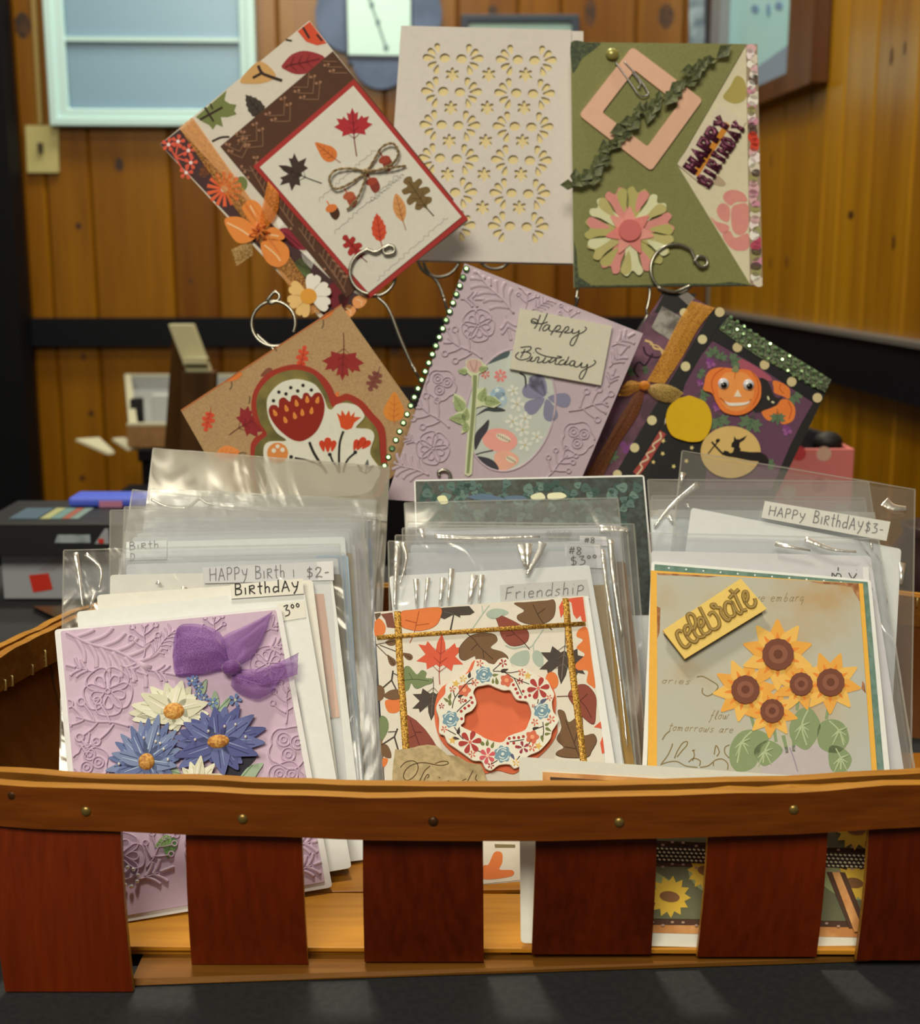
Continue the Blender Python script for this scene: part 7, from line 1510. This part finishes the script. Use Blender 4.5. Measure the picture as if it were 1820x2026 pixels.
c0, c1 = at_y(195, 1075, Y), at_y(205, 1066, Y); m = MB(); m.box((c0.x, Y-.0004, c0.z), (c1.x, Y, c1.z), plain('red_print', (190, 40, 22), .5)); m.build('printed_badge', root)
zt2_ = b2_.z
for x0, x1, c in ((40, 95, (70, 86, 92)), (100, 118, (150, 146, 96)), (120, 140, (96, 120, 110)), (142, 156, (140, 80, 60)), (158, 174, (110, 124, 112))):
    p0 = at_y(x0, 1026, yb+.03); p1 = at_y(x1, 1014, yb+.03); m = MB(); m.box((p0.x, yb+.0, zt2_+.0001), (p1.x, yb+.05, zt2_+.0006), paper(*c)); m.build('printed_swatch', root)
p0 = at_y(135, 1030, yb+.05); p1 = at_y(300, 1030, yb+.05)
root = thing('blue_packet', (p0.x+.04, yb+.03, zt2_), 'blue packet with a pink corner on top of the black box', 'packet')
m = MB(); m.box((p0.x, yb+.052, zt2_+.0008), (p1.x, yb+.088, zt2_+.010), plain('blue_wrap', (66, 84, 176), .5)); m.build('packet_body', root, bevel=.003)
m = MB(); m.box((p0.x+.03, yb+.0512, zt2_+.0008), (p0.x+.052, yb+.0518, zt2_+.007), plain('pink_wrap', (176, 110, 130), .5)); m.build('pink_corner', root)
root_b = at_z(66, 1196, .0)
m = MB(); m.hexa([at_z(66, 1200, 0)+Vector((0, 0, .0005)), at_z(148, 1240, 0)+Vector((0, 0, .0005)), at_z(300, 1225, 0)+Vector((0, 0, .0005)), at_z(300, 1196, 0)+Vector((0, 0, .0005)), at_z(66, 1200, .006), at_z(148, 1240, .006), at_z(300, 1225, .006), at_z(300, 1196, .006)], wood('small_board', (.05, .03, .012), (.10, .06, .025), 'x', 2.0))
tag(m.build('wooden_board'), 'small brown wooden board lying on the table by the white box', 'board')

# black cabinet with an open cardboard box and a wooden easel, far left
Yc = 1.98; Yx = 2.0
cx0 = at_y(278, 950, Yc).x; ct = at_y(300, 886, Yx).z
root = thing('black_cabinet', (cx0+.5, Yc+.2, ZB), 'black cabinet near the back wall under the cardboard tray', 'cabinet')
m = MB(); m.box((cx0, Yc+.01, ZB), (cx0+1.05, 2.98, ct-.02), M_black); m.build('cabinet_body', root, bevel=.002)
m = MB(); m.box((cx0-.003, Yc, ct-.0195), (cx0+1.06, 2.99, ct), M_black); m.build('cabinet_top', root, bevel=.002)
for k in range(2):
    m = MB(); m.box((cx0+.03+.51*k, Yc-.002, ZB+.05), (cx0+.50+.51*k, Yc+.0095, ct-.06), M_black); dr = m.build('cabinet_door', root, bevel=.002)
    m = MB(); m.ball((cx0+.47+.12*k, Yc-.012, (ZB+ct)/2), .012, M_blackrail); m.build('knob', dr)
# open cardboard tray with pale rim
rz = at_y(300, 838, Yx).z; Yd = 2.86; th = .014
fl, frr, bl_, brr = at_y(250, 838, Yx).x, at_y(560, 838, Yx).x, at_y(246, 735, Yd).x, at_y(560, 735, Yd).x
root = thing('cardboard_tray', ((fl+frr)/2, Yx+.1, ct), 'open cardboard tray with a pale rim and a spread flap', 'box')
M_inn = paper(140, 136, 122); z0_ = ct+.001
def wallp(a, b, t, z0, z1, mat, name):
    a, b, t = Vector((*a, 0)), Vector((*b, 0)), Vector((*t, 0)); up0, up1 = Vector((0, 0, z0)), Vector((0, 0, z1))
    m = MB(); m.hexa([a+up0, b+up0, b+t+up0, a+t+up0, a+up1, b+up1, b+t+up1, a+t+up1], mat); return m.build(name, root)
for a_, b_, t_, mt in (((fl, Yx), (frr, Yx), (0, th), M_cardb), ((bl_, Yd), (brr, Yd), (0, th), M_inn), ((fl, Yx+th), (bl_, Yd), (th, 0), M_inn), ((frr-th, Yx+th), (brr-th, Yd), (th, 0), M_inn)):
    wallp(a_, b_, t_, z0_, rz-.004, mt, 'box_wall'); wallp(a_, b_, t_, rz-.0039, rz, M_cut, 'pale_rim')
m = MB(); m.hexa([(fl+th, Yx+th, z0_), (frr-th, Yx+th, z0_), (brr-th, Yd, z0_), (bl_+th, Yd, z0_), (fl+th, Yx+th, z0_+.004), (frr-th, Yx+th, z0_+.004), (brr-th, Yd, z0_+.004), (bl_+th, Yd, z0_+.004)], M_inn); m.build('box_bottom', root)
for q in ([(150, 873), (212, 900), (226, 898), (196, 870)], [(222, 872), (252, 892), (276, 889), (246, 870)]):
    P = [at_y(x, y, Yx+.02+.0022*(900-y)) for x, y in q]; m = MB(); m.hexa(P+[p+Vector((0, .002, .004)) for p in P], M_cut); m.build('box_flap', root)
for x0, x1, y0, y1, c in ((300, 345, 782, 828, (172, 168, 152)), (258, 276, 790, 828, (30, 28, 26)), (338, 362, 786, 805, (120, 40, 24))):
    p0 = at_y(x0, y1, Yx+.2); p1 = at_y(x1, y0, Yx+.2); dz_ = .0 if x0 != 338 else .03
    m = MB(); m.box((p0.x, Yx+.20+dz_, z0_+.0045), (p1.x, Yx+.228+dz_, p1.z), paper(*c)); tag(m.build('packet', bevel=.001), {300: 'pale packet standing in the open cardboard tray', 258: 'black packet at the left end inside the cardboard tray', 338: 'dark red packet behind the pale one in the cardboard tray'}[x0], 'packet')
# wooden A-frame easel in front of the box
Ye = 1.80; e0 = at_y(354, 642, Ye); e1 = at_y(398, 736, Ye); e2 = at_y(372, 905, Ye)
M_ew = wood('easel_wood', (.05, .022, .006), (.10, .045, .012), 'z', 2.0); M_el = paper(172, 160, 116)
root = thing('wooden_easel', (e1.x, Ye+.05, ct), 'wooden easel with a pale slanted top bar before the cardboard tray', 'easel')
def leg(p, q, w, d, mat, name):
    p, q = Vector(p), Vector(q); m = MB(); m.hexa([p+Vector((-w, 0, 0)), p+Vector((w, 0, 0)), p+Vector((w, d, 0)), p+Vector((-w, d, 0)), q+Vector((-w, 0, 0)), q+Vector((w, 0, 0)), q+Vector((w, d, 0)), q+Vector((-w, d, 0))], mat); return m.build(name, root, bevel=.001)
pT = at_y(356, 642, Ye); pM = at_y(392, 736, Ye); pB = at_y(400, 905, Ye); pB2 = at_y(344, 740, Ye+.06); zf = -.28
leg((pM.x, Ye, pM.z), (pT.x, Ye, pT.z), .017, .02, M_el, 'top_bar')
leg((pB.x-.012, Ye+.001, pB.z-.06), (pM.x, Ye+.001, pM.z), .024, .02, M_ew, 'front_leg')
leg((pB2.x-.012, Ye+.06, pB.z-.06), (pT.x, Ye+.022, pT.z-.002), .015, .016, M_ew, 'back_leg')
p0, p1 = at_y(362, 738, Ye-.012), at_y(410, 708, Ye-.012); m = MB(); m.box((p0.x, Ye-.012, p0.z+.012), (p1.x, Ye-.001, p0.z+.022), M_el); m.build('cross_bar', root, bevel=.001)
# the easel stands on a low black stool
m = MB(); zE = pB.z-.0605; m.box((pB.x-.14, Ye-.03, ZB), (pB.x+.14, Ye+.12, zE), M_black); tag(m.build('black_stool', bevel=.003), 'low black stool carrying the wooden easel', 'stool')

# ------------------------------------------------------------------ pink dotted box and dark pot behind the right pile
Yp = 1.13; px0, px1 = at_y(1330, 1000, Yp).x, at_y(1684, 1000, Yp).x; pt_ = at_y(1600, 888, Yp).z
root = thing('pink_dotted_box', ((px0+px1)/2, Yp, 0), 'pink box with cream and red dots behind the right pile', 'box')
M_pink = plain('salmon_pink_card', (196, 104, 92), .6); t = .004
for lo, hi in (((px0, Yp, .001), (px1, Yp+t, pt_)), ((px0, Yp+.12, .001), (px1, Yp+.12+t, pt_)), ((px0, Yp+t+.0002, .001), (px0+t, Yp+.1198, pt_)), ((px1-t, Yp+t+.0002, .001), (px1, Yp+.1198, pt_))):
    m = MB(); m.box(lo, hi, M_pink); m.build('box_wall', root, bevel=.0008)
m = MB(); m.box((px0+t, Yp+t, .001), (px1-t, Yp+.12, .004), M_pink); m.build('box_bottom', root)
for x, y, c in ((1580, 897, (176, 52, 52)), (1630, 898, (196, 152, 124)), (1546, 900, (188, 150, 118)), (1500, 930, (190, 150, 120)), (1620, 960, (176, 60, 56)), (1560, 975, (190, 150, 120)), (1665, 1010, (190, 150, 120)), (1420, 940, (176, 60, 56)), (1600, 1040, (190, 150, 120))):
    c_ = at_y(x, y, Yp-.0003); rr = .0068; m = MB(); vs = [(c_.x+rr*cos(2*pi*k/16), Yp-.0003, c_.z+rr*sin(2*pi*k/16)) for k in range(16)]
    m.add(vs+[(v[0], Yp-.00001, v[2]) for v in vs], [list(range(16))]+[[k, 16+k, 16+(k+1) % 16, (k+1) % 16] for k in range(16)], plain('dot_%d_%d' % (c[0], c[1]), c, .6)); m.build('printed_dot', root)
p0, p1 = at_y(1548, 885, Yp+.03), at_y(1660, 850, Yp+.03)
root = thing('black_folder', ((p0.x+p1.x)/2, Yp+.06, .005), 'black folder sticking up out of the pink dotted box', 'folder')
m = MB(); zz = pt_; m.hexa([(px0+.03, Yp+.04, .005), (px1-.008, Yp+.04, .005), (px1-.008, Yp+.07, .005), (px0+.03, Yp+.07, .005), (px0+.03, Yp+.045, zz+.045), (px1-.008, Yp+.045, zz+.006), (px1-.008, Yp+.065, zz+.006), (px0+.03, Yp+.065, zz+.045)], plain('black_vinyl', (40, 40, 42), .3)); m.build('folder_cover', root, bevel=.002)
m = MB(); m.ball((px1-.016, Yp+.03, zz+.002), (.014, .012, .010), plain('black_rubber', (14, 14, 16), .6)); m.build('folder_knob', root)
pc = at_y(1850, 1100, 1.0)
root = thing('dark_brown_pot', (pc.x, 1.0, 0), 'dark brown round pot on a pink mat at the right edge', 'pot')
m = MB(); n = 28; prof = [(.022, .006), (.034, .02), (.040, .05), (.036, .075), (.026, .092), (.029, .100), (.024, .100), (.021, .09)]
vs = [(pc.x+r_*cos(2*pi*k/n), 1.0+r_*sin(2*pi*k/n), z_) for r_, z_ in prof for k in range(n)]
m.add(vs, [[i*n+k, i*n+(k+1) % n, (i+1)*n+(k+1) % n, (i+1)*n+k] for i in range(len(prof)-1) for k in range(n)]+[list(range(n))[::-1], list(range((len(prof)-1)*n, len(prof)*n))], plain('dark_glaze', (44, 26, 24), .35), True); m.build('pot_body', root)
m = MB(); m.box((pc.x-.05, .94, .0005), (pc.x+.06, 1.06, .006), plain('dusty_pink_mat', (150, 84, 84), .7)); m.build('pot_mat', root, bevel=.002)
